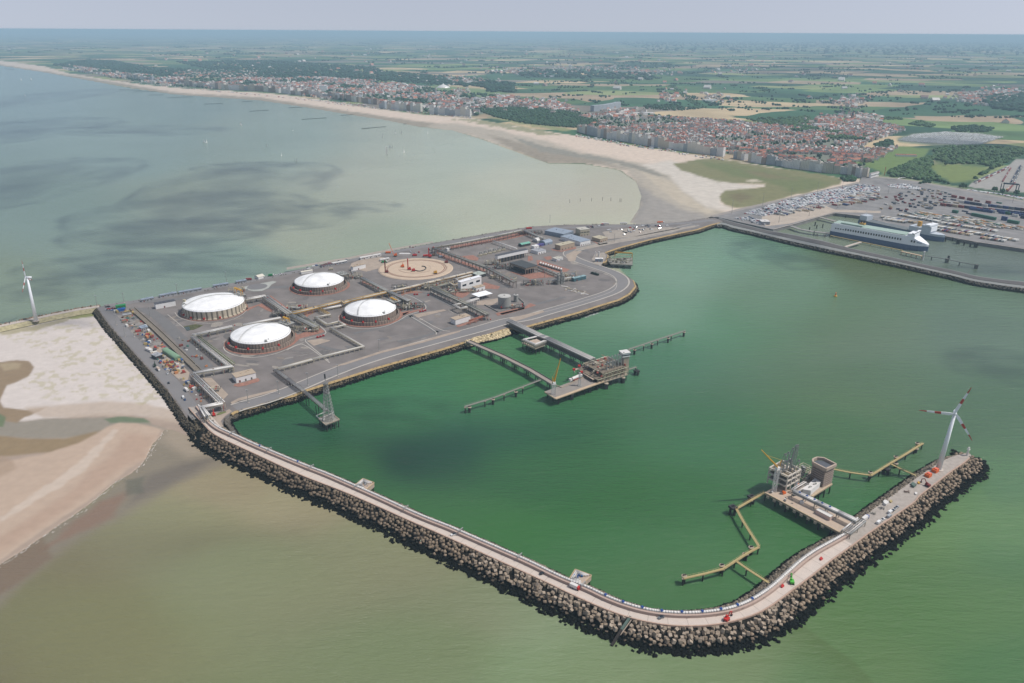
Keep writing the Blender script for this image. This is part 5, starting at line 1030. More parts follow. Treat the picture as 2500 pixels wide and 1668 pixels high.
# west yard sheds
building('c4', (893,322), (952,305), (812,208), 3, 'long pale green round roofed shed in the west yard', m_pgreen, m_pgreen, 'storage_shed', kind='barrel', doors=1, axis='d')
building('c4', (712,310), (775,290), (698,245), 4, 'grey flat roofed shed left of the green round roofed one', m_dk, m_gr, 'shed', doors=1)
building('c1', (330,1000), (422,985), (318,962), 4, 'bright green shed at the top of the west yard', m_green, m_green, 'shed', kind='gable', doors=1)
building('c1', (348,1024), (418,1012), (345,1002), 2.6, 'bright blue container in front of the green shed', mat('bright_blue', C(50,110,190), .6, .08, 1), mat('bright_blue',(1,1,1)), 'container', doors=0, cat='container')
building('c1', (400,1085), (480,1070), (395,1050), 3.6, 'small brown grey shed below the blue container', m_tanr, m_gr, 'shed', doors=1)
building('c1', (570,1205), (635,1190), (540,1165), 3, 'grey office cabin row by the culvert', m_gr, m_bl, 'site_cabin', doors=3)
building('c1', (655,1413), (680,1405), (635,1362), 2.6, 'white trailer parked lengthwise in the west yard', m_pipe, m_pipe, 'trailer', doors=0, cat='trailer')
# cabins along the sea road
SEAC = [('c1',(750,890),(912,860),(742,862),'long grey site office row, second along the sea road from the left corner'),('c1',(935,858),(1150,820),(925,835),'longest grey site office row beside the sea road'),('c1',(1262,795),(1405,772),(1250,768),'grey site office row with pale roof behind the yellow hoist'),
 ('c1',(1482,757),(1578,740),(1478,740),'short grey site office row right of the yellow hoist'),('c1',(575,932),(692,908),(570,912),'pale huddle of site cabins nearest the left corner'),('c2',(338,602),(440,580),(330,575),'dark red roofed site office behind the sea road tank'),
 ('c2',(445,580),(580,555),(445,560),'row of tiny pale cabins continuing the dark red office'),('c2',(708,527),(905,490),(708,512),'long low white tent left of the sand site'),('c2',(900,545),(985,530),(885,522),'short white tent next to the green truck')]
for k, (f, fl, frr, bl, lab) in enumerate(SEAC):
    building(f, fl, frr, bl, 3.0, lab, m_gr if k not in (7,8) else m_pipe, {5:mat('maroon_roof', C(104,70,72), .7, .1, .5)}.get(k, m_bl if k < 5 else m_pipe), 'site_office' if k < 7 else 'tent', doors=3, wins=5, cat='site cabin' if k < 7 else 'tent')
building('c1', (1690,716), (1748,700), (1665,678), 3.4, 'cream marquee by the sea road', m_wh, mat('cream_sheet', C(226,220,204), .7, .04, .5), 'marquee', kind='gable', doors=0, cat='tent')
building('c1', (2100,665), (2208,648), (2090,640), 3.2, 'white marquee directly behind the sea road tank', m_wh, mat('cream_sheet',(1,1,1)), 'marquee', kind='gable', doors=0, cat='tent')
# ------------------------------------------------------------------ round sand site for a new tank
sc_c = Vector((-150.5, 1135.7, ZP)); m_sand = mat('site_sand', C(206,184,160), .95, .06, .12); q = MB(); q.lathe(sc_c.x, sc_c.y, [(58,ZP+.2),(56,ZP+1.2),(50,ZP+1.3),(47.5,ZP+.7),(44,ZP+.6),(42,ZP+1.2),(24,ZP+1.5),(22,ZP+1.1),(.1,ZP+1.1)], 90); struct(q, 'sand_mound', m_sand)
q = MB(); ringp(sc_c.x, sc_c.y, 43.5, 45, z=ZP+.75, n=60); ringp(sc_c.x, sc_c.y, 46.8, 47.8, z=ZP+1.0, n=60); ringp(sc_c.x, sc_c.y, 27, 27.7, 200, 330, z=ZP+1.65); struct(q, 'foundation_trench', mat('trench', C(150,110,94), .9, .2, .5))
def crane_rig(f, x, y, h, label, c1, lean=.0, name='drilling_rig', z=ZP+1.2):
    c = P(f, x, y, z); t = thing(name, c, label, 'rig'); q = MB(); q.box(c.x, c.y, z+.8, 5, 3, 2.2, .4); q.box(c.x+1, c.y, z+3, 2,2,1.6,.4); q.build('body', c1, t)
    q = MB(); q.box(c.x, c.y-1.6, z, 5.4,.8,1,.0); q.box(c.x, c.y+1.6, z, 5.4,.8,1,.0); q.build('tracks', m_dk, t); q = MB(); q.beam((c.x-1.8,c.y,z+1),(c.x-1.8+.01+lean*h,c.y,z+h),1.3,1.3) if lean else q.box(c.x-1.8,c.y,z+1,1.5,1.5,h)
    q.build('mast', c1, t); return t
m_or = mat('orange_paint', C(236,110,40), .5, .1, 1)
crane_rig('T3', 150, 462, 17, 'tall red piling rig in the middle of the round sand site', m_red); crane_rig('T3', 230, 488, 3, 'red power pack beside the piling rig', m_red, name='power_pack')
crane_rig('T3', 20, 410, 9, 'orange excavator rig on the left of the sand site', m_or, .35); crane_rig('c2', 955, 650, 19, 'dark slender drilling rig at the left rim of the sand site', mat('dark_red', C(130,44,40), .6, .1, 1))
crane_rig('T3', 860, 330, 3, 'small brown digger at the right rim of the sand site', mat('dark_red',(1,1,1)), name='digger'); crane_rig('T3', 650, 530, 3, 'small yellow digger low on the right of the sand site', m_yel, name='digger')
crane_rig('c2', 1040, 490, 22, 'orange lattice crane behind the sand site', m_or, -.35); crane_rig('c2', 1370, 500, 14, 'red piling rig amid red equipment at the back of the sand site', m_red); 
q = MB(); pp = PL('T3', [(265,470),(330,488),(420,475),(480,430),(450,395),(390,390)], ZP+1.8); q.path(smooth_line(pp,1), .7, 6); single(q, 'slurry_hose', m_dk, 'thick dark curved hose on the round sand site', 'hose')
for k, (f, x, y, l, c_, lab) in enumerate([('c2',930,555,11,m_green,'green truck at the left rim of the sand site'),('c2',965,465,9,m_or,'orange container truck behind the sand site'),('c2',1130,470,18,m_pipe,'stack of white pipes behind the sand site'),('c2',1220,490,8,m_red,'red machine left of the red rig'),('c2',1330,495,12,m_red,'large red equipment cluster at the back of the sand site'),('c2',1400,490,6,BR,'brown bin right of the red equipment'),('c1',1805,683,9,m_green,'green truck beside the sea road'),('c1',1730,700,5,m_green,'small green tank by the cream marquee'),('c1',1590,722,9,mat('maroon_paint',C(150,60,66),.6,.1,1),'maroon and white lorry on the sea road'),('c2',635,645,8,m_pipe,'white tank truck right of the sea road tank'),('c2',420,625,7,m_beige,'beige box behind the sea road tank'),('c3',745,232,12,m_red,'bright red lorry at the end of the sea road rack'),('c2',1470,505,6,m_bl,'blue digger right of the red equipment')]):
    c = P(f, x, y, ZP+.1); t = thing('site_vehicle' if 'stack' not in lab else 'pipe_stack', c, lab, 'site vehicle' if 'stack' not in lab else 'pipe stack'); q = MB()
    if 'stack' in lab:
        for i in range(8): q.tube((c.x-l/2+random.uniform(-.5,.5),c.y-3+i*.9,ZP+.5),(c.x+l/2,c.y-3+i*.9,ZP+.5),.4,6)
        q.build('pipes', c_, t); continue
    q.box(c.x, c.y, ZP+.9, l*.7, 2.6, 2.4, .25); q.build('load', c_, t); q = MB(); q.box(c.x+l*.45*math.cos(.25), c.y+l*.45*math.sin(.25), ZP+.7, l*.16+.8, 2.4, 2.3, .25); q.build('cab', m_pipe if c_ is m_green else c_, t); q = MB()
    for s_ in (-.35,.0,.4):
        for e in (-1.2,1.2): q = MB(); w_ = c+Vector((s_*l*math.cos(.25)-e*math.sin(.25), s_*l*math.sin(.25)+e*math.cos(.25),0)); q.tube((w_.x,w_.y-.2,ZP+.6),(w_.x,w_.y+.2,ZP+.6),.6,8); q.build('wheel', m_dk, t)
# red pumps on the yards
for f, x, y, lab in (('T2',885,1075,'left'),('T2',930,1065,'middle'),('T2',975,1050,'right'),('T3',250,942,'a'),('T3',300,940,'b'),('T3',515,955,'c'),('T3',360,1268,'d'),('T3',410,1260,'e'),('T3',455,1245,'f')):
    c = P(f, x, y, ZP+.2); t = thing('fire_pump', c, {'left':'red fire pump box, left of three by the guard house tank kerb','middle':'red fire pump box, middle of three by the guard house tank kerb','right':'red fire pump box, right of three by the guard house tank kerb','a':'red fire pump box, left of the pair above the open yard','b':'red fire pump box, right of the pair above the open yard','c':'bright red fire cabinet alone near the main rack','d':'red fire pump box, left of three by the rounded kerb','e':'red fire pump box, middle of three by the rounded kerb','f':'red fire pump box, right of three by the rounded kerb'}[lab], 'fire pump', 'red fire pump boxes'); q = MB(); q.box(c.x,c.y,ZP+.2,2.8,2.2,1.4,.2); q.build('cabinet', mat('deep_red',C(170,30,36),.5,.1,1), t); q = MB(); q.tube((c.x,c.y,ZP+1.6),(c.x,c.y,ZP+2.3),.5,8); q.build('nozzle', m_red, t)
# lamp masts
def mast(f, x, y, h, label, z=ZP, grp='lamp masts on the terminal', heads=3):
    c = P(f, x, y, z); t = thing('lamp_mast', c, label, 'lamp mast', grp); q = MB(); q.tube(c, c+Vector((0,0,h)), .38, 6, .2); q.build('pole', m_steel, t); q = MB(); q.box(c.x,c.y,z+h,2.6,.8,.4); q.build('lamp_head', m_pipe2, t); q = MB(); q.box(c.x,c.y,z,1.4,1.4,.6); q.build('foot', m_conc, t)
MS = [('B4',1095,140,'beside the harbour road near the guard house'),('J5',320,640,'between quay edge and harbour road left of the flare trestle'),('J5',880,480,'right of the flare trestle on the quay'),('J5',1455,320,'on the quay halfway to the pale stones'),('c2',885,1400,'in the open yard above the harbour road'),('c1',655,1080,'by the white store left of the ribbed tank'),('T3',1140,470,'beside the round sand site'),('c1',405,940,'at the top of the west yard'),('c1',145,965,'at the left corner of the platform'),('c1',915,850,'by the longest site office row'),('T1',1025,420,'behind the ribbed tank'),('c3',950,170,'on the sea road near the offices'),('c3',1565,355,'at the harbour edge of the car park'),('c3',545,340,'among the pipe racks near the lawn'),('c4',1090,380,'with a round base left of the guard house'),('c1',330,1150,'halfway down the west road'),('c1',415,1260,'two thirds down the west road'),('c4',500,90,'at the middle of the west road by the rocks'),('c3',900,700,'near the silver columns'),('c3',1190,720,'behind the silver columns')]
for f, x, y, lab in MS: mast(f, x, y, 14, 'slim grey lamp mast '+lab)
# ------------------------------------------------------------------ jetties and catwalks over the harbour
m_pile = mat('pile', (1,1,1)); m_deck = mat('jetty_deck', C(160,150,138), .85, .1, .4); m_deckc = mat('jetty_concrete', C(186,170,150), .85, .12, .5); m_ylw = mat('yellow_walkway', C(190,170,118), .7, .1, .6); m_gw = mat('grey_walkway', C(150,146,136), .7, .1, .6)
m_fend = mat('black_fender', C(52,52,54), .7, .3, .8)
def pile(q, x, y, top, r=.6, n=8): q.tube((x,y,-2.5), (x,y,top), r, n)
def catwalk(f, segs, posts, label, m, z=6.2, w=1.9, group=None):
    t = thing('catwalk', P(f, *segs[0][0], z), label, 'catwalk', group)
    for s_ in segs:
        pts = PL(f, s_, z); q = MB()
        for a, b in zip(pts[:-1], pts[1:]): q.beam(a, b, w, .5)
        q.build('walkway', m, t); q = MB()
        for e in (-1,1):
            o = [p+Vector((0,0,1.1)) for p in offset(pts, e*w*.48)]; q.path(o, .09, 4)
            for p in resample(o, 4.): q.tube(p-Vector((0,0,1.2)), p, .07, 3)
        q.build('railing', m, t)
    for x, y in posts: p = P(f, x, y, z); q = MB(); pile(q, p.x, p.y, z-.4, .55); q.build('pile', m_pile, t); q = MB(); q.box(p.x, p.y, z-1.1, 2.2,1.6,.7); q.build('pile_cap', m_deckc, t)
    return t
def dolphin(f, x, y, label, z=6.4, r=2.0, big=False, n=1, group='mooring dolphins'):
    p = P(f, x, y, z); t = thing('mooring_dolphin', (p.x,p.y,0), label, 'dolphin', group); q = MB()
    if big:
        for a in range(4): pile(q, p.x+2.4*math.cos(a*1.57+.4), p.y+2.4*math.sin(a*1.57+.4), z-1, 1.0, 8)
    else: pile(q, p.x, p.y, z-.6, 1.25, 10)
    q.build('pile', m_pile, t); q = MB()
    if big: q.box(p.x, p.y, z-1.6, 5.2,5.2,1.7,.5); q.build('cap', m_fend, t)
    else: q.lathe(p.x, p.y, [(r*.6,z-.8),(r,z-.5),(r,z),(.05,z)], 14); q.build('cap', m_deckc, t)
    q = MB(); q.box(p.x-.5,p.y,z, 1.,.8,1.1,.4); q.box(p.x+.8,p.y+.3,z, .9,.7,1.0,.4); q.build('mooring_hook', m_fend, t)
catwalk('J1', [[(250,505),(600,575),(985,628)],[(985,635),(1345,410),(1680,210),(1985,15)],[(1380,415),(1560,505),(1960,680)]], [(600,572),(975,630),(1160,530),(1330,420),(1665,215),(1830,110),(1975,20),(1550,500)], 'yellow catwalk chain right of the breakwater jetty, reaching past the turbine foot', m_ylw)
dolphin('J1', 985, 570, 'dolphin at the bend of the right yellow catwalk'); dolphin('J1', 1285, 500, 'low black fender dolphin beside the right yellow catwalk', big=True, z=5); dolphin('J1', 1470, 275, 'dolphin behind the middle of the right yellow catwalk'); dolphin('J1', 1470, 400, 'dark double dolphin in front of the right yellow catwalk', z=4.6); dolphin('J1', 1880, 15, 'dolphin at the far end of the right yellow catwalk'); dolphin('J1', 1860, 115, 'dark dolphin just below the far end of the right yellow catwalk', z=4.6)
catwalk('J2', [[(1365,135),(1180,240),(960,368)],[(950,370),(1045,545),(1160,730),(1285,925)],[(1285,935),(1110,1030),(940,1140),(770,1250)],[(770,1255),(480,1330),(175,1398)],[(960,1150),(1110,1255),(1450,1475)]], [(1175,245),(940,375),(1048,550),(1162,735),(1278,940),(1110,1040),(930,1140),(755,1260),(465,1335),(175,1395),(1105,1255)], 'yellow zigzag catwalk left of the breakwater jetty', m_ylw)
dolphin('J2', 1180, 190, 'dolphin closest to the jetty corner on the left zigzag', big=True, z=6); dolphin('J2', 905, 340, 'large dark fender dolphin at the outer knee of the left zigzag', big=True, z=7); dolphin('J2', 1172, 940, 'dolphin just inside the sharp inner knee of the left zigzag'); dolphin('J2', 1080, 1040, 'slim dolphin beside the sharp inner knee of the left zigzag', z=5); dolphin('J2', 740, 1205, 'dolphin at the obtuse bend of the left zigzag'); dolphin('J2', 185, 1360, 'dolphin at the free end of the left zigzag')
catwalk('c5', [[(135,950),(400,870),(860,695)]], [(140,955),(328,895),(512,835),(690,768)], 'straight grey catwalk left of the main jetty', m_gw, 7); catwalk('c5', [[(1700,405),(1980,310),(2245,225)]], [(1708,410),(1848,365),(1982,315),(2112,272),(2235,228)], 'straight grey catwalk behind the main jetty tower', m_gw, 7); catwalk('c5', [[(1695,598),(1775,572)]], [(1770,575)], 'very short catwalk stub right of the main jetty', m_gw, 7)
for x, y, l in ((180,955,'round capped dolphin at the free end of the left grey catwalk'),(405,880,'round capped dolphin second from the end of the left grey catwalk'),(625,808,'round capped dolphin third from the end of the left grey catwalk'),(1760,407,'round capped dolphin nearest the jetty tower on the right grey catwalk'),(1925,350,'second round capped dolphin of the right grey catwalk'),(2082,295,'third round capped dolphin of the right grey catwalk'),(2232,238,'round capped dolphin at the far end of the right grey catwalk')): dolphin('c5', x, y, l, 6.0)
dolphin('c5', 1780, 605, 'squat dolphin at the end of the short stub', 5.2, big=True)
def deck(t, poly, z, th, m=None, rows=3, step=9., r=.55, name='deck'):
    q = MB(); q.prism([Vector((p.x,p.y,z)) for p in poly], z-th, z); q.build(name, m or m_deckc, t); q = MB(); a, b, c, d = poly; L_ = (b-a).length; n = max(2, int(L_/step))
    for i in range(n+1):
        for j in range(rows):
            p = a.lerp(b,i/n).lerp(d.lerp(c,i/n), .08+.84*j/(rows-1)); pile(q, p.x, p.y, z-th, r)
    tag(q.build('piles', m_pile, t), kind=None); return t
# roadway trestle with piles in bents
rp_ = PL('c5', [(165,325),(500,470),(760,600),(985,735)], 8.0); t = thing('access_trestle', rp_[0], 'plain grey roadway trestle from the pale stones to the main jetty deck', 'trestle')
q = MB()
for a, b in zip(rp_[:-1], rp_[1:]): q.beam(a, b, 6.4, 1.0)
q.build('deck', mat('trestle_deck', C(164,152,142), .85, .08, .3), t)
for e in (-1,1):
    q = MB(); o = offset(rp_, 3.1*e)
    for a, b in zip(o[:-1], o[1:]): q.beam(a+Vector((0,0,.9)), b+Vector((0,0,.9)), .3, .9)
    q.build('parapet', m_gw if e < 0 else m_dsteel, t)
rr_ = resample(rp_, 21)
for k in range(1, len(rr_)-1):
    d = (rr_[k+1]-rr_[k-1]).normalized(); n = Vector((-d.y,d.x,0)); q = MB(); q.beam(rr_[k]-n*3.1-Vector((0,0,1)), rr_[k]+n*3.1-Vector((0,0,1)), 5.5, .8)
    for e in (-2.6,0,2.6):
        for g_ in (-2.2,2.2): p = rr_[k]+n*e+d*g_; pile(q, p.x, p.y, 6.3, .42, 6)
    q.build('bent', m_pile, t)
# main trestle with pipes
mp = [P('c5',480,150,13), P('c5',900,330,13), P('c5',1350,540,13)]
t = thing('pipe_trestle', mp[0], 'main trestle with a dark lattice side carrying rows of pipes out to the jetty', 'trestle')
ctr_l = PL('c5', [(560,130),(870,278),(920,296),(1360,500)], 13)
q = MB(); cl_ = resample(ctr_l, 6.)
for s_ in (-4.6, 4.6):
    o = offset(ctr_l, s_)
    for a, b in zip(o[:-1], o[1:]): q.beam(a, b, .6, .8); q.beam(a-Vector((0,0,4.6)), b-Vector((0,0,4.6)), .6, .9); q.beam(a-Vector((0,0,2.4)), b-Vector((0,0,2.4)), .3, .3)
    o = offset(cl_, s_)
    for k in range(len(o)-1): q.tube(o[k]-Vector((0,0,4.8)), o[k+1]-Vector((0,0,.3)), .18, 4); q.box(o[k].x,o[k].y,8.2,.4,.4,4.8)
q.build('lattice_frame', m_dsteel, t)
q = MB()
for a, b in zip(ctr_l[:-1], ctr_l[1:]): q.beam(a-Vector((0,0,4.7)), b-Vector((0,0,4.7)), 9, .5)
q.build('lower_deck', m_gw, t)
q = MB()
for a, b in zip(ctr_l[:-1], ctr_l[1:]): q.beam(a-Vector((0,0,.5)), b-Vector((0,0,.5)), 8.6, .15)
q.build('pipe_bed', m_dk, t)
for k in range(4):
    o = offset(ctr_l, -3.3+k*2.2); q = MB(); q.path([p+Vector((0,0,.6)) for p in o], .62, 8); q.build('pipe', [m_pipe,GP[4],m_pipe,GP[4]][k], t, smooth=True)
for k in range(2, len(cl_)-1, 3):
    d = (cl_[k+1]-cl_[k-1]).normalized(); n = Vector((-d.y,d.x,0)); q = MB(); q.beam(cl_[k]-n*5-Vector((0,0,5)), cl_[k]+n*5-Vector((0,0,5)), 1.6, 1.2)
    for e in (-4,-1.4,1.4,4): p = cl_[k]+n*e; pile(q, p.x, p.y, 7.2, .5, 6)
    if k*6 > 20: q.build('bent', m_pile, t)
lp = [P('c5',672,318,11.5), P('c5',800,355,11.5), P('c5',925,312,11.5), P('c5',840,270,11.5)]; lp = PL('c5', [(680,312),(808,368),(925,325),(835,275)], 12)
t = thing('loop_deck', lp[0], 'square pipe loop deck on piles halfway along the main trestle', 'deck'); deck(t, [lp[0],lp[1],lp[2],lp[3]], 8.2, 1.2, m_deckc, 4, 5.)
q = MB(); c = sum(lp, Vector())/4
for a, b in zip(lp, lp[1:]+lp[:1]):
    n = max(2,int((b-a).length/3.2))
    for i in range(n): p = a.lerp(b,i/n); q.box(p.x,p.y,8.2,.8,.8,3.4)
    q.beam(a, b, 1.0, 1.4)
q.build('gallery', m_gw, t); q = MB(); q.prism([c+(p-c)*.55 for p in lp], 8.25, 10.8); q.build('centre_block', m_conc2, t)
for g_ in (.9,.74): q = MB(); L_ = [c+(p-c)*g_+Vector((0,0,.6)) for p in lp]; q.path([L_[3],L_[0],L_[1],L_[2]], .5, 6); q.build('pipe', m_pipe, t)
# main jetty head
A = P('c5', 895, 805, 8.5); B = P('c5', 1005, 880, 8.5); Cc = P('c5', 1460, 700, 8.5); D = P('c5', 1290, 650, 8.5)
t = thing('jetty', A, 'main jetty deck with tan fender edge at the trestle ends', 'jetty'); 
poly = [P('c5',898,808,8.5), P('c5',998,872,8.5), P('c5',1440,712,8.5), P('c5',1270,668,8.5)]; deck(t, poly, 8.5, 1.6, mat('jetty_top', C(152,144,136), .85, .1, .3), 4, 7.)
q = MB(); fe = PL('c5', [(1000,872),(1460,706)], 9.); q.beam(fe[0], fe[1], 3.2, .9); q.beam(P('c5',900,808,9.2), P('c5',1000,872,9.2), .8, .9); q.build('fender_beam', mat('tan_beam', C(204,180,150), .8, .1, .5), t)
q = MB(); ra = PL('c5', [(980,730),(1060,765),(1130,735),(1200,700),(1280,665)], 9.4); 
for a, b in zip(ra[:-1], ra[1:]): q.beam(a, b, .5, .9)
q.build('rear_kerb', m_deckc, t)
for x, y in ((1158,828),(1330,760),(1490,728),(1650,672)):
    p = P('c5', x, y, 6); q = MB(); q.lathe(p.x, p.y, [(1.2,5),(2.4,5.4),(2.4,6.2),(1.6,6.2)], 12); q.build('fender_ring', m_deckc, t); q = MB(); q.box(p.x, p.y-1.5, -1.5, 3.2,2.2,7,.3); q.build('fender', m_fend, t)
# two storey loading platform
t = thing('loading_platform', P('c5',1480,690,8), 'two storey steel loading platform with dense pipework at the jetty end', 'platform'); h0 = 8.5
a, b = P('c5',1470,712,h0), P('c5',1698,640,h0); u = (b-a).normalized(); n = Vector((-u.y,u.x,0)); wd = 34.; a0 = a-u*9; L_ = (b-a).length+9
pl4 = [a0, b, b+n*wd, a0+n*wd]; deck(t, [p for p in pl4], h0, 1.2, m_deckc, 5, 7., name='lower_deck')
for lvl, nm in ((13.,'middle_deck'),(17.5,'upper_deck')):
    q = MB(); off = 0 if lvl < 15 else 8
    pa = a0+u*off
    for k in range(9): q.beam(pa.lerp(b,k/8)+Vector((0,0,lvl-h0)), pa.lerp(b,k/8)+n*wd+Vector((0,0,lvl-h0)), .5, .6)
    for k in range(6): q.beam(pa+n*wd*k/5+Vector((0,0,lvl-h0)), b+n*wd*k/5+Vector((0,0,lvl-h0)), .6, .7)
    q.build(nm, m_beige, t); q = MB(); z = lvl+.02; q.add([(p.x,p.y,z) for p in (pa+n*2, b+n*2, b+n*wd*.95, pa+n*wd*.95)], [(0,1,2,3)]); q.build('grating', mat('grating_brown', C(128,116,100), .8, .3, .5), t)
q = MB()
for k in range(9):
    for j in range(5): p = a0.lerp(b,k/8)+n*wd*j/4; q.box(p.x,p.y,h0,.6,.6,9.4 if k > 1 else 4.6)
for k in range(8):
    p, p2 = a0.lerp(b,k/8), a0.lerp(b,(k+1)/8)
    if k%2: q.tube(p+Vector((0,0,0)), p2+Vector((0,0,4.5)), .2, 4); q.tube(p2+Vector((0,0,4.5)), p+Vector((0,0,9)), .2, 4)
q.build('columns', m_beige, t); q = MB()
for k in range(230):
    p = a0+u*random.uniform(.05,.95)*L_+n*random.uniform(.1,.95)*wd; z = random.choice([h0,13,17.5]); l = random.uniform(3,12)
    if random.random() < .55: q.tube(p+Vector((0,0,z-h0+1)), p+(u if random.random()<.5 else n)*l*.6+Vector((0,0,z-h0+1)), random.uniform(.2,.5), 5, col=random.choice([C(220,212,194),C(206,196,176),C(150,146,136),C(110,104,98),C(190,130,110)]))
    else: q.box(p.x,p.y,z,random.uniform(.6,2.4),random.uniform(.6,2),random.uniform(.6,2.4),.4,random.choice([C(160,150,130),C(110,106,100),C(90,86,84),C(200,190,170),C(176,90,76)]))
q.build('pipes_and_valves', vmat('plant_paint',.5), t)
# loading arms: tall double tubes
def loading_arm(p, h, d, label, grp):
    t = thing('tanker_loader', p, label, 'loading arm', grp); n = Vector((-d.y,d.x,0)); q = MB(); q.tube(p, p+Vector((0,0,h*.45)), .55, 8); q.build('riser', m_steel, t); q = MB(); top = p+Vector((0,0,h))
    q.path([p+Vector((0,0,h*.42)), p+d*.8+Vector((0,0,h*.8)), top+d*1.5, top+d*2.9+Vector((0,0,-1)), p+d*2.2+Vector((0,0,h*.3))], .36, 6); q.build('arm', m_pipe2, t); q = MB(); c0 = top+d*2.2; q.tube(c0-n*.15, c0+n*.15, .9, 10); q.build('sheave', m_steel, t)
    q = MB(); w_ = p+Vector((0,0,h*.4))-d*1.6; q.box(w_.x,w_.y,w_.z,1.6,1.4,2.0); q.build('counterweight', m_steel, t)
base = a+u*6+n*6
for k in range(6): p = base+u*(2+k*4.1); p.z = 17.5; loading_arm(p, 15, (n*-.2+u*.6).normalized(), 'grey loading arm in the tight row on the main jetty platform', 'loading arms on the main jetty')
p = P('c5', 1667, 545, 17.5); t = thing('control_tower', (p.x,p.y,8.5), 'tan control tower with overhanging white cabin at the main jetty corner', 'tower'); q = MB(); q.box(p.x,p.y,8.5,6.4,6,19,.35); q.build('shaft', mat('tower_tan', C(182,166,146), .8, .1, .5), t); q = MB(); q.box(p.x-1,p.y,27.5,9,8.4,4.4,.35); q.build('cabin', m_wh, t); q = MB(); q.box(p.x-1,p.y,28.9,9.2,8.6,1.3,.35); q.build('window', mat('dark_glass',(1,1,1)), t); q = MB(); q.box(p.x-1,p.y,31.9,9.8,9.2,.5,.35); q.build('roof', m_pipe, t)
for x, y, s in ((1180,595,'farthest left'),(1230,562,'second from left'),(1297,540,'third from left'),(1252,620,'above the white tank lorry'),(1455,502,'beside the grey loading arms'),(1605,540,'at the foot of the control tower')):
    p = P('c5', x, y, 15); t = thing('fire_monitor', (p.x,p.y,13), 'round red fire monitor on the main jetty, '+s, 'fire monitor', 'red fire monitors on the main jetty'); q = MB(); q.tube((p.x,p.y,8.5),(p.x,p.y,14),.3,6); q.build('stand', m_steel, t); q = MB(); q.box(p.x,p.y,14,2.6,2.2,1.9,.3); q.build('cover', m_red, t)
q = MB(); ms_ = [P('c5',1180,600,13), P('c5',1330,545,13)]; q.beam(ms_[0], ms_[1], 2.6, .5); q.beam(P('c5',1265,625,12), P('c5',1370,690,12), 2.6,.5); q.beam(P('c5',1180,600,13), P('c5',1190,625,12), .4,.4)
single(q, 'pipe_gangway', m_conc2, 'raised tan gangways left of the loading platform', 'gangway')
def lattice(q, p, w0, w1, h, n, r=.18):
    pv = None
    for k in range(n+1):
        w_ = w0+(w1-w0)*k/n; z = h*k/n; cs = [p+Vector((sx*w_/2, sy*w_/2, z)) for sx, sy in ((-1,-1),(1,-1),(1,1),(-1,1))]
        for i in range(4): q.tube(cs[i], cs[(i+1)%4], r*.7, 4, cap=False)
        if pv:
            for i in range(4): q.tube(pv[i], cs[i], r, 4, cap=False); q.tube(pv[i], cs[(i+1)%4], r*.6, 4, cap=False); q.tube(pv[(i+1)%4], cs[i], r*.6, 4, cap=False)
        pv = cs
def jib_crane(foot, tip, hcab, label, mj, mt, w=2.4):
    t = thing('jib_crane', foot, label, 'crane'); q = MB(); lattice(q, foot, w, w, hcab, 5, .2); q.build('tower', mt, t); c = foot+Vector((0,0,hcab)); q = MB(); q.box(c.x,c.y,c.z,3.2,2.6,2.2,.5); q.build('cabin', m_wh, t)
    d = (tip-c); dd = Vector((d.x,d.y,0)).normalized() if Vector((d.x,d.y,0)).length > .1 else Vector((1,0,0)); s_ = Vector((-dd.y,dd.x,0)); q = MB()
    for e in (-.9,.9): q.tube(c+s_*e+Vector((0,0,1.5)), tip, .4, 5)
    up = Vector((0,0,1.1))
    q.tube(c+Vector((0,0,2.8)), tip, .26, 5); n = 10
    for k in range(n): f, g_ = k/n, (k+1)/n; q.tube(c.lerp(tip,f)+s_*.9*(1-f)+Vector((0,0,1.5*(1-f))), c.lerp(tip,g_)-s_*.9*(1-g_)+Vector((0,0,1.5*(1-g_))), .14, 4); q.tube(c.lerp(tip,f)-s_*.9*(1-f)+Vector((0,0,1.5*(1-f))), c.lerp(tip,g_)+Vector((0,0,2.8*(1-g_))), .14, 4)
    q.build('jib', mj, t); q = MB(); q.tube(c-dd*1.6+Vector((0,0,1)), c-dd*2.4+Vector((0,0,8)), .35, 5); q.tube(c+dd*.8+Vector((0,0,2)), c-dd*2.4+Vector((0,0,8)), .25, 5); q.tube(c-dd*2.4+Vector((0,0,8)), c.lerp(tip,.75), .09, 4); q.build('back_mast', mj, t); return t
ft = P('c5', 985, 835, 8.5); jib_crane(ft, P('c5',1052,490,46), 12, 'yellow jib crane on a white lattice base at the left end of the main jetty', m_yel, m_pipe, 4)
p = P('c5', 1232, 752, 8.5); t = thing('gangway_tower', p, 'slim white gangway tower on the main jetty deck', 'tower'); q = MB(); lattice(q, p, 2.4, 1.6, 15, 6, .2); q.build('lattice', m_pipe, t); q = MB(); q.box(p.x+.8,p.y,19,3.4,2.4,2.4,.3); q.build('cabin', m_pipe, t); q = MB(); q.box(p.x,p.y,8.5,4,4,.6,.3); q.build('base', m_steel, t)
p = P('c5', 1198, 690, 8.7); t = thing('tank_lorry', p, 'white tank lorry with a red stripe parked on the main jetty', 'lorry'); q = MB(); d = Vector((math.cos(.75),math.sin(.75),0)); q.tube(p-d*6+Vector((0,0,2.4)), p+d*5.5+Vector((0,0,2.4)), 1.7, 12); q.build('tank', m_pipe, t); q = MB(); q.beam(p-d*6+Vector((1.5,-1.7,1.9)), p+d*5.5+Vector((1.5,-1.7,1.9)), .2, .6); q.build('stripe', m_red, t); q = MB(); q.box((p-d*8.4).x,(p-d*8.4).y,9.2,2.6,2.8,2.9,.75); q.build('cab', m_pipe, t)
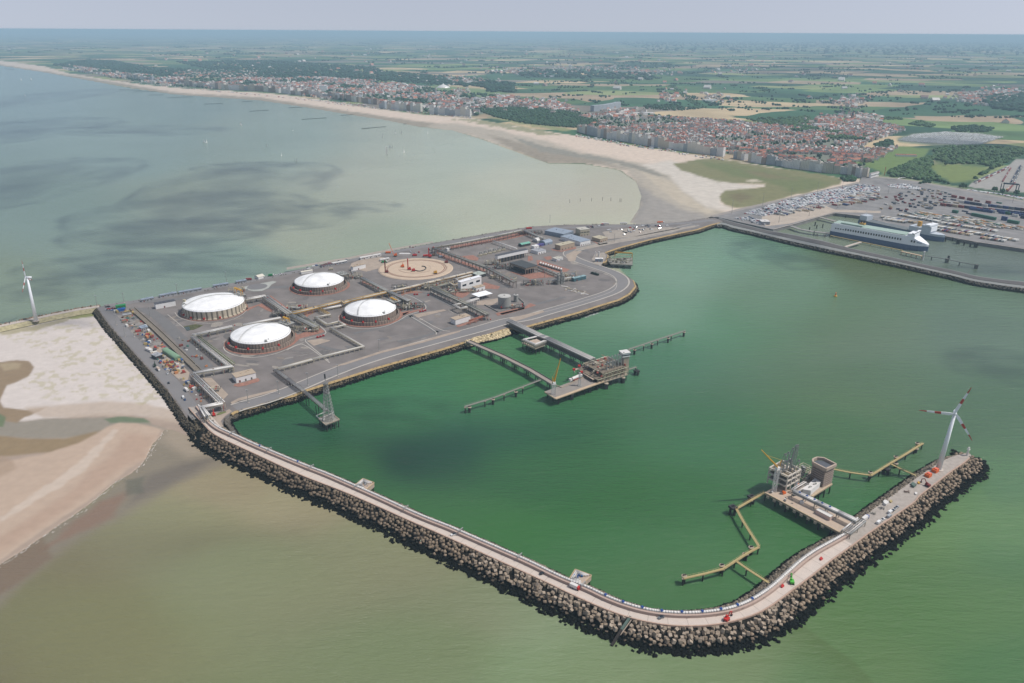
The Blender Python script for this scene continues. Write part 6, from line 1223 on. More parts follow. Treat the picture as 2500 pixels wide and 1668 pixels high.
for k in (-8,-4,4): w_ = p+d*k; q = MB(); q.tube((w_.x+1.2,w_.y-1.4,9.1),(w_.x-1.2,w_.y+1.4,9.1),.6,8); q.build('axle', m_dk, t)
# flare trestle and tower
fp = PL('J5', [(245,175),(480,350),(800,590),(1240,960)], 11); rack('flare_trestle', fp, 'slender rust brown trestle carrying pipes to the lattice flare tower', 4.2, 4, BR, [m_pipe, mat('rust_steel',(1,1,1)), m_pipe2], zg=9, span=7, levels=1, cat='trestle', rail=True)
for x, y in ((500,455),(560,480),(860,740),(1050,900)):
    p = P('J5', x, y-30, 9.5); q = MB(); 
    for e in (-1.3,1.3): pile(q, p.x+e, p.y, 9.6, .4)
    single(q, 'trestle_support', m_pile, 'dark pile pair under the flare trestle', 'pile', 'pile pairs under the flare trestle')
dp = PL('J5', [(1075,1115),(1212,1235),(1478,1135),(1330,1020)], 7.5); t = thing('flare_deck', dp[0], 'square open deck on piles carrying the lattice flare tower', 'deck'); deck(t, dp, 7.5, 1.1, m_gw, 4, 5.); q = MB()
for a, b in zip(dp, dp[1:]+dp[:1]): q.path([a+Vector((0,0,1.1)), b+Vector((0,0,1.1))], .12, 4); q.beam(a+Vector((0,0,.35)), b+Vector((0,0,.35)), .7, .5)
q.build('railing', m_deckc, t); q = MB(); q.path([p+Vector((0,0,0)) for p in PL('J5', [(1210,985),(1030,1062),(1120,1125),(1170,1110)], 10.5)], .3, 5); q.path(PL('J5', [(1180,1150),(1190,1080),(1360,1000),(1250,950)], 11), .3, 5); q.build('pipe_loop', m_pipe, t)
p = P('J5', 1280, 1130, 7.5); t = thing('flare_tower', p, 'tall tapering steel lattice flare tower on its own deck', 'tower'); q = MB(); lattice(q, p, 9.5, 3.0, 38, 11, .22); q.build('lattice', m_steel, t); q = MB(); q.tube(p, p+Vector((0,0,46)), .38, 8); q.build('flare_stack', m_pipe2, t); q = MB(); q.tube(p+Vector((0,0,43)), p+Vector((0,0,47.5)), .75, 8); q.build('flare_tip', m_dk, t); q = MB(); q.box(p.x,p.y,7.5+37.5,4.6,4.6,.4); q.box(p.x,p.y,7.5+28,4.8,4.8,.3); q.build('platform', m_dsteel, t)
# ------------------------------------------------------------------ breakwater jetty
jd = [P('J4',180,805,8.5), P('J4',1410,1455,8.5), P('J4',1660,1270,8.5), P('J4',640,760,8.5)]
t = thing('jetty_deck', jd[0], 'long concrete jetty deck running out from the breakwater arm', 'jetty'); a, b = P('J4',175,800,8.5), P('J4',1405,1455,8.5); u = (b-a).normalized(); n = Vector((-u.y,u.x,0)); n = n if n.y > 0 else -n
c_ = P('J4',1610,1290,8.5); wd = max((c_-b).dot(n), 12); deck(t, [a,b,b+n*wd,a+n*wd], 8.5, 1.7, mat('jetty_floor', C(198,178,158), .85, .08, .4), 4, 9.)
q = MB(); q.beam(a+Vector((0,0,.5)), b+Vector((0,0,.5)), 1.2, .9); q.build('fender_beam', mat('tan_beam',(1,1,1)), t)
for k in range(9): p = a.lerp(b,.06+.09*k)-n*.9; q = MB(); q.box(p.x,p.y,5.6,2.2,1.4,2.0,math.atan2(u.y,u.x)); q.build('fender', m_deckc, t)
for k in range(26):
    f, g_ = random.uniform(.02,.35), random.uniform(.1,.9); p = a.lerp(b,f)+n*wd*g_; q = MB()
    if k < 16: q.box(p.x,p.y,8.5,random.uniform(.6,2.4),random.uniform(.5,1.8),random.uniform(.4,1.4),random.random()); q.build('deck_clutter', random.choice([m_pipe,m_gw,m_dsteel,m_conc2]), t)
p = P('J4', 765, 970, 8.5); q = MB(); q.lathe(p.x,p.y,[(1.6,8.5),(1.6,10.3),(.9,11),(.05,11.1)],14); single(q, 'water_tank', m_pipe, 'small round white tank on the breakwater jetty', 'tank')
p0, p1 = P('J4',1010,1120,8.5), P('J4',1235,1240,8.5); t = thing('deck_container', (p0+p1)/2, 'long pale pink container standing on the breakwater jetty', 'container'); q = MB(); q.beam(p0+Vector((0,0,3.2)), p1+Vector((0,0,3.2)), 4.2, 3.2); q.build('body', mat('pale_pink', C(222,196,182), .6, .05, 1), t); q = MB(); q.beam(p0+Vector((0,0,3.5)), p1+Vector((0,0,3.5)), 4.4, .28); q.build('roof', m_pipe, t)
# rear deck for tower
rd4 = [P('J4',880,860,8.3), P('J4',930,880,8.3), P('J4',1250,655,8.3), P('J4',700,420,8.3)]; rdk = PL('J4', [(640,780),(930,865),(1250,665),(900,440)], 8.3)
t = thing('rear_deck', rdk[0], 'rear deck behind the breakwater jetty under the square tower', 'jetty'); deck(t, [rdk[0],rdk[1],rdk[2],rdk[3]], 8.3, 1.6, m_deckc, 4, 9.)
q = MB(); q.beam(rdk[1]+Vector((0,0,.5)), rdk[2]+Vector((0,0,.5)), 1.0, 1.2); q.build('edge_beam', mat('tan_beam',(1,1,1)), t)
# octagonal louvred tower
f0, f1, f2 = P('J4',1095,720,8.3), P('J4',1240,650,8.3), P('J4',900,590,8.3); u2 = (f1-f0); Lw = u2.length; u2.normalize(); n2 = Vector((-u2.y,u2.x,0)); Ld = max((f2-f0).dot(n2)*1.0, 14); Ld = min(Ld, 15); ht = 18.5
def rect(o, g_): return [f0-u2*o-n2*o+ (u2+n2)*g_*0, f1+u2*o-n2*o, f1+u2*o+n2*(Ld+o)*.75, f1+u2*(o-4)+n2*(Ld+o), f0+u2*(3)+n2*(Ld+o), f0-u2*o+n2*(Ld+o)*.8]
t = thing('louvred_tower', (f0+f1)/2, 'square slatted concrete tower with open dark top on the breakwater jetty', 'tower'); q = MB(); q.prism(rect(-.6,0), 8.3, 8.3+ht-3); q.build('core', m_dk, t)
for k in range(8): q = MB(); z = 8.6+k*(ht-3)/8; q.prism(rect(.2,0), z, z+1.05); q.build('slat_band', mat('slat_concrete', C(172,154,142), .85, .1, .6), t)
q = MB(); rr = rect(.6,0)
for p, p2 in zip(rr, rr[1:]+rr[:1]): q.beam(Vector((p.x,p.y,8.3+ht)), Vector((p2.x,p2.y,8.3+ht)), 1.2, 2.6)
q.build('parapet', m_conc2, t); q = MB(); q.prism(rect(-.5,0), 8.3+ht-2.8, 8.3+ht-2.3); q.build('top_floor', mat('slate_floor', C(92,96,104), .8, .1, .4), t)
# white pipe hall between
wh_ = PL('J4', [(770,830),(900,850),(1050,720),(960,660)], 8.4); t = thing('pipe_hall', wh_[0], 'white roofed equipment hall beside the slatted tower', 'hall'); q = MB(); q.prism(wh_, 8.4, 13); q.build('wall', m_wh, t); q = MB(); c = sum(wh_,Vector())/4; q.prism([c+(p-c)*1.05 for p in wh_], 13, 13.4); q.build('roof', m_pipe, t); q = MB()
for k in range(12): p = wh_[0].lerp(wh_[3],random.random()).lerp(wh_[1].lerp(wh_[2],random.random()),random.random()*.9); q.box(p.x,p.y,13.4,random.uniform(.5,2),random.uniform(.5,1.5),random.uniform(.3,.9),.5)
q.build('roof_units', m_steel, t)
rack('jetty_pipes', PL('J4', [(650,770),(850,650)], 12), 'pale pipe bundle between white frame and equipment hall', 6, 4, m_pipe, WP, zg=8.4, levels=1)
process('J4', 790, 560, 16, 14, 8, .6, 'crowded tan pipe block between frame and slatted tower', 31, vessels=4) ; 
# white open frame
g0, g1, g2 = P('J4',505,795,8.5), P('J4',670,700,8.5), P('J4',395,690,8.5); u3 = (g1-g0).normalized(); n3 = Vector((-u3.y,u3.x,0)); W3 = (g1-g0).length; D3 = 17; W3 *= 1.25
m_frm = mat('frame_concrete', C(214,204,190), .8, .06, .5); t = thing('frame_building', g0, 'open white steel frame building beside the loading arms', 'frame'); q = MB(); H3 = 14.5
for i in range(4):
    for j in range(3): p = g0+u3*W3*i/3+n3*D3*j/2; q.box(p.x,p.y,8.5,.8,.8,H3,math.atan2(u3.y,u3.x))
q.build('columns', m_frm, t)
for z, nm in ((5,'lower_floor'),(10,'middle_floor'),(H3,'roof_grid')):
    q = MB()
    for i in range(4): q.beam(g0+u3*W3*i/3+Vector((0,0,z+.4)), g0+u3*W3*i/3+n3*D3+Vector((0,0,z+.4)), 1.0,1.0)
    for j in range(3): q.beam(g0+n3*D3*j/2+Vector((0,0,z+.4)), g0+u3*W3+n3*D3*j/2+Vector((0,0,z+.4)), 1.0,1.0)
    q.build(nm, m_frm, t)
    q = MB(); o_ = .9 if z < 14 else .3; q.prism([g0+u3*o_+n3*o_, g0+u3*(W3-o_)+n3*o_, g0+u3*(W3-o_)+n3*(D3-o_), g0+u3*o_+n3*(D3-o_)], 8.5+z-.6 if z < 14 else 8.5+z-1.6, 8.5+z-.3 if z < 14 else 8.5+z-1.5); q.build('floor_plate', m_gw if z < 14 else mat('beige_panel', C(176,160,136), .8, .15, .3), t)
q = MB(); q.tube(P('J4',700,640,8.5), P('J4',650,760,8.5)+Vector((0,0,.5)), .5, 6); q.beam(P('J4',705,625,16), P('J4',640,765,9), 1.2, .5); q.build('ramp', m_wh, t)
for k, (x, y, h) in enumerate(((405,480,21),(450,470,22),(520,440,24),(560,430,26),(585,425,26),(640,440,13))):
    p = P('J4', x, y+60, 20); loading_arm(Vector((p.x,p.y,20)), h, Vector((.8,-.5,0)).normalized(), 'grey loading arm in the tall cluster behind the white frame' if h > 15 else 'short single loading arm right of the tall cluster', 'loading arms on the breakwater jetty')
ft = P('J4', 322, 790, 8.5); jib_crane(ft, P('c6',625,566,50), 21, 'yellow jib crane with white lattice mast at the outer end of the breakwater jetty', m_yel, m_pipe, 2.6)
for x, y, lab in ((480,820,'orange machine at the foot of the white frame'),(720,705,'red orange machine beside the pipe hall')): p = P('J4', x, y, 8.5); q = MB(); q.box(p.x,p.y,8.5,3.4,1.8,1.4,.5); q.box(p.x-.6,p.y,9.9,1.4,1.4,1.0,.5); single(q, 'lift_machine', m_or, lab, 'machine')
# raised pipeway beside the deck
pw = PL('J4', [(640,775),(1000,945),(1350,1110),(1650,1255)], 14.5); rack('jetty_pipeway', pw, 'raised white pipeway on slim columns along the breakwater jetty', 5, 5, m_gw, WP+[m_pipe2], zg=8.5, span=8, rp=.5)
for k in range(5): p = pw[0].lerp(pw[1], .25+k*.33); q = MB(); q.box(p.x,p.y,15.2,1.3,1.3,.8,.5); q.box(p.x,p.y,16,.8,.8,.3,.5); single(q, 'valve_cover', m_blue, 'blue valve cover on the raised pipeway of the breakwater jetty', 'valve cover', 'blue valve covers on the jetty pipeway')
rack('pipe_bridge', PL('J4', [(1475,1440),(1720,1240)], 12), 'white pipe bridge where the jetty meets the breakwater', 7, 5, m_gw, WP, zg=8, rp=.6, levels=1)
# ------------------------------------------------------------------ wind turbines
m_wt = mat('turbine_white', (.74,.76,.78), .4, .02, .2); m_wr = mat('turbine_red', C(190,52,38), .45, .05, .3)
def turbine(base, hub, blades, label, nd, red=True, RB=23.):
    t = thing('wind_turbine', base, label, 'wind turbine', 'wind turbines'); q = MB(); q.tube(base, (hub.x-nd.x*1.5,hub.y-nd.y*1.5,hub.z-1.2), 2.3, 20, 1.15); q.build('tower', m_wt, t, smooth=True)
    q = MB(); q.tube(hub-nd*.5, hub-nd*6.5, 1.5, 10, 1.2); q.build('nacelle', m_wt, t, smooth=True); q = MB(); q.tube(hub-nd*.6, hub+nd*1.2, 1.4, 12, .5); hb_ = q.build('hub', m_wt, t, smooth=True)
    q = MB(); q.lathe(base.x, base.y, [(4,base.z-.2),(4,base.z+.5),(2.6,base.z+.6)], 20); q.build('foundation', m_conc, t)
    side = nd.cross(Vector((0,0,1))).normalized(); up = side.cross(nd).normalized()
    for a in blades:
        d = side*math.cos(R(a))+up*math.sin(R(a)); e = nd.cross(d).normalized(); secs = [(0,.7,m_wt),(.16,1.6,None),(.38,1.35,None),(.56,1.1,None),(.78,.8,None),(1.,.25,None)]; cs = [m_wt,m_wt,m_wr if red else m_wt,m_wt,m_wr if red else m_wt]
        bl = None
        for k in range(5):
            f0_, w0_ = secs[k][0], secs[k][1]; f1_, w1_ = secs[k+1][0], secs[k+1][1]; q = MB(); p0_, p1_ = hub+d*RB*f0_+nd*.3, hub+d*RB*f1_+nd*.3; th0, th1 = .35*(1-f0_)+.08, .35*(1-f1_)+.08
            v = [p0_-e*w0_*.4-nd*th0, p0_+e*w0_*1.1-nd*th0*.3, p0_+e*w0_*1.1+nd*th0*.3, p0_-e*w0_*.4+nd*th0, p1_-e*w1_*.4-nd*th1, p1_+e*w1_*1.1-nd*th1*.3, p1_+e*w1_*1.1+nd*th1*.3, p1_-e*w1_*.4+nd*th1]
            q.add(v, [(3,2,1,0),(4,5,6,7),(0,1,5,4),(1,2,6,5),(2,3,7,6),(3,0,4,7)])
            if k == 0: bl = q.build('blade', m_wt, t)
            else: q.build('stripe' if cs[k] is m_wr else 'section', cs[k], bl)
bs = P('c6', 1855, 702, ZB); hb1 = Vector((bs.x+.5, bs.y-2.5, 62.5)); turbine(bs, hb1, [105,-7,231], 'white wind turbine with red striped blades on the breakwater head', Vector((-.48,-.87,.03)).normalized(), RB=26)
bs2 = P('L', 180, 312, 5); hb2 = Vector((bs2.x-1, bs2.y+2, 62)); turbine(bs2, hb2, [95,215,-25], 'white wind turbine standing on the thin dam at the far left', Vector((-.96,-.25,.05)).normalized(), RB=23)
# small objects on the breakwater arm
for f, x, y, c1, lab, s in (('c6',1832,718,m_or,'orange machine hut at the turbine foot, nearer the tower',1.5),('c6',1783,750,m_or,'orange machine hut at the turbine foot, beside the catwalk end',1.5)):
    p = P(f, x, y, ZB); t = thing('machine_hut', p, lab, 'machine hut'); q = MB(); q.box(p.x,p.y,ZB,4.8,4,2.6,.6); q.build('body', c1, t); q = MB(); q.box(p.x+.5,p.y,ZB+2.6,3,3,.8,.6); q.build('roof', mat('coral', C(240,120,90), .6, .05, 1), t)
p = P('c6', 2055, 605, ZB); t = thing('harbour_light', p, 'short white harbour light at the tip of the breakwater', 'light beacon'); q = MB(); q.tube(p, p+Vector((0,0,6)), .9, 10, .7); q.build('column', m_pipe, t); q = MB(); q.lathe(p.x,p.y,[(1.4,ZB+6),(1.4,ZB+6.4),(.9,ZB+6.5),(.9,ZB+8),(.1,ZB+8.8)],10); q.build('lantern', m_pipe, t)
m_leaf = vmat('foliage', .9, .35, .25, spec=.15)
# ------------------------------------------------------------------ ships
m_hull = mat('blue_grey_hull', C(92,110,142), .5, .06, .1); m_ship = mat('ship_white', C(236,238,240,1.05), .45, .03, .1); m_mint = mat('mint_deck', C(168,190,178), .7, .08, .1)
def hullmesh(stern, bow, beam, z0, z1, q, taper=.80, flare=0.):
    d = (bow-stern); L_ = d.length; d.normalize(); n = Vector((-d.y,d.x,0)); secs = [(0,.92),(.03,1),(taper,1),(taper+.06,.93),(taper+.12,.7),(.97,.35),(1.,.04)]
    vs = []
    for f, w_ in secs:
        c = stern+d*L_*f
        for s_ in (1,-1):
            for z, k in ((z0,.9 if f > taper else 1.),(z1,1.)): vs.append((c.x+n.x*s_*beam/2*w_*k, c.y+n.y*s_*beam/2*w_*k, z))
    fs = []
    for i in range(len(secs)-1):
        o = i*4; fs += [(o,o+4,o+5,o+1),(o+3,o+7,o+6,o+2),(o+1,o+5,o+7,o+3),(o+2,o+6,o+4,o)]
    fs += [(0,1,3,2),(4*len(secs)-4,4*len(secs)-2,4*len(secs)-1,4*len(secs)-3)]; q.add(vs, fs); return d, n, L_
sA = P('F', 305, 520, 0); bA = P('F', 1920, 815, 0); dA = (bA-sA).normalized(); nA = Vector((-dA.y,dA.x,0)); BM = 29.
stA, boA = sA+nA*BM/2, bA+nA*BM/2
t = thing('ferry', stA, 'long white ferry', 'ferry')
t['label'] = 'long white ferry with blue grey hull, mint deck and slot windows beside the middle dam'
q = MB(); d, n, L_ = hullmesh(stA, boA, BM, -.5, 9, q); q.build('hull', m_hull, t)
q = MB(); vs = []; secs = [(0.005,.98,22),(.03,1,24.5),(.80,1,23.5),(.86,.96,22.5),(.90,.86,19),(.95,.6,15.5),(.985,.3,13),(1.0,.05,12)]
for f, w_, zt in secs:
    c = stA+d*L_*f
    for s_ in (1,-1): vs.append((c.x+n.x*s_*BM/2*w_, c.y+n.y*s_*BM/2*w_, 9)); vs.append((c.x+n.x*s_*BM/2*w_*.97, c.y+n.y*s_*BM/2*w_*.97, zt))
fs = []
for i in range(len(secs)-1): o = i*4; fs += [(o,o+4,o+5,o+1),(o+3,o+7,o+6,o+2),(o+1,o+5,o+7,o+3)]
fs += [(0,1,3,2)]; q.add(vs, fs); q.build('superstructure', m_ship, t)
q = MB(); q.prism([stA+d*L_*f+n*s_*BM*.43 for f, s_ in ((.02,-1),(.78,-1),(.78,1),(.02,1))], 24.0, 25.0); q.build('top_deck', m_mint, t)
q = MB(); q.prism([stA+d*L_*f+n*s_*BM*.40 for f, s_ in ((.10,-1),(.33,-1),(.33,.2),(.10,.2))], 25, 27.2); q.build('deck_house', m_mint, t)
q = MB(); q.prism([stA+d*L_*f+n*s_*BM*.46 for f, s_ in ((.80,-1),(.87,-.95),(.87,.95),(.80,1))], 22, 28.5); q.prism([stA+d*L_*f+n*s_*BM*.6 for f, s_ in ((.845,-1),(.87,-1),(.87,1),(.845,1))], 28.6, 30.8); q.build('bridge', m_ship, t)
q = MB(); q.prism([stA+d*L_*f+n*s_*BM*.605 for f, s_ in ((.852,-1),(.8705,-1),(.8705,1),(.852,1))], 29.2, 30.2); q.build('bridge_window', mat('dark_glass',(1,1,1)), t)
for k in range(31):
    if k in (26,27,28): continue
    f = .06+.82*k/30; f = f if k < 26 else f; p = stA+d*L_*f-n*BM/2*1.0; q = MB(); q.box(p.x,p.y,14.6,2.2,.9,3.4 if 3 < k else 2.0,math.atan2(d.y,d.x)); q.build('side_opening', m_dk, t)
q = MB(); p = stA+d*L_*.30+n*2; q.box(p.x,p.y,27.0,9,8,3,math.atan2(d.y,d.x)); q.build('funnel_base', mat('amber', C(214,164,72), .6, .08, 1), t); q = MB()
for e in (-2.4,2.4): w_ = p+d*e; q.tube((w_.x,w_.y,30),(w_.x,w_.y,34.5),1.5,10)
q.build('funnel', m_dk, t)
q = MB(); p = stA+d*L_*.86; q.tube((p.x,p.y,30),(p.x,p.y,40),.4,5); q.beam(p+Vector((0,0,36))-n*3, p+Vector((0,0,36))+n*3, .4,.4); q.build('mast', m_pipe2, t)
for k in range(4): p = stA+d*(L_*.908+k*2.0)-n*(BM/2*.94-k*.25); q = MB(); q.box(p.x,p.y,14.3,1.2,.5,1.9,math.atan2(d.y,d.x)); q.build('hull_letter_mark', m_hull, t)
# second ferry
sB = P('F', 790, 330, 0); bB = P('F', 2190, 640, 0); dB = (bB-sB).normalized(); nB = Vector((-dB.y,dB.x,0)); stB, boB = sB+nB*10, bB+nB*10
t = thing('ferry', stB, 'grey cargo ship with low open deck, white bridge and amber funnel, behind the long ferry', 'ship'); q = MB(); d, n, L_ = hullmesh(stB, boB, 24, -.5, 8.5, q); q.build('hull', m_hull, t)
q = MB(); q.prism([stB+d*L_*f+n*s_*11.6 for f, s_ in ((.01,-1),(.78,-1),(.78,1),(.01,1))], 8.5, 10); q.build('cargo_deck', mat('deck_grey', C(112,118,120), .8, .15, .1), t)
q = MB(); q.prism([stB+d*L_*f+n*s_*10 for f, s_ in ((.01,-1),(.10,-1),(.10,1),(.01,1))], 10, 19); q.build('stern_house', mat('ship_pale', C(200,208,216), .5, .04, .2), t)
q = MB(); q.prism([stB+d*L_*f+n*s_*11.9 for f, s_ in ((.62,-.9),(.80,-1),(.86,-.9),(.86,.9),(.80,1),(.62,.9))], 8.5, 19); q.prism([stB+d*L_*f+n*s_*11 for f, s_ in ((.76,-1),(.86,-1),(.86,1),(.76,1))], 19, 25); q.build('superstructure', mat('ship_pale', C(200,208,216), .5, .04, .2), t)
q = MB(); p = stB+d*L_*.865; q.box(p.x,p.y,15,1.2,20,8,math.atan2(d.y,d.x)); q.build('front_wall', m_ship, t); q = MB(); q.prism([stB+d*L_*f+n*s_*13 for f, s_ in ((.80,-1),(.86,-1),(.86,1),(.80,1))], 25.05, 27.5); q.build('bridge', m_ship, t)
q = MB(); p = stB+d*L_*.70; q.box(p.x,p.y,19,6,6,9,math.atan2(d.y,d.x)); q.build('funnel', mat('amber',(1,1,1)), t); q = MB(); vs_ = [stB+d*L_*f+n*s_*11.5 for f, s_ in ((.86,-.9),(.93,-.75),(.985,-.3),(1.,0),(.985,.3),(.93,.75),(.86,.9))]; q.prism(vs_, 8.5, 12.5); q.build('foredeck', mat('ship_pale',(1,1,1)), t); q = MB(); p = stB+d*L_*.83; q.tube((p.x,p.y,27),(p.x,p.y,37),.4,5); q.tube((stB+d*8).to_tuple()[:2]+(19,),(stB+d*8).to_tuple()[:2]+(31,),.4,5); q.build('mast', m_pipe, t)
def trees_(name, poly, n, r0, r1, h, base, label, var=.3, ico=ICO0):
    p = np.array(scatter(poly, n)); pos = np.column_stack([p, np.full(n, 2.2)]); rx = rng.uniform(r0, r1, n); rz = rx*h
    return tag(blobs(name, pos, rx, rz, m_leaf, base, var, ico), label, 'trees', kind='stuff')
# ferry berths: ramps, piles, walkway on piles
q = MB(); pts = PL('K', [(1060,770),(1200,820),(1400,855),(1620,875)], 6.5)
for a, b in zip(pts[:-1], pts[1:]): q.beam(a, b, 9, 1.2)
for p in PL('K', [(1435,885),(1450,885),(1545,900),(1560,900)], 5): pile(q, p.x, p.y, 5.5, .8)
single(q, 'ferry_ramp', m_grey, 'grey ramp bridge from the quay to the stern of the white ferry', 'ramp'); q = MB(); q.beam(P('K',1480,645,6.5), P('K',1700,705,5.5), 9, 1.2); single(q, 'ferry_ramp', m_gw, 'grey blue ramp bridge behind the white ferry stern', 'ramp')
q = MB(); q.beam(P('F',560,712,6), P('F',840,628,6), 4.5, 1); single(q, 'gangway', m_conc, 'slanting pale gangway between middle dam and white ferry', 'gangway')
q = MB(); q.beam(P('F',330,515,4), P('F',1550,770,4), 2.0, 1.0)
for k in range(8): p = P('F',330,515,4).lerp(P('F',1550,770,4), k/7.); pile(q, p.x, p.y, 3.2, .7)
single(q, 'berth_walkway', m_ylw, 'yellow edged walkway on piles along the hull of the white ferry', 'walkway')
q = MB(); q.beam(P('F',1530,785,6), P('F',1870,860,6), 4.5, 1.2)
for k in range(5): p = P('F',1530,785,6).lerp(P('F',1870,860,6), k/4.); pile(q, p.x, p.y, 5, .8)
single(q, 'mooring_platform', mat('tan_beam',(1,1,1)), 'tan mooring platform on piles under the bow of the white ferry', 'platform')
q = MB(); pts = PL('S5', [(1640,598),(1690,607),(1800,625),(1890,645),(2010,668)], 6); 
for a, b in zip(pts[:-1], pts[1:]): q.beam(a, b, 1.6, .7)
for p in pts[1:]: pile(q, p.x, p.y, 5.5, .8)
p = pts[2]; q.box(p.x,p.y,-1,4,4,8); p = pts[4]; q.box(p.x,p.y,-1,4,4,8); single(q, 'mooring_walkway', m_dsteel, 'thin walkway on piles reaching right from the white ferry bow', 'walkway')
for k, (x, y, r) in enumerate(((1785,492,1.2),(1875,508,3.2),(1918,520,1.4),(1962,530,1.5),(2002,533,3.2),(1835,490,.8),(850,378,1.2),(862,398,1.),(905,392,1.),(1070,322,1.),(810,415,1.),(842,445,.9),(1622,620,.8),(1805,625,1.8))):
    p = P('S5', x, y+8, 0); q = MB(); pile(q, p.x, p.y, 7.5, r)
    if r > 3: q.box(p.x,p.y,7.5,r*2.4,r*2.4,1.2)
    single(q, 'mooring_pile', m_pile, 'dark mooring pile standing in the ferry basin', 'mooring pile', 'mooring piles in the ferry basin')
p = P('F', 1885, 940, 0); q = MB(); q.tube((p.x,p.y,-1),(p.x,p.y,14),1.0,8); q.box(p.x,p.y,14,2.4,2.4,1.6); single(q, 'white_post', m_pipe, 'tall white post in the ferry basin by the bow', 'post')
# small dock on the harbour side with yellow gantry
dk4 = PL('c3', [(1495,520),(1530,565),(1740,575),(1738,510)], 7); t = thing('service_dock', dk4[0], 'small service dock with pipework and a yellow gantry on piles', 'dock'); deck(t, dk4, 7, 2.2, m_gw, 4, 6.); q = MB(); a, b = P('c3',1500,520,7), P('c3',1735,560,7)
for k in range(5):
    for j in range(3): p = dk4[0].lerp(dk4[3],k/4).lerp(dk4[1].lerp(dk4[2],k/4),j/2*.8); q.box(p.x,p.y,7,.6,.6,5)
for j in range(3): q.beam(dk4[0].lerp(dk4[1],j/2.5)+Vector((0,0,5)), dk4[3].lerp(dk4[2],j/2.5)+Vector((0,0,5)), .7,.8)
q.build('frame', m_beige, t); q = MB(); g0_, g1_ = P('c3',1570,500,7), P('c3',1735,510,7); q.beam(g0_+Vector((0,0,9)), g1_+Vector((0,0,9)), 1.6, 1.8); q.box(g0_.x,g0_.y,7,1.2,1.2,8); q.box(g1_.x,g1_.y,7,1.2,1.2,8); q.build('gantry', m_yel, t); q = MB()
for k in range(40): p = dk4[0].lerp(dk4[3],random.random()).lerp(dk4[1].lerp(dk4[2],random.random()),random.random()*.85); q.box(p.x,p.y,7,random.uniform(.8,3),random.uniform(.8,2.5),random.uniform(.8,3),.2,random.choice([C(150,146,134),C(90,88,86),C(200,196,186),C(120,110,96)]))
q.build('machinery', vmat('plant_paint',.5), t)
for x in (1385,1412,1420): p = P('c3', x, 500, 7); q = MB(); q.tube(p, p+Vector((0,0,9)), .9, 8); single(q, 'vent_stack', m_pipe, 'slim white vent stack by the white pump cabinet', 'stack', 'white vent stacks by the dock')
# tug at the quay
p = P('c3', 1232, 1050, 0); t = thing('workboat', p, 'white workboat churning foam at the quay below the harbour road', 'boat'); bd_ = Vector((math.cos(2.2),math.sin(2.2),0)); q = MB(); d, n, L_ = hullmesh(p-bd_*7, p+bd_*7, 5, -.3, 2, q, .6); q.build('hull', m_pipe, t); q = MB(); q.box(p.x,p.y,2,4,3,2.6,2.2); q.build('cabin', m_pipe, t); q = MB(); q.box(p.x-.4,p.y+.4,3.4,4.2,3.1,.8,2.2); q.build('window', mat('dark_glass',(1,1,1)), t)
fb = MB(); wk = smooth_line(PL('c3', [(1250,1072),(1330,1062),(1420,1020),(1500,985),(1600,955)], .1), 2); wk = resample(wk, 1.2)
for k in range(len(wk)-1):
    f = k/len(wk); 
    for j in range(5):
        c = wk[k]+Vector((random.gauss(0,1.4+2*max(0,.35-f)), random.gauss(0,1.0+2.4*max(0,.4-f)), random.uniform(.03,.1))); s_ = random.uniform(.3,1.0)*(1.2-f); a = random.uniform(0,3)
        fb.quad(*[c+Vector((math.cos(a+i*1.57)*s_*(1+.6*(i%2)), math.sin(a+i*1.57)*s_, 0)) for i in range(4)], (.55,.58,.54))
tag(fb.build('boat_wake', fm), kind='stuff')
# buoy, groynes, sail boats, posts in the shallows
p = P('S5', 998, 892, 0); t = thing('buoy', p, 'yellow navigation buoy alone in the harbour', 'buoy'); q = MB(); q.lathe(p.x,p.y,[(2.2,-.5),(2.2,1.2),(1,1.4)],12); q.build('float', m_yel, t); q = MB(); q.lathe(p.x,p.y,[(1,1.4),(.4,5),(1.1,5.2),(.1,6.2)],8); q.build('topmark', m_or, t)
GRO = [('S1',(765,441),(900,447)),('S1',(850,456),(1000,452)),('S1',(945,476),(1045,474)),('S1',(1065,493),(1230,487)),('S1',(1300,534),(1420,529)),('S1',(1590,580),(1710,572)),('S1',(1545,517),(1610,515)),('S1',(1840,557),(1930,552)),('S1',(1925,631),(2080,621)),('S1',(2175,606),(2250,600)),('S1',(2305,691),(2350,688)),('S2',(280,552),(475,535)),('S2',(110,443),(330,428)),('S2',(620,515),(820,492)),('S1',(1085,465),(1180,463)),('S1',(30,308),(90,315))]
for f, a, b in GRO:
    a = P(f,*a,.2); b = P(f,*b,.2); q = MB(); q.beam(a+Vector((0,0,.6)), b+Vector((0,0,.6)), 4+a.y/1500, 1.2); single(q, 'groyne', m_dark, 'low dark stone groyne lying in the sea off the beach', 'groyne', 'groynes off the beach')
SAIL = [('S1',1535,665),('S1',1300,778),('S1',135,380),('S1',198,378),('S1',160,483),('S2',160,405),('S2',555,590),('S2',605,592),('S2',512,710),('S2',530,708),('S2',625,748),('S2',820,592),('S2',450,615),('V',474,328),('V',612,335),('V',646,358),('V',680,370),('V',553,288),('V',672,300)]
def sailboat(h):
    me = MB(); me.prism([(-3,0,0),(0,-1,0),(3,0,0),(0,1,0)], -.2, 1.2, C(230,230,228)); me.add([(-.4,0,1.3),(2.4,.2,1.5),(-.2,0,h),(-.3,.25,1.3)],[(0,1,2),(1,3,2),(3,0,2)], C(240,240,236)); me.tube((-.3,.1,1),(-.3,.1,h),.12,4,col=C(120,120,120)); return me
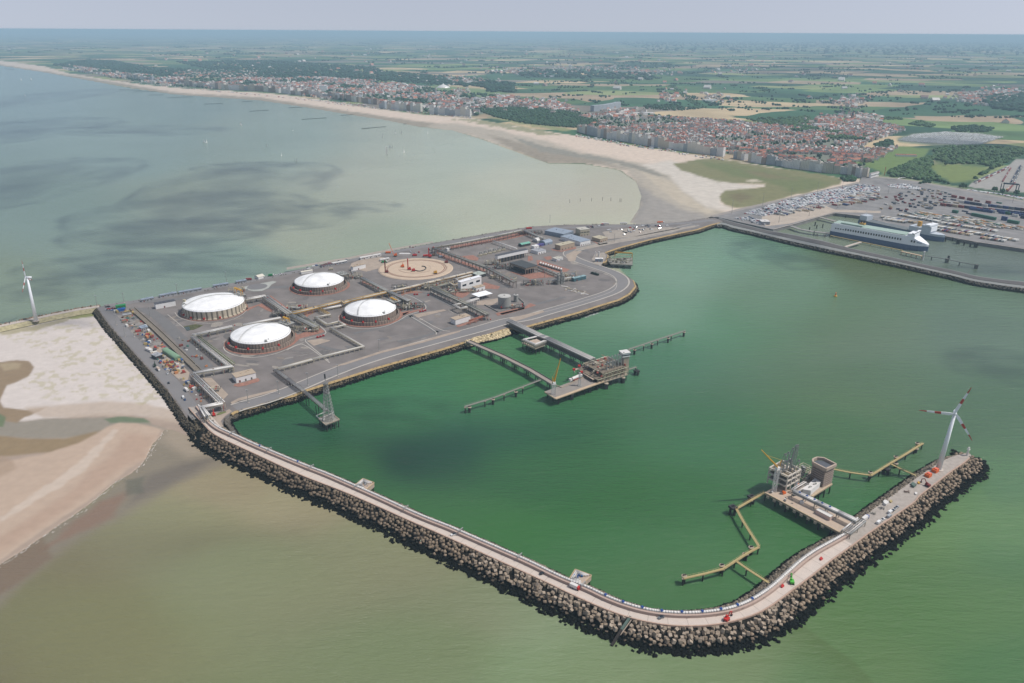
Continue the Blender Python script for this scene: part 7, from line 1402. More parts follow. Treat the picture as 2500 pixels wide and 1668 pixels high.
for k, (f, x, y) in enumerate(SAIL):
    if k == 0:
        q = sailboat(9); m_sb = vmat('sailboat', .6, .02); ob = q.build('sailboat', m_sb, origin=(0,0,0)); tag(ob, 'tiny white sailing boat on the open sea off the beach', 'sailing boat', 'white sailing boats off the beach'); sb0 = ob
    else: ob = dup(sb0, (0,0,0), random.uniform(0,6))
    p = P(f,x,y,0); ob.location = p; s_ = 1.+p.y/5000; ob.scale = (s_,s_,s_)
p = P('S2', 488, 768, 0); t = thing('kite_sail', p, 'large white crescent kite sail skimming the sea', 'kite'); q = MB(); 
for k in range(8):
    a0_, a1_ = -1.3+k*.33, -.97+k*.33; c0_ = p+Vector((3*math.cos(a0_*1.)-4,0,14+12*math.sin(a0_))); c1_ = p+Vector((3*math.cos(a1_)-4,0,14+12*math.sin(a1_))); w0_ = 2.2*math.cos(a0_*1.05)+.3; w1_ = 2.2*math.cos(a1_*1.05)+.3; q.add([c0_-Vector((w0_,0,0)),c1_-Vector((w1_,0,0)),c1_+Vector((w1_,.5,0)),c0_+Vector((w0_,.5,0))],[(0,1,2,3),(3,2,1,0)])
q.build('sail', m_pipe, t); q = MB(); q.prism([p+Vector(v) for v in ((-2,0,0),(0,-1,0),(2,0,0),(0,1,0))], -.2, 1); q.build('board', m_dk, t)
for x, y in ((147,1060),(240,1052),(340,1048),(437,1040),(510,1045),(590,1052),(600,1055)):
    p = P('S3', x, y+8, 0); q = MB(); q.tube((p.x,p.y,-1),(p.x,p.y,8),.35,5); single(q, 'marker_post', m_pile, 'thin dark marker post standing in the shallow bay', 'post', 'marker posts in the bay')
# ------------------------------------------------------------------ vehicles
m_tyre = mat('tyre', (.02,.02,.02), .9, .1, 1); m_glass = mat('dark_glass',(1,1,1)); CARC = {'white':C(236,236,234,1.25),'silver':C(180,184,188),'black':C(48,50,54),'blue':C(60,90,140),'red':C(180,50,44),'grey':C(120,124,128)}
m_car = {k: mat('car_paint_'+k, c, .3, .02, 1) for k, c in CARC.items()}
def carproto(van=False):
    t = thing('parked_van' if van else 'parked_car', (0,0,0), 'x', 'van' if van else 'car'); q = MB(); h = .95 if not van else 1.5
    prof = [(-2.2,.35),(2.2,.35),(2.25,.85),(1.2,1.0),(.6,1.02),(-1.9,1.05),(-2.2,.95)] if not van else [(-2.5,.35),(2.5,.35),(2.5,1.1),(2.0,1.3),(1.5,2.1),(-2.5,2.15)]
    n = len(prof); q.add([(x,-.88,z) for x,z in prof]+[(x,.88,z) for x,z in prof], [tuple(range(n))[::-1][::-1], tuple(range(2*n-1,n-1,-1))]+[((i+1)%n,i,n+i,n+(i+1)%n) for i in range(n)]); q.build('body', m_car['white'], t)
    q = MB()
    if not van: q.add([(-1.6,-.75,1.0),(.9,-.75,1.0),(.3,-.62,1.5),(-1.1,-.62,1.5),(-1.6,.75,1.0),(.9,.75,1.0),(.3,.62,1.5),(-1.1,.62,1.5)], [(0,1,2,3),(7,6,5,4),(0,3,7,4),(1,5,6,2),(3,2,6,7)])
    else: q.add([(1.55,-.8,1.95),(2.02,-.8,1.32),(2.02,.8,1.32),(1.55,.8,1.95)],[(0,1,2,3)])
    q.build('windows', m_glass, t)
    for x in (-1.35,1.35):
        for y in (-.86,.86): q = MB(); q.tube((x,y-.1,.34),(x,y+.1,.34),.34,8); q.build('wheel', m_tyre, t)
    return t
cp = carproto(); vp = carproto(True); used = set()
def place(proto, p, rz, colr, label, group):
    if proto.name not in used: used.add(proto.name); o = proto; o.location = p; o.rotation_euler = (0,0,rz); o['label'] = label; o['group'] = group
    else: o = dup(proto, p, rz, label, group)
    b = [c for c in o.children if c.name.startswith('body')][0]; b.material_slots[0].link = 'OBJECT'; b.material_slots[0].material = m_car[colr]; return o
dr = (P('c6',1300,1190,ZB)-P('c6',1500,1040,ZB)).normalized(); ra_ = math.atan2(-dr.y,-dr.x)
for x, y, v, c, l in ((1440,1075,1,'white','white van lowest of the parked row on the breakwater arm'),(1468,1054,0,'white','white car just above the lowest van on the breakwater arm'),(1512,1032,1,'silver','silver van in the middle of the parked row on the breakwater arm'),(1520,1003,1,'white','white van fourth from below in the parked row on the arm'),(1540,990,0,'grey','grey car fifth from below in the parked row on the arm'),(1553,978,0,'white','white car sixth from below in the parked row on the arm'),(1566,968,0,'silver','silver car at the upper end of the parked row on the arm')):
    place(vp if v else cp, P('c6',x,y,ZB+.1), ra_, c, l, 'vehicles parked on the breakwater arm')
for f, x, y, v, c, l in (('c4',970,672,1,'white','white van on the west road near the breakwater start'),('c4',740,412,1,'white','white van behind the red lorry on the west road'),('c4',818,442,0,'white','white car beside the sandy yard on the west road'),('c4',830,532,0,'black','dark car lower down on the west road'),('c4',985,692,0,'blue','small blue car just behind the white van near the breakwater start'),('B1',1230,583,0,'grey','grey car on the bottom bend of the breakwater'),('B1',95,162,0,'black','dark car on the long straight of the breakwater by the wall'),('B2',1925,1095,0,'white','white car on the breakwater road near the lower loop platform')):
    place(vp if v else cp, P(f,x,y,(ZB if f[0]=='B' else ZP)+.12), ra_+.6+(.8 if f=='c4' else 2.3), c, l, 'vehicles on the quay roads')
def lorry(f, x, y, z, rz, cb, cl, label, name='lorry', L_=7., cat='lorry', group=None):
    p = P(f,x,y,z); t = thing(name, p, label, cat, group); u = Vector((math.cos(rz),math.sin(rz),0)); q = MB(); a = p-u*L_/2; q.beam(a+Vector((0,0,3.2)), p+u*L_*.28+Vector((0,0,3.2)), 2.4, 2.3); q.build('load_box', cb, t); q = MB(); q.beam(p+u*L_*.3+Vector((0,0,2.7)), p+u*L_*.5+Vector((0,0,2.7)), 2.3, 2.1); q.build('cab', cl, t); n = Vector((-u.y,u.x,0))
    for k in (-.4,-.15,.4):
        for e in (-1.2,.8): w_ = p+u*L_*k+n*e; q = MB(); q.tube(w_+Vector((0,0,.5)), w_+n*.4+Vector((0,0,.5)), .5, 8); q.build('wheel', m_tyre, t)
lorry('B1', 405, 300, ZB, -.6, m_pipe, m_red, 'white and red lorry on the breakwater beside the lower loop platform'); lorry('c4', 730, 405, ZP, 2.3, m_conc2, m_pipe, 'cream and red lorry parked on the west road', L_=8); lorry('c4', 1000, 605, ZP, 2.3, m_pipe, m_pipe, 'white crane lorry in the lower storage yard', L_=8); lorry('c6', 1345, 1052, ZB, .7, m_pipe, m_blue, 'white and blue lorry where the jetty meets the breakwater', L_=8)
def excavator(f, x, y, z, m, label, rz=0.):
    p = P(f,x,y,z); t = thing('excavator', p, label, 'excavator'); u = Vector((math.cos(rz),math.sin(rz),0)); n = Vector((-u.y,u.x,0)); q = MB()
    for e in (-1.1,1.1): q.beam(p-u*1.9+n*e+Vector((0,0,.9)), p+u*1.9+n*e+Vector((0,0,.9)), .6, .9)
    q.build('tracks', m_dk, t); q = MB(); q.box(p.x,p.y,z+1,3.6,2.6,1.4,rz); c = p+u*.7+n*.6; q.box(c.x,c.y,z+2.3,1.5,1.1,1.3,rz); q.build('body', m, t); q = MB(); q.path([p+u*1.2+Vector((0,0,2)), p+u*3.6+Vector((0,0,5.2)), p+u*6+Vector((0,0,3.6)), p+u*6.2+Vector((0,0,1))], .35, 5); q.build('arm', m, t); q = MB(); w_ = p+u*6.1; q.box(w_.x,w_.y,z+.3,1.1,1.2,.9,rz); q.build('bucket', m_dk, t)
excavator('B1', 1855, 610, ZB, m_red, 'red excavator with raised arm on the bottom bend of the breakwater', .8); mlime = mat('lime_paint', C(90,190,70), .5, .1, 1); excavator('c6', 835, 1495, ZB, mlime, 'lime green excavator on the rising breakwater arm', 1.4); excavator('c6', 1780, 820, ZB, mat('dark_red',(1,1,1)), 'dark red excavator on the upper breakwater arm', 2.); excavator('c4', 1265, 845, ZP, m_red, 'red excavator in the weeds at the inner harbour corner', 2.)
excavator('c4', 700, 375, ZP, mat('dark_green',(1,1,1)), 'dark digger at the rock edge of the west road', 2.)
# things along the breakwater arm: containers, crates, hoses
for x, y, c, l, nm in ((1490,945,m_pipe,'white site container pair on the upper breakwater arm','site_container'),(1525,930,m_ylw,'tan crate beside the white containers on the upper breakwater arm','crate'),(1683,820,mat('teal_steel',(1,1,1)),'teal container near the yellow catwalk end','site_container'),(1720,800,m_yel,'yellow pallet stack near the yellow catwalk end','pallet_stack'),(1640,860,BR,'rusty scrap pile on the upper breakwater arm','scrap_pile'),(1700,875,m_pipe,'small white box by the armour blocks','crate'),(1465,975,m_dsteel,'dark steel heap below the white containers','steel_heap'),(1400,1010,m_gw,'grey pipe heap left of the parked row','pipe_heap'),(1040,1330,m_red,'red crate on the rising breakwater arm','crate'),(770,1520,m_red,'small red compressor below the lime green excavator','compressor')):
    p = P('c6', x, y, ZB+.05); q = MB(); 
    if 'heap' in nm or 'pile' in nm:
        for k in range(8): q.tube(p+Vector((random.uniform(-3,3),random.uniform(-2,2),.3)), p+Vector((random.uniform(-3,3),random.uniform(-2,2),.9)), .2, 5)
    else: s_ = 2.2 if 'container' in nm else 1.2; q.box(p.x,p.y,ZB,s_*2.2,s_,s_*.9,.7); q.box(p.x+.3,p.y+s_*1.2,ZB,s_*1.8,s_*.8,s_*.7,.75)
    single(q, nm, c, l, nm.split('_')[-1])
q = MB(); pts = smooth_line(PL('c6', [(590,1565),(680,1520),(720,1490)], ZB+.5),1); q.path(pts, .6, 6); single(q, 'spare_pipe', m_dk, 'short dark pipe curl lying on the white pipeline of the arm', 'pipe')
# clutter in the yards
YC = [C(180,76,66),C(70,104,156),C(226,224,218),C(136,74,64),C(188,166,108),C(90,92,96),C(88,132,124),C(180,176,168),C(136,120,102),C(206,140,90)]; YN = ['red','blue','white','maroon','ochre','dark grey','teal','pale grey','brown','orange']
YM = [mat('yard_paint_'+n_.replace(' ','_'), c_, .6, .08, 1) for c_, n_ in zip(YC, YN)]
yards = [('c1',[(230,1000),(480,1000),(700,1260),(560,1290),(300,1040)],'upper west yard',64,7),('c1',[(560,1290),(700,1260),(860,1400),(960,1560),(800,1567),(640,1400)],'middle west yard',60,5),('c4',[(740,330),(960,310),(1000,430),(900,450),(780,390)],'sandy yard below the green round roofed shed',60,4),('c4',[(910,480),(1030,480),(1200,650),(1200,730),(1120,730),(1000,600)],'lower storage yard by the pillared pipe rack',26,5),('c1',[(900,1260),(1000,1260),(1240,1480),(1300,1560),(1150,1560),(960,1400)],'tarmac right of the culvert',16,4)]
for f, po, nm, n_, L_ in yards:
    w_ = PL(f, po, ZP+.1)
    for x, y in scatter(w_, n_):
        k = random.randrange(len(YC)); big = random.random() < .4; q = MB(); l, w2, h = (random.uniform(.7,1.)*L_, 2.4, 2.4) if big else (random.uniform(1,3), random.uniform(1,2), random.uniform(.6,1.6)); a = random.choice([2.25,.68])+random.gauss(0,.1)
        if big and random.random() < .35:
            d_ = Vector((math.cos(a),math.sin(a),0)); n2_ = Vector((-d_.y,d_.x,0)); c_ = Vector((x,y,ZP+.5))
            for j in range(5): q.tube(c_-d_*l/2+n2_*(j-2)*.7, c_+d_*l/2+n2_*(j-2)*.7, .33, 6)
            single(q, 'pipe_bundle', YM[k], '%s bundle of pipes lying in the %s' % (YN[k], nm), 'pipe bundle', 'pipe bundles, '+nm+', '+YN[k])
        else:
            q.box(x,y,ZP+.1,l,w2,h,a); 
            if not big: q.box(x+.3,y+.2,ZP+.1+h,l*.5,w2*.6,h*.4,a+.2)
            else:
                for j in range(4): dx = (j-1.5)*l/4; q.box(x+dx*math.cos(a),y+dx*math.sin(a),ZP+.1,.2,w2+.12,h+.06,a)
            single(q, 'yard_container' if big else 'crate', YM[k], ('%s container standing in the %s' if big else '%s crate or machine part in the %s') % (YN[k], nm), 'container' if big else 'crate', ('containers' if big else 'crates')+', '+nm+', '+YN[k])
# pale timber and pipes laid out on the open yard
for k in range(26):
    p = P('c3', 1090+k*8, 790+k*2.2+random.uniform(-12,14), ZP+.4); q = MB(); a = random.choice([-.5,-.45,1.0]); l = random.uniform(3,8); d_ = Vector((math.cos(a),math.sin(a),0)); q.beam(p-d_*l, p+d_*l, random.uniform(.8,1.8), .6); single(q, 'pipe_section', random.choice([m_pipe,m_tanr,m_beige]), 'pale pipe or plank laid out on the open yard inside the road bend', 'pipe section', 'pale sections laid out on the open yard')
# cars around the offices and on the sea road
def lotcars(f, po, n, lab, grp, z, rzs, du=None):
    w_ = PL(f, po, z)
    for x, y in scatter(w_, n):
        c = random.choice(['white','white','silver','grey','black','blue','red']); v = random.random() < .25
        place(vp if v else cp, (x,y,z+.1), random.choice(rzs)+random.gauss(0,.05), c, '%s %s %s' % (c, 'van' if v else 'car', lab), '%s, %s %ss' % (grp, c, 'van' if v else 'car'))
lotcars('c3', [(1480,250),(1700,215),(2000,190),(2100,205),(1900,260),(1600,300)], 46, 'in the car park on the isthmus beyond the offices', 'isthmus car park', ZP, [.3,1.9]); lotcars('c3', [(1290,210),(1450,190),(1480,200),(1330,225)], 14, 'behind the beige office block', 'cars behind the offices', ZP, [.3])
lotcars('c2', [(100,620),(600,520),(610,530),(110,640)], 14, 'parked along the sea road', 'cars along the sea road', ZP, [.35]); lotcars('c1', [(1830,672),(1930,655),(1935,665),(1840,682)], 5, 'between green truck and marquee', 'cars by the marquee', ZP, [.35]); lotcars('c1', [(225,1000),(300,985),(320,1010),(250,1020)], 6, 'at the top left corner of the west yard', 'cars in the yard corner', ZP, [.35]); lotcars('c2', [(1150,400),(1380,400),(1400,500),(1180,470)], 10, 'behind the round sand site', 'cars behind the sand site', ZP, [.3,1.9])
for x, y, c, l in ((1480,188,m_pipe,'white lorry, left of two on the isthmus road'),(1655,184,m_pipe,'white lorry, right of two on the isthmus road'),(2010,175,m_or,'orange lorry at the start of the isthmus')): lorry('c3', x, y, ZP, .1, c, m_pipe, l, L_=14)
# big vehicle lot of the port: nearest 300 one by one, the rest as one mass
LOT = [((380,600),(1000,405),(1500,285),(2040,185),(2330,215),(2330,300),(1900,400),(1640,450),(1330,470),(1100,540),(900,590),(700,640)),((255,665),(480,650),(600,690),(620,720),(700,770),(420,715))]
dv = P('K',1600,270,6)-P('K',400,560,6); pts = []
for po in LOT: pts += fill(PL('K', po, 6), (-dv.y,dv.x), 6.0, 3.3, .12)
pts = [p for p in pts if random.random() < .93 and fbm(np.array([p[0]/22.]),np.array([p[1]/22.]),2)[0] > .24]; pts.sort(key=lambda p: p[0]**2+p[1]**2)
print('lot', len(pts))
def minicar(m, van):
    q = MB(); L2, W2 = (2.4,.95) if van else (2.15,.88)
    if van: q.add([(-L2,-W2,.3),(L2,-W2,.3),(L2,W2,.3),(-L2,W2,.3),(-L2,-W2,2.2),(L2*.72,-W2,2.2),(L2*.72,W2,2.2),(-L2,W2,2.2),(L2,-W2,1.2),(L2,W2,1.2)],[(0,1,8,5,4),(3,7,6,9,2),(4,5,6,7),(5,8,9,6),(8,1,2,9),(0,4,7,3)])
    else: q.add([(-L2,-W2,.3),(L2,-W2,.3),(L2,W2,.3),(-L2,W2,.3),(-L2,-W2,.95),(L2,-W2,.95),(L2,W2,.95),(-L2,W2,.95),(-1.5,-.75,1.45),(.5,-.75,1.45),(.5,.75,1.45),(-1.5,.75,1.45)],[(0,1,5,4),(1,2,6,5),(2,3,7,6),(3,0,4,7),(4,5,9,8),(5,6,10,9),(6,7,11,10),(7,4,8,11),(8,9,10,11)])
    me = q; return me
minis = {}
rzl = math.atan2(dv.y,dv.x)+math.pi/2
CW = ['white']*8+['silver']*3+['grey','black','blue','red']
for p in pts[:300]:
    c = random.choice(CW); v = random.random() < .45; k = (c, v)
    if k not in minis: ob = minicar(None, v).build('parked_van' if v else 'parked_car', m_car[c], origin=(0,0,0)); tag(ob, '%s %s in the near part of the crowded port vehicle lot' % (c, 'van' if v else 'car'), 'van' if v else 'car', 'port lot, near part, %s %ss' % (c, 'van' if v else 'car')); minis[k] = ob
    else: ob = minis[k].copy(); COL.objects.link(ob)
    ob.location = (p[0],p[1],6.1); ob.rotation_euler = (0,0,rzl+random.gauss(0,.06))
def boxmass(name, pts, z, Ls, Ws, Hs, rz, cols, m, label, cat, jr=.05):
    n = len(pts); P_ = np.array(pts); L_ = rng.choice(Ls, n); W_ = np.array(Ws)[rng.integers(0,len(Ws),n)]; H_ = rng.choice(Hs, n); V = np.tile(CUBE+np.array([0,0,.5]), (n,1,1)); V[:,:,0] *= L_[:,None]; V[:,:,1] *= W_[:,None]; V[:,:,2] *= H_[:,None]
    V[:,4:,:2] *= .93
    a = rz+rng.normal(0,jr,n); c, s_ = np.cos(a), np.sin(a); X = V[:,:,0]*c[:,None]-V[:,:,1]*s_[:,None]+P_[:,0:1]; Y = V[:,:,0]*s_[:,None]+V[:,:,1]*c[:,None]+P_[:,1:2]
    W = np.stack([X,Y,V[:,:,2]+z],2); Fq = (CF[None]+8*np.arange(n)[:,None,None]).reshape(-1,4); cc = np.array(cols)[rng.integers(0,len(cols),n)]
    return tag(npmesh(name, W.reshape(-1,3), Fq, np.repeat(cc,6,0), m), label, cat, kind='stuff')
m_veh = vmat('vehicle_paint', .4, .03, 1)
if len(pts) > 300: boxmass('parked_vehicles', pts[300:], 6.1, [4.2,4.6,5.4], [1.8,2.0], [1.4,1.9,2.4], rzl, [CARC[c] for c in CW], m_veh, 'hundreds of parked cars and vans filling the far part of the port vehicle lot', 'vehicles')
# trailers and containers
CC = {'red':C(150,66,62),'blue':C(54,78,132),'green':C(44,108,84),'white':C(226,224,216),'maroon':C(104,50,58),'orange':C(206,146,84),'grey':C(120,124,128),'dark blue':C(44,52,84),'tan':C(196,176,146)}
m_cc = {k: mat('container_'+k.replace(' ','_'), c, .55, .12, .6) for k, c in CC.items()}
ctn = {}
def container(p, rz, c, L_, H_, label, group, name='container', cat='container', W_=2.5):
    k = (c, L_, H_, W_, name)
    if k not in ctn:
        q = MB(); q.box(0,0,.1,L_,W_,H_); 
        for j in range(int(L_/3)+1): q.box(-L_/2+.3+j*(L_-.6)/int(L_/3+.001),0,.05,.22,W_+.14,H_+.1)
        ob = q.build(name, m_cc[c], origin=(0,0,0)); tag(ob, label, cat, group); ctn[k] = ob
    else: ob = ctn[k].copy(); COL.objects.link(ob); ob['label'] = label; ob['group'] = group
    ob.location = tuple(p); ob.rotation_euler = (0,0,rz); return ob
d1 = P('R',1400,420,6)-P('R',600,290,6); rzc = math.atan2(d1.y,d1.x); rzq = math.atan2((P('R',2000,1200,6)-P('R',600,880,6)).y,(P('R',2000,1200,6)-P('R',600,880,6)).x)
def row(f, a, b, n, cols, L_, H_, dz, label, grp, rz, levels=1, W_=2.5, name='container', cat='container'):
    a, b = P(f,*a,6), P(f,*b,6)
    for k in range(n):
        c = random.choice(cols); p = a.lerp(b,k/max(n-1,1))
        for l in range(levels): container((p.x,p.y,6.05+l*dz), rz, c, L_, H_, '%s %s' % (c, label), grp+', '+c, name, cat, W_)
for (x0,y0),(x1,y1),n,cl,lv,lab in (((1200,555),(1460,600),3,['red','maroon'],2,'container stack at the top of the container park'),((1580,620),(1640,640),1,['maroon'],1,'container alone above the blue rows'),((1760,650),(1810,660),1,['red'],2,'container stack alone above the blue rows'),((1940,650),(1970,655),1,['green'],1,'container alone right of the red stack'),
  ((1190,600),(1330,620),2,['dark blue','blue'],1,'container in the top row of the park'),((1110,640),(1240,650),2,['white','tan'],1,'container left end of the second row'),((1320,640),(1700,700),5,['blue','dark blue','white'],2,'container in the second row of the park'),((1020,690),(2330,830),14,['blue','blue','dark blue','maroon','tan','red'],2,'container in the long third row of the park'),((1180,700),(1500,745),4,['blue','dark blue'],1,'container in the short inner row of the park'),((1500,760),(1780,800),4,['blue'],2,'container stack in the blue block'),((1840,800),(1900,815),1,['white'],2,'container stack right of the blue block'),((1980,820),(2330,860),5,['blue','blue','green'],2,'container stack in the right part of the blue block'),((2200,870),(2340,900),2,['white','dark blue'],2,'container stack at the right edge'),((2020,930),(2050,940),1,['blue'],3,'tall container stack by the lower green tanks'),((1750,700),(2330,770),7,['blue','grey','maroon','dark blue'],2,'container in the upper right row'),((1380,790),(1450,830),2,['maroon','dark blue'],1,'container left of the green tanks')):
    row('R', (x0,y0), (x1,y1), n, cl, 12 if n > 1 else 11, 2.6, 2.7, lab, lab, rzc, lv)
for a, b, n, lab in (((1185,800),(1250,812),4,'green tank container in the small upper block'),((1500,850),(1870,925),18,'green tank container in the long middle block'),((2090,960),(2250,990),9,'green tank container in the lower right block')):
    pa, pb = P('R',*a,6), P('R',*b,6)
    for k in range(n):
        for l in range(2 if n > 4 else 2): p = pa.lerp(pb,k/(n-1)); container((p.x,p.y,6.05+l*2.9), rzc+1.57, 'green', 6.0, 2.7, lab, lab+'s')
TRC = ['white','white','tan','white','grey','white','tan','white','blue','grey','red']
for a, b, n, lab in (((0,880),(560,975),24,'trailer in the upper quay row left of the second ship'),((30,915),(440,975),16,'trailer in the lower quay row left of the second ship'),((290,845),(970,965),34,'white topped trailer in the row above the second ship'),((1010,985),(1890,1120),40,'trailer in the row right of the second ship'),((880,1035),(2230,1270),56,'trailer in the long quayside row'),((900,1085),(1480,1180),18,'trailer in the front quayside row'),((1660,1225),(2030,1280),14,'trailer in the short row close to the basin')):
    pa, pb = P('R',*a,6), P('R',*b,6); dd = pb-pa; rr = math.atan2(dd.y,dd.x)+1.35
    for k in range(n):
        if random.random() < .1: continue
        p = pa.lerp(pb,k/(n-1)); c = random.choice(['white','white','white','tan','grey']) if 'white' in lab else random.choice(TRC); container((p.x,p.y,6.9), rr, c, 11.5, 2.6, '%s %s' % (c, lab.replace('white topped ','')), lab+', '+c, 'trailer', 'trailer', 2.4)
m_trl = vmat('trailer_paint', .5, .05, 1); po = PL('R', [(430,810),(700,790),(960,850),(1500,905),(2000,1000),(2330,1050),(2330,1090),(1900,1060),(1200,960),(600,880)], 6)
tp = fill(po, (d1.x,d1.y), 9., 4.4, .12); tp = [p for p in tp if random.random() < .9]; print('trailers', len(tp)); boxmass('trailer_park', tp, 6.8, [7,10,12], [2.4], [1.4,2.4], rzc+.1, [CC['white'],CC['tan'],C(190,190,184),CC['grey'],CC['white'],CC['green'],CC['orange']], m_trl, 'dense rows of pale trailers in the middle of the port ground', 'trailers')
lt = []
for po in ([(1040,560),(1340,495),(1480,480),(1560,500),(1300,570)],[(780,620),(900,570),(1100,550),(1100,590),(900,640)],[(1650,480),(1960,400),(2150,350),(2300,330),(2340,380),(2000,470),(1700,490)],[(1830,430),(2200,380),(2330,350),(2340,290),(2100,300),(1900,350)]): lt += fill(PL('K', po, 6), (-dv.y,dv.x), 13, 4.2, .15)
random.shuffle(lt)
for p in lt[:170]: c = random.choice(TRC); container((p[0],p[1],6.9), rzl, c, 11.5, 2.6, '%s trailer beside the port vehicle lot' % c, 'trailers beside the vehicle lot, '+c, 'trailer', 'trailer', 2.4)
po = PL('R', [(0,560),(700,420),(1100,450),(1200,560),(1000,680),(800,760),(300,800),(0,760)], 6); mv = ['white','grey','black','blue','red','silver']
for x, y in scatter(po, 110): c = random.choice(mv); container((x,y,6.3), random.choice([rzc,rzc+.7,rzc-.4]), random.choice(['white','grey','dark blue','red','tan']), 6.5, 2.6, 'lone lorry or tractor on the open tarmac of the port', 'lorries on the open tarmac', 'port_lorry', 'lorry', 2.4)
pts2 = fill(PL('R', [(110,350),(400,330),(700,400),(600,430),(130,390)], 6), (d1.x,d1.y), 3.2, 6.2, .1); random.shuffle(pts2); boxmass('staff_cars', pts2[:170], 6.1, [4.3], [1.8], [1.4], rzc+1.57, [CARC[c] for c in CW], m_veh, 'rows of staff cars behind the port lamp masts', 'cars')
pts3 = fill(PL('R', [(1400,440),(1900,500),(2340,590),(2340,560),(1800,470),(1420,420)], 3.3), (d1.x,d1.y), 3.0, 6.2, .1); boxmass('roadside_cars', pts3, 3.3, [4.3], [1.8], [1.4], rzc+1.57, [CARC[c] for c in CW], m_veh, 'row of cars parked between the trees and the rail yard', 'cars')
building('K', (640,760), (760,760), (700,690), 6, 'pale warehouse at the quay corner of the port lot', m_gr, m_pipe, 'warehouse', z=6, doors=3, dep=18)
for x, y in ((215,595),(655,495),(1060,400),(1440,300),(1798,240),(890,725),(1322,630),(1725,520)): mast('K', x, y, 27, 'tall dark lamp mast standing in the port vehicle lot', 6, 'tall lamp masts of the port')
for x, y in ((885,600),(120,490),(2160,640)): mast('R', x, y, 24, 'tall dark lamp mast on the open container tarmac', 6, 'tall lamp masts of the port')
# rail yard with container trains and a gantry crane
for k, ((x0,y0),(x1,y1),c) in enumerate((((1530,310),(2080,60),'grey'),((1560,325),(2090,75),'red'),((2000,300),(2130,80),'red'),((2080,460),(2200,320),'red'),((2180,330),(2310,60),'grey'),((2140,310),(2290,40),'dark blue'),((2060,440),(2120,400),'orange'))):
    a, b = P('R',x0,y0,3.4), P('R',x1,y1,3.4); n = int((b-a).length/14); rz = math.atan2((b-a).y,(b-a).x)
    for j in range(n): p = a.lerp(b,(j+.5)/n); container((p.x,p.y,4.2), rz, c if random.random() < .75 else 'white', 13, 2.6, '%s rail wagon in the fan of trains at the right edge' % c, 'rail wagons, '+c, 'rail_wagon', 'rail wagon', 2.6)
a, b = P('R',1985,440,3.3), P('R',2235,460,3.3); t = thing('gantry_crane', (a+b)/2, 'dark blue rail gantry crane spanning the tracks', 'crane'); q = MB(); mdb = mat('navy_steel', C(40,56,72), .6, .1, .5)
for p in (a,b): q.box(p.x-4,p.y,3.3,1.4,1.4,17); q.box(p.x+4,p.y+3,3.3,1.4,1.4,17)
q.build('legs', mdb, t); q = MB(); q.beam(a+Vector((0,0,19)), b+Vector((0,0,19)), 5, 3); q.build('bridge_beam', mdb, t)
# ------------------------------------------------------------------ seafront blocks
def facade(name, c):
    m = mat(name, c, .8, .1, .05); nt = m.node_tree; N = nt.nodes; L = nt.links; b = N['Principled BSDF']; tc = N.new('ShaderNodeTexCoord'); br = N.new('ShaderNodeTexBrick'); mp = N.new('ShaderNodeMapping')
    cb = N.new('ShaderNodeCombineXYZ'); sp_ = N.new('ShaderNodeSeparateXYZ'); L.new(tc.outputs['Object'], sp_.inputs[0]); ad = N.new('ShaderNodeMath'); ad.operation = 'ADD'; L.new(sp_.outputs['X'], ad.inputs[0]); L.new(sp_.outputs['Y'], ad.inputs[1]); L.new(ad.outputs[0], cb.inputs['X']); L.new(sp_.outputs['Z'], cb.inputs['Y'])
    L.new(cb.outputs[0], br.inputs['Vector']); br.offset = 0; br.inputs['Scale'].default_value = 1; br.inputs['Brick Width'].default_value = 4.2; br.inputs['Row Height'].default_value = 2.9; br.inputs['Mortar Size'].default_value = 1.0; br.inputs['Mortar Smooth'].default_value = .1
    br.inputs['Color1'].default_value = (.2,.21,.22,1); br.inputs['Color2'].default_value = (.3,.31,.32,1); sc = [n for n in N if n.type == 'VECT_MATH'][0]; L.new(sc.outputs[0], br.inputs['Mortar']); L.new(br.outputs['Color'], b.inputs['Base Color']); return m
FAC = {n: facade('facade_'+n.replace(' ','_'), c) for n, c in {'cream':C(240,234,218),'pale grey':C(228,228,224),'white':C(248,246,242),'sand coloured':C(216,204,182),'brown brick':C(166,146,130),'blue grey':C(176,184,190)}.items()}
ORD = ['first','second','third','fourth','fifth','sixth','seventh','eighth','ninth','tenth','eleventh','twelfth','thirteenth','fourteenth','fifteenth','sixteenth','seventeenth','eighteenth','nineteenth','twentieth']
def ordn(k): return ORD[k] if k < 20 else ('%s-%s' % (['twenty','thirty','forty','fifty','sixty','seventy','eighty','ninety'][(k+1)//10-2], ORD[(k+1)%10-1]) if (k+1)%10 else ['twentieth','thirtieth','fortieth','fiftieth','sixtieth','seventieth','eightieth','ninetieth'][(k+1)//10-2])
m_froof = mat('flat_roof', C(170,164,156), .9, .1, .2)
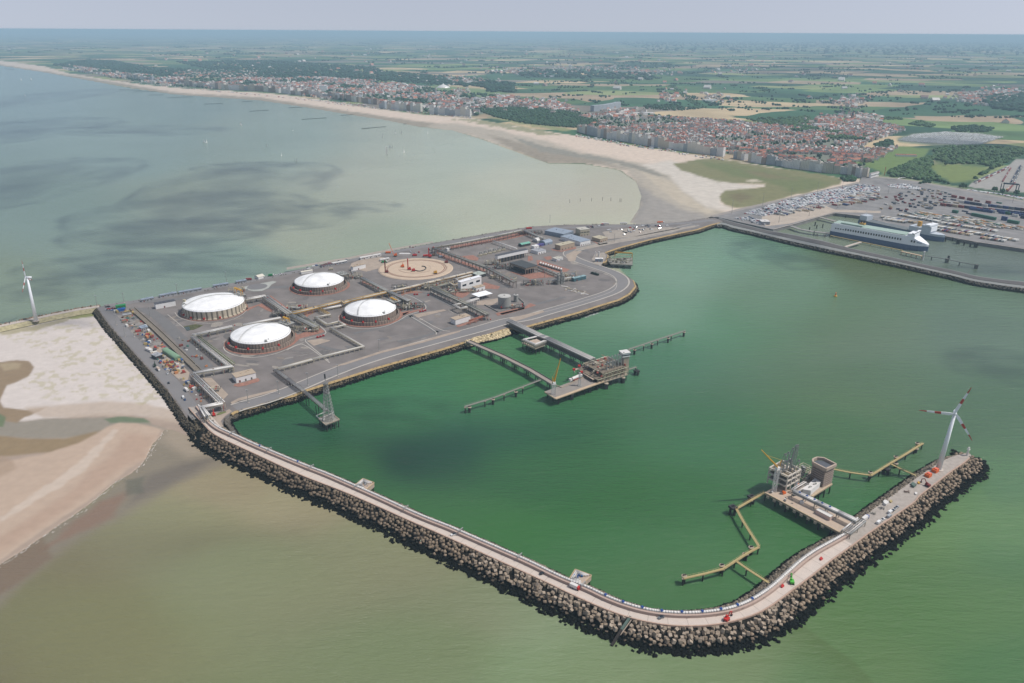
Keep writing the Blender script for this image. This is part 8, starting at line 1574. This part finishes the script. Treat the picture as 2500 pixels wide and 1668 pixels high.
def seafront(f, line, wmin, wmax, hmin, hmax, rown, gap=0.04, z=3.3, depth=14, order=-1):
    pts = PL(f, line, z); L_ = [0.]
    for a, b in zip(pts[:-1], pts[1:]): L_.append(L_[-1]+(b-a).length)
    s = 0; items = []; tot = L_[-1]
    while s < tot-wmin:
        w_ = random.uniform(wmin, wmax)
        if random.random() > gap: items.append((s, w_))
        s += w_+random.choice([0,0,1.5])
    if order < 0: items = items[::-1]
    for k, (s, w_) in enumerate(items):
        j = max(i for i in range(len(L_)-1) if L_[i] <= s+w_/2 or i == 0); a, b = pts[j], pts[j+1]; f_ = (s+w_/2-L_[j])/(L_[j+1]-L_[j]); p = a.lerp(b,f_); u = (b-a).normalized(); n = Vector((-u.y,u.x,0)); n = n if n.y > 0 else -n
        fl = random.randint(int(hmin/2.9), int(hmax/2.9)); H_ = fl*2.9+1; c = random.choice(list(FAC)); ctr = p+n*depth/2; rz = math.atan2(u.y,u.x)
        t = thing('apartment_block', (ctr.x,ctr.y,z), '%s %s storey block, %s from the harbour in the %s' % (c, ['four','five','six','seven','eight','nine','ten','eleven','twelve','thirteen'][max(0,min(fl-4,9))], ordn(k), rown), 'apartment block', 'seafront blocks of the '+rown)
        q = MB(); q.box(0,0,0,w_,depth,H_); WL[t.name] = (0,0,0); q.build('wall', FAC[c], t)
        q = MB()
        if random.random() < .3: q.add([(-w_/2,-depth/2,H_),(w_/2,-depth/2,H_),(w_/2,depth/2,H_),(-w_/2,depth/2,H_),(-w_/2+2,0,H_+4),(w_/2-2,0,H_+4)],[(0,1,5,4),(2,3,4,5),(3,0,4),(1,2,5)]); q.build('roof', mat('mansard', C(140,100,88), .8, .1, .2), t)
        else: q.box(0,0,H_+.02,w_*.98,depth*.98,.5); q.box(random.uniform(-.2,.2)*w_,0,H_+.5,w_*.35,depth*.4,2.6); q.build('roof', m_froof, t)
        t.rotation_euler = (0,0,rz)
seafront('S3', [(210,440),(400,490),(560,515),(720,545),(900,580),(1090,605),(1290,635),(1495,660)], 14, 26, 22, 33, 'near row', .02)
seafront('S3', [(1590,675),(1800,720),(2000,745),(2170,770),(2350,798)], 12, 22, 17, 28, 'marsh row', .02); seafront('S4', [(60,820),(300,850),(480,875),(650,885),(760,915),(870,928)], 14, 22, 18, 30, 'port end row', .02)
seafront('S2', [(420,385),(600,402),(750,415)], 16, 30, 26, 38, 'middle cluster', .02); seafront('S2', [(835,432),(1000,445),(1190,455)], 16, 28, 26, 38, 'dune wood cluster', .08); seafront('S2', [(0,305),(200,330),(400,355)], 18, 34, 20, 32, 'far bay row', .05)
seafront('S1', [(740,355),(900,385),(1130,412),(1400,440),(1700,455),(1950,482),(2150,505),(2350,525)], 24, 46, 22, 38, 'distant shore row', .08, depth=20); seafront('S1', [(400,310),(560,338),(740,355)], 20, 40, 12, 20, 'farthest shore row', .3, depth=18)
building('S4', (880,930), (958,910), (860,880), 14, 'white stepped block closing the seafront at the port road', m_wh, m_froof, 'apartment_block', z=3.3, doors=0, wins=6)
a = P('S3', 460, 250, 3); t = thing('curved_apartment_block', a, 'large curved grey apartment slab at the edge of the fields', 'apartment block'); q = MB(); cp_ = smooth_line(PL('S3', [(345,262),(470,250),(580,225)], 3.3),2)
for u_, v_ in zip(cp_[:-1], cp_[1:]): q.beam(u_+Vector((0,0,27)), v_+Vector((0,0,27)), 22, 27)
q.build('wall', FAC['blue grey'], t)
for f, fl, frr, bl, h, lab in (('S3',(620,290),(722,290),(640,272),9,'bright white sports hall roof above the town'),('S3',(730,290),(900,288),(760,275),7,'long grey hall right of the white sports hall'),('S2',(1780,130),(1850,130),(1790,112),12,'white factory far out in the fields'),('S3',(1340,170),(1450,168),(1350,158),7,'long pale greenhouse in the dark field'),('S1',(2035,450),(2085,450),(2040,432),30,'tall white tower block above the distant row'),('S4',(345,435),(520,432),(360,420),12,'white apartment terrace beside the park trees'),('S4',(1130,712),(1325,718),(1140,680),5,'long red roofed terrace in the green field')):
    building(f, fl, frr, bl, h, lab, m_wh, m_pipe if 'red' not in lab else mat('red_tile', C(176,104,84), .8, .15, .2), 'hall' if 'hall' in lab else ('terrace' if 'terrace' in lab else 'large_building'), z=3.2, doors=0, dep=30 if f != 'S4' else 14)
p = P('S2', 948, 215, 3); t = thing('white_dome', p, 'white tent like pyramid dome in the resort', 'dome'); q = MB(); q.lathe(p.x,p.y,[(44,3),(38,10),(22,17),(8,22),(.2,30)],16); q.build('shell', m_pipe, t)
p = P('S2', 888, 290, 3); t = thing('water_tower', p, 'slim pale tower rising from the resort trees', 'tower'); q = MB(); q.box(p.x,p.y,3,9,9,40); q.build('shaft', m_pipe, t); q = MB(); q.lathe(p.x,p.y,[(8,43),(6,46),(.2,60)],8); q.build('spire', m_froof, t)
p = P('S4', 738, 375, 3); t = thing('church', p, 'church with a dark spire in the old village', 'church'); q = MB(); q.box(p.x,p.y,3,26,12,12,.3); q.build('nave', mat('church_brick', C(150,124,104), .9, .1, .3), t); q = MB(); q.box(p.x-16,p.y,3,8,8,24,.3); q.build('tower', mat('church_brick',(1,1,1)), t); q = MB(); q.lathe(p.x-16,p.y,[(5.6,27),(.1,52)],8); q.build('spire', m_dkr, t)
# ------------------------------------------------------------------ houses
m_house = vmat('house_parts', .85, .08, .5); RC = [C(186,116,94),C(172,106,88),C(196,134,108),C(152,98,86),C(126,112,106),C(112,108,110),C(160,126,110)]; WC = [C(228,222,212),C(210,200,188),C(180,166,154),C(238,234,228)]
def houses(name, P_, z, smin, smax, hmin, hmax, rc, label):
    n = len(P_); P_ = np.array(P_); V = np.zeros((n,10,3)); l = rng.uniform(smin,smax,n)/2; w_ = l*rng.uniform(.55,.8,n); h = rng.uniform(hmin,hmax,n); r = h+w_*rng.uniform(.7,1.1,n)
    for i, (a, b) in enumerate(((-1,-1),(1,-1),(1,1),(-1,1))): V[:,i,0] = a*l; V[:,i,1] = b*w_; V[:,i+4,0] = a*l; V[:,i+4,1] = b*w_; V[:,i+4,2] = h
    V[:,8,0] = -l; V[:,9,0] = l; V[:,8,2] = r; V[:,9,2] = r; ang = np.round(fbm(P_[:,0]/90,P_[:,1]/90,2)*6)/6*3.1+rng.integers(0,2,n)*1.57; c, s_ = np.cos(ang)[:,None], np.sin(ang)[:,None]
    W = np.stack([V[:,:,0]*c-V[:,:,1]*s_+P_[:,0:1], V[:,:,0]*s_+V[:,:,1]*c+P_[:,1:2], V[:,:,2]+z],2)
    q4 = np.array([(0,1,5,4),(2,3,7,6),(1,2,6,5),(3,0,4,7),(4,5,9,8),(6,7,8,9),(5,6,9,9),(7,4,8,8)]); Fq = (q4[None]+10*np.arange(n)[:,None,None]).reshape(-1,4)
    RCa = np.array(rc); roof = RCa[rng.integers(0,len(RCa),n)]*rng.uniform(.85,1.1,(n,1)); wall = np.array(WC)[rng.integers(0,4,n)]; cc = np.stack([wall]*4+[roof,roof,wall,wall],1).reshape(-1,3); return W, Fq, cc
def housemass(name, P_, z, smin, smax, hmin, hmax, rc, label):
    W, Fq, cc = houses(name, P_, z, smin, smax, hmin, hmax, rc, label); V = W.reshape(-1,3); F2 = Fq.copy()
    me = bpy.data.meshes.new(name); o = np.array([V[:,0].mean(),V[:,1].mean(),V[:,2].min()]); me.from_pydata((V-o).tolist(), [], [tuple(dict.fromkeys(f)) for f in F2.tolist()])
    at = me.color_attributes.new('Col','FLOAT_COLOR','CORNER'); cnt = np.array([len(set(f)) for f in F2.tolist()]); c4 = np.ones((cnt.sum(),4),np.float32); c4[:,:3] = np.repeat(cc,cnt,0); at.data.foreach_set('color', c4.ravel()); me.materials.append(m_house)
    ob = bpy.data.objects.new(name, me); COL.objects.link(ob); ob.location = o.tolist(); return tag(ob, label, 'houses', kind='stuff')
T1W = PL('V', TOWN1, 3); hp = fill(T1W, (1,.2), 14, 16, .35); random.shuffle(hp)
ks = [i for i, (x, y) in enumerate(hp) if fbm(np.array([x/130.]),np.array([y/130.]),2)[0] > .38]; hp = [hp[i] for i in ks]; hp.sort(key=lambda p: p[0]**2+p[1]**2); print('houses', len(hp))
hproto = []
for k in range(9):
    W, Fq, cc = houses('town_house', [(0,0)], 0, 8, 13, 5, 8, [RC[k%7]], ''); me = bpy.data.meshes.new('town_house'); me.from_pydata(W[0].tolist(), [], [tuple(dict.fromkeys(f)) for f in Fq.tolist()]); at = me.color_attributes.new('Col','FLOAT_COLOR','CORNER'); cnt = [len(set(f)) for f in Fq.tolist()]; c4 = np.ones((sum(cnt),4),np.float32); c4[:,:3] = np.repeat(cc,cnt,0); at.data.foreach_set('color', c4.ravel()); me.materials.append(m_house); hproto.append(me)
for p in hp[:300]:
    k = random.randrange(9); ob = bpy.data.objects.new('town_house', hproto[k]); COL.objects.link(ob); ob.location = (p[0],p[1],3.2); ob.rotation_euler = (0,0,random.choice([0,1.57])+.35)
    rn = ['orange tiled','red tiled','pale orange tiled','dark red tiled','brown','slate grey','pink brown'][k%7]; tag(ob, 'small house with %s roof in the nearest streets behind the seafront row' % rn, 'house', 'near town houses with %s roofs' % rn)
housemass('town_houses', hp[300:], 3.2, 7, 13, 5, 9, RC+[C(190,186,180),C(140,140,144),C(220,216,210)], 'mass of red roofed town houses behind the seafront')
T2W = PL('V', TOWN2, 3); hp2 = fill(T2W, (1,.2), 26, 34, .4); random.shuffle(hp2); hp2 = [p for p in hp2 if fbm(np.array([p[0]/260.]),np.array([p[1]/260.]),2)[0] > .42]; print('houses2', len(hp2)); housemass('resort_houses', hp2, 3.2, 13, 24, 7, 14, RC+[C(190,186,180),C(150,150,152),C(220,216,210),C(200,196,190)], 'red roofed houses of the far resort along the beach')
vil = []
for cx, cy, n_, sp_ in ((1200,165,160,90),(1350,158,150,120),(1480,165,120,70),(1060,185,130,60),(1430,265,130,50),(1950,235,90,45),(2240,225,150,60),(2300,215,140,50),(1900,280,110,40),(1980,275,110,45),(1640,225,30,30),(1540,220,40,30),(450,170,120,60),(550,172,120,80),(1700,160,40,60),(1240,240,100,50),(1050,215,40,25)):
    for _ in range(n_): x = random.gauss(cx, sp_*.5); y = random.gauss(cy, 4 if cy < 200 else 7); vil.append(tuple(P('V', x, max(y,120), 3)[:2]))
housemass('village_houses', vil, 3.2, 13, 24, 5, 9, [C(150,140,130)]*4+[C(210,206,200)]*3+RC[:3], 'scattered village houses across the plain')
far_farm = [tuple(P('V', random.uniform(0,2350), 84+abs(random.gauss(0,60)), 3)[:2]) for _ in range(420)]; far_farm = [p for p in far_farm if inside(np.array([toS(p[0],p[1])[0]]), np.array([toS(p[0],p[1])[1]]), VP([(300,90),(300,150),(900,190),(1400,255),(2350,290),(2350,60),(0,60),(0,118)]))[0]]
housemass('farm_buildings', far_farm, 3.2, 22, 50, 6, 10, [C(190,130,110),C(150,120,110),C(220,216,208)], 'small farm buildings dotted over the far fields')
# caravans
cv = PL('S4', [(1150,560),(1290,505),(1600,480),(1900,498),(2150,532),(2020,570),(1930,600),(1700,605),(1250,575)], 3.2); cpnt = fill(cv, (1,-.35), 8.5, 12, .15); cpnt.sort(key=lambda p: p[0]**2+p[1]**2); print('caravans', len(cpnt))
q = MB(); q.box(0,0,0,6.5,2.8,2.6,0,C(226,226,222)); q.box(0,0,2.6,6.2,2.4,.25,0,C(240,240,238)); cv0 = None
for p in cpnt[:300]:
    if cv0 is None: cv0 = q.build('caravan', vmat('caravan_paint', .5, .04, 1), origin=(0,0,0)); ob = cv0; tag(cv0, 'white caravan in the near rows of the caravan park beyond the town', 'caravan', 'white caravans in the near rows')
    else: ob = cv0.copy(); COL.objects.link(ob)
    ob.location = (p[0],p[1],3.2); ob.rotation_euler = (0,0,-.34+random.gauss(0,.1))
if len(cpnt) > 300: boxmass('caravans', cpnt[300:], 3.2, [6.5,8], [2.8,3.2], [2.6], -.34, [C(226,226,222),C(240,240,238),C(206,206,200)], m_trl, 'white caravans filling the rear of the caravan park', 'caravans', .1)
# beach huts and people specks
bh = []
for a, b, n_ in (((200,460),(560,520),60),((560,530),(1090,600),70),((1090,620),(1500,665),30)):
    for _ in range(n_): f = random.random(); x = a[0]+(b[0]-a[0])*f; y = a[1]+(b[1]-a[1])*f+random.uniform(4,26); bh.append(tuple(P('S3',x,y,3.4)[:2]))
for _ in range(200): f = random.random(); bh.append(tuple(P('S2', 0+1200*f, 335+125*f+random.uniform(0,14), 3.4)[:2]))
for _ in range(260): f = random.random(); bh.append(tuple(P('S1', 700+1650*f, 375+165*f**.9+random.uniform(-2,6), 3.4)[:2]))
boxmass('beach_huts', bh, 3.4, [3,5,8], [2.5,3.5], [2.4], .3, [C(236,234,230),C(226,220,208),C(120,130,150),C(180,90,80),C(240,240,240)], m_trl, 'white beach huts and wind screens dotted along the beach', 'beach huts', .5)
# ------------------------------------------------------------------ trees
G1, G2, G3 = C(60,88,62), C(48,78,60), C(80,106,70)
trees_('dune_wood', PL('V', WOODA, 2), 3400, 3.5, 7, .8, G1, 'dark green dune wood beside the beach', ico=ICO0)
for po, n_, f in (([(1050,870),(1300,760),(1500,715),(1470,790),(1430,850),(1500,900),(1580,960),(1300,940),(1080,912)],900,'S4'),([(1480,650),(1700,620),(2350,640),(2350,690),(1960,895),(1830,960),(1950,880),(2060,820),(1900,790),(1650,790),(1500,760)],1100,'S4'),([(380,480),(640,470),(920,510),(900,555),(640,550),(380,540)],500,'S4'),([(0,380),(280,330),(330,400),(300,490),(100,460)],420,'S4'),([(900,600),(1080,560),(1110,630),(980,660)],160,'S4'),([(1245,410),(1350,380),(1500,420),(1450,440)],170,'S4'),([(1640,440),(1850,420),(2060,450),(2000,490),(1700,480)],260,'S4'),([(1000,340),(1180,350),(1190,365),(1000,365)],70,'S4'),([(600,935),(680,918),(740,935),(730,955),(640,962)],60,'S4'),([(1320,440),(1440,430),(1650,440),(1640,495),(1350,490)],160,'S3'),([(1700,330),(2260,310),(2350,400),(2350,450),(1900,400)],420,'S3'),([(800,210),(900,205),(1340,235),(1100,260),(800,240)],260,'S3'),([(1040,30),(1330,210),(1360,240),(1280,235),(1020,50)],150,'S3'),([(650,275),(1280,330),(1270,345),(650,300)],200,'S3')):
    trees_('woodland', PL(f, po, 2), n_, 3, 6.5, .85, random.choice([G1,G2,G3]), 'green woodland patch by the town and port', ico=ICO0)
for po, n_, s_ in (([(120,150),(200,138),(250,140),(330,152),(300,160),(160,156)],900,1.),([(250,150),(400,158),(560,168),(560,182),(420,178),(260,168)],900,1.),([(400,142),(620,140),(860,155),(920,185),(760,190),(560,180),(480,160)],2600,1.),([(860,162),(1000,175),(1180,192),(1180,205),(1000,196),(870,185)],700,1.),([(1110,195),(1180,198),(1180,213),(1120,212)],160,1.),([(905,222),(980,220),(1000,232),(930,238)],200,.8),([(1190,160),(1500,170),(1500,185),(1190,176)],260,1.3),([(2240,222),(2350,215),(2350,258),(2280,250)],380,1.),([(1400,96),(2350,100),(2350,128),(1500,118)],900,2.6)):
    trees_('forest', PL('V', po, 2), n_, 9*s_, 18*s_, .55, G2, 'dark forest belt behind the coast', ico=ICO0)
# hedgerows and copses over the plain
hg = []; hr = []
plain = VP([(0,84),(2350,90),(2350,290),(2050,262),(1900,260),(1450,250),(1100,205),(900,150),(300,128),(0,122)])
for _ in range(1300):
    x = random.uniform(-60,2410); y = 84+random.random()**1.25*200
    sx, sy = SP('V', x, y)
    if not inside(np.array([sx]), np.array([sy]), plain)[0]: continue
    c = P('V', x, y, 2); sc = c.y/5200.; n_ = random.choice([3,5,9,16]); a = R(24)+random.choice([0,1.57])+random.gauss(0,.2); l = random.uniform(40,260)*max(.6,sc*.7)
    for k in range(n_):
        t_ = random.uniform(-.5,.5)*l; hg.append((c.x+math.cos(a)*t_+random.gauss(0,5+sc*6), c.y+math.sin(a)*t_+random.gauss(0,5+sc*6), 2.4)); hr.append(random.uniform(4,8)*max(1.,sc*.9))
hg = np.array(hg); hr = np.array(hr); print('hedge', len(hg)); tag(blobs('hedgerow_trees', hg, hr, np.minimum(hr*.8,9), m_leaf, G2, .3), 'hedgerow trees and copses scattered over the flat fields', 'trees', kind='stuff')
tw = fill(T1W, (1,.3), 30, 34, .5); random.shuffle(tw); tw = tw[:2300]; tw2 = fill(T2W, (1,.3), 55, 60, .5); random.shuffle(tw2); tw2 = tw2[:2600]; ap = np.array([(x,y,2.6) for x, y in tw+tw2]); rr_ = np.concatenate([rng.uniform(3,6.5,len(tw)), rng.uniform(8,17,len(tw2))]); tag(blobs('garden_trees', ap, rr_, np.minimum(rr_*.9,8), m_leaf, G1, .3), 'garden trees between the houses of the two towns', 'trees', kind='stuff')
# single trees near the port road
def tree(p, h, label, group, s=0):
    t = thing('roadside_tree', p, label, 'tree', group); q = MB(); q.tube(p, p+Vector((0,0,h*.45)), h*.04, 6, h*.02); q.build('trunk', mat('bark', C(90,76,62), .9, .2, 1), t); rs = np.random.default_rng(s)
    n_ = 26; u = rs.normal(size=(n_,3)); u /= np.linalg.norm(u,axis=1)[:,None]; pos = np.array([p.x,p.y,p.z+h*.35])+u*np.array([h*.33,h*.33,h*.28])*rs.uniform(.3,1,(n_,1)); ob = blobs('crown', pos, rs.uniform(.10,.18,n_)*h, rs.uniform(.09,.16,n_)*h, m_leaf, G1, .3); o = np.array(ob.location)-np.array(p); ob.parent = t; ob.location = o.tolist()
for k, (x, y, h) in enumerate(((1860,470,17),(1990,490,15),(2225,520,17),(730,330,13),(690,335,11),(780,320,12),(1040,330,12),(1100,345,11),(1300,395,12),(1350,400,13),(1390,395,11),(800,335,10),(1060,30,15),(640,345,10),(1340,370,12))):
    tree(P('R', x, y, 3.2), h, 'dark round tree %s' % ('by the rail gantry crane' if k < 3 else 'in the row behind the port vehicle park'), 'trees by the gantry crane' if k < 3 else 'trees behind the port', k)
# concrete pedestrian bridge, fences and poles near the town end
q = MB(); pts = smooth_line(PL('R', [(60,270),(260,262),(320,225),(430,225),(460,180),(520,230)], 6),1)
for a, b in zip(pts[:-1], pts[1:]): q.beam(a, b, 3.5, 1.)
single(q, 'footbridge', m_pipe, 'pale winding footbridge between seafront and port road', 'bridge')
for x, y, l in ((75,190,'red and white striped pole at the end of the seafront'),): p = P('R', x-15, y, 3.3); q = MB(); q.tube(p, p+Vector((0,0,22)), .7, 6); single(q, 'striped_pole', m_wr, l, 'pole')
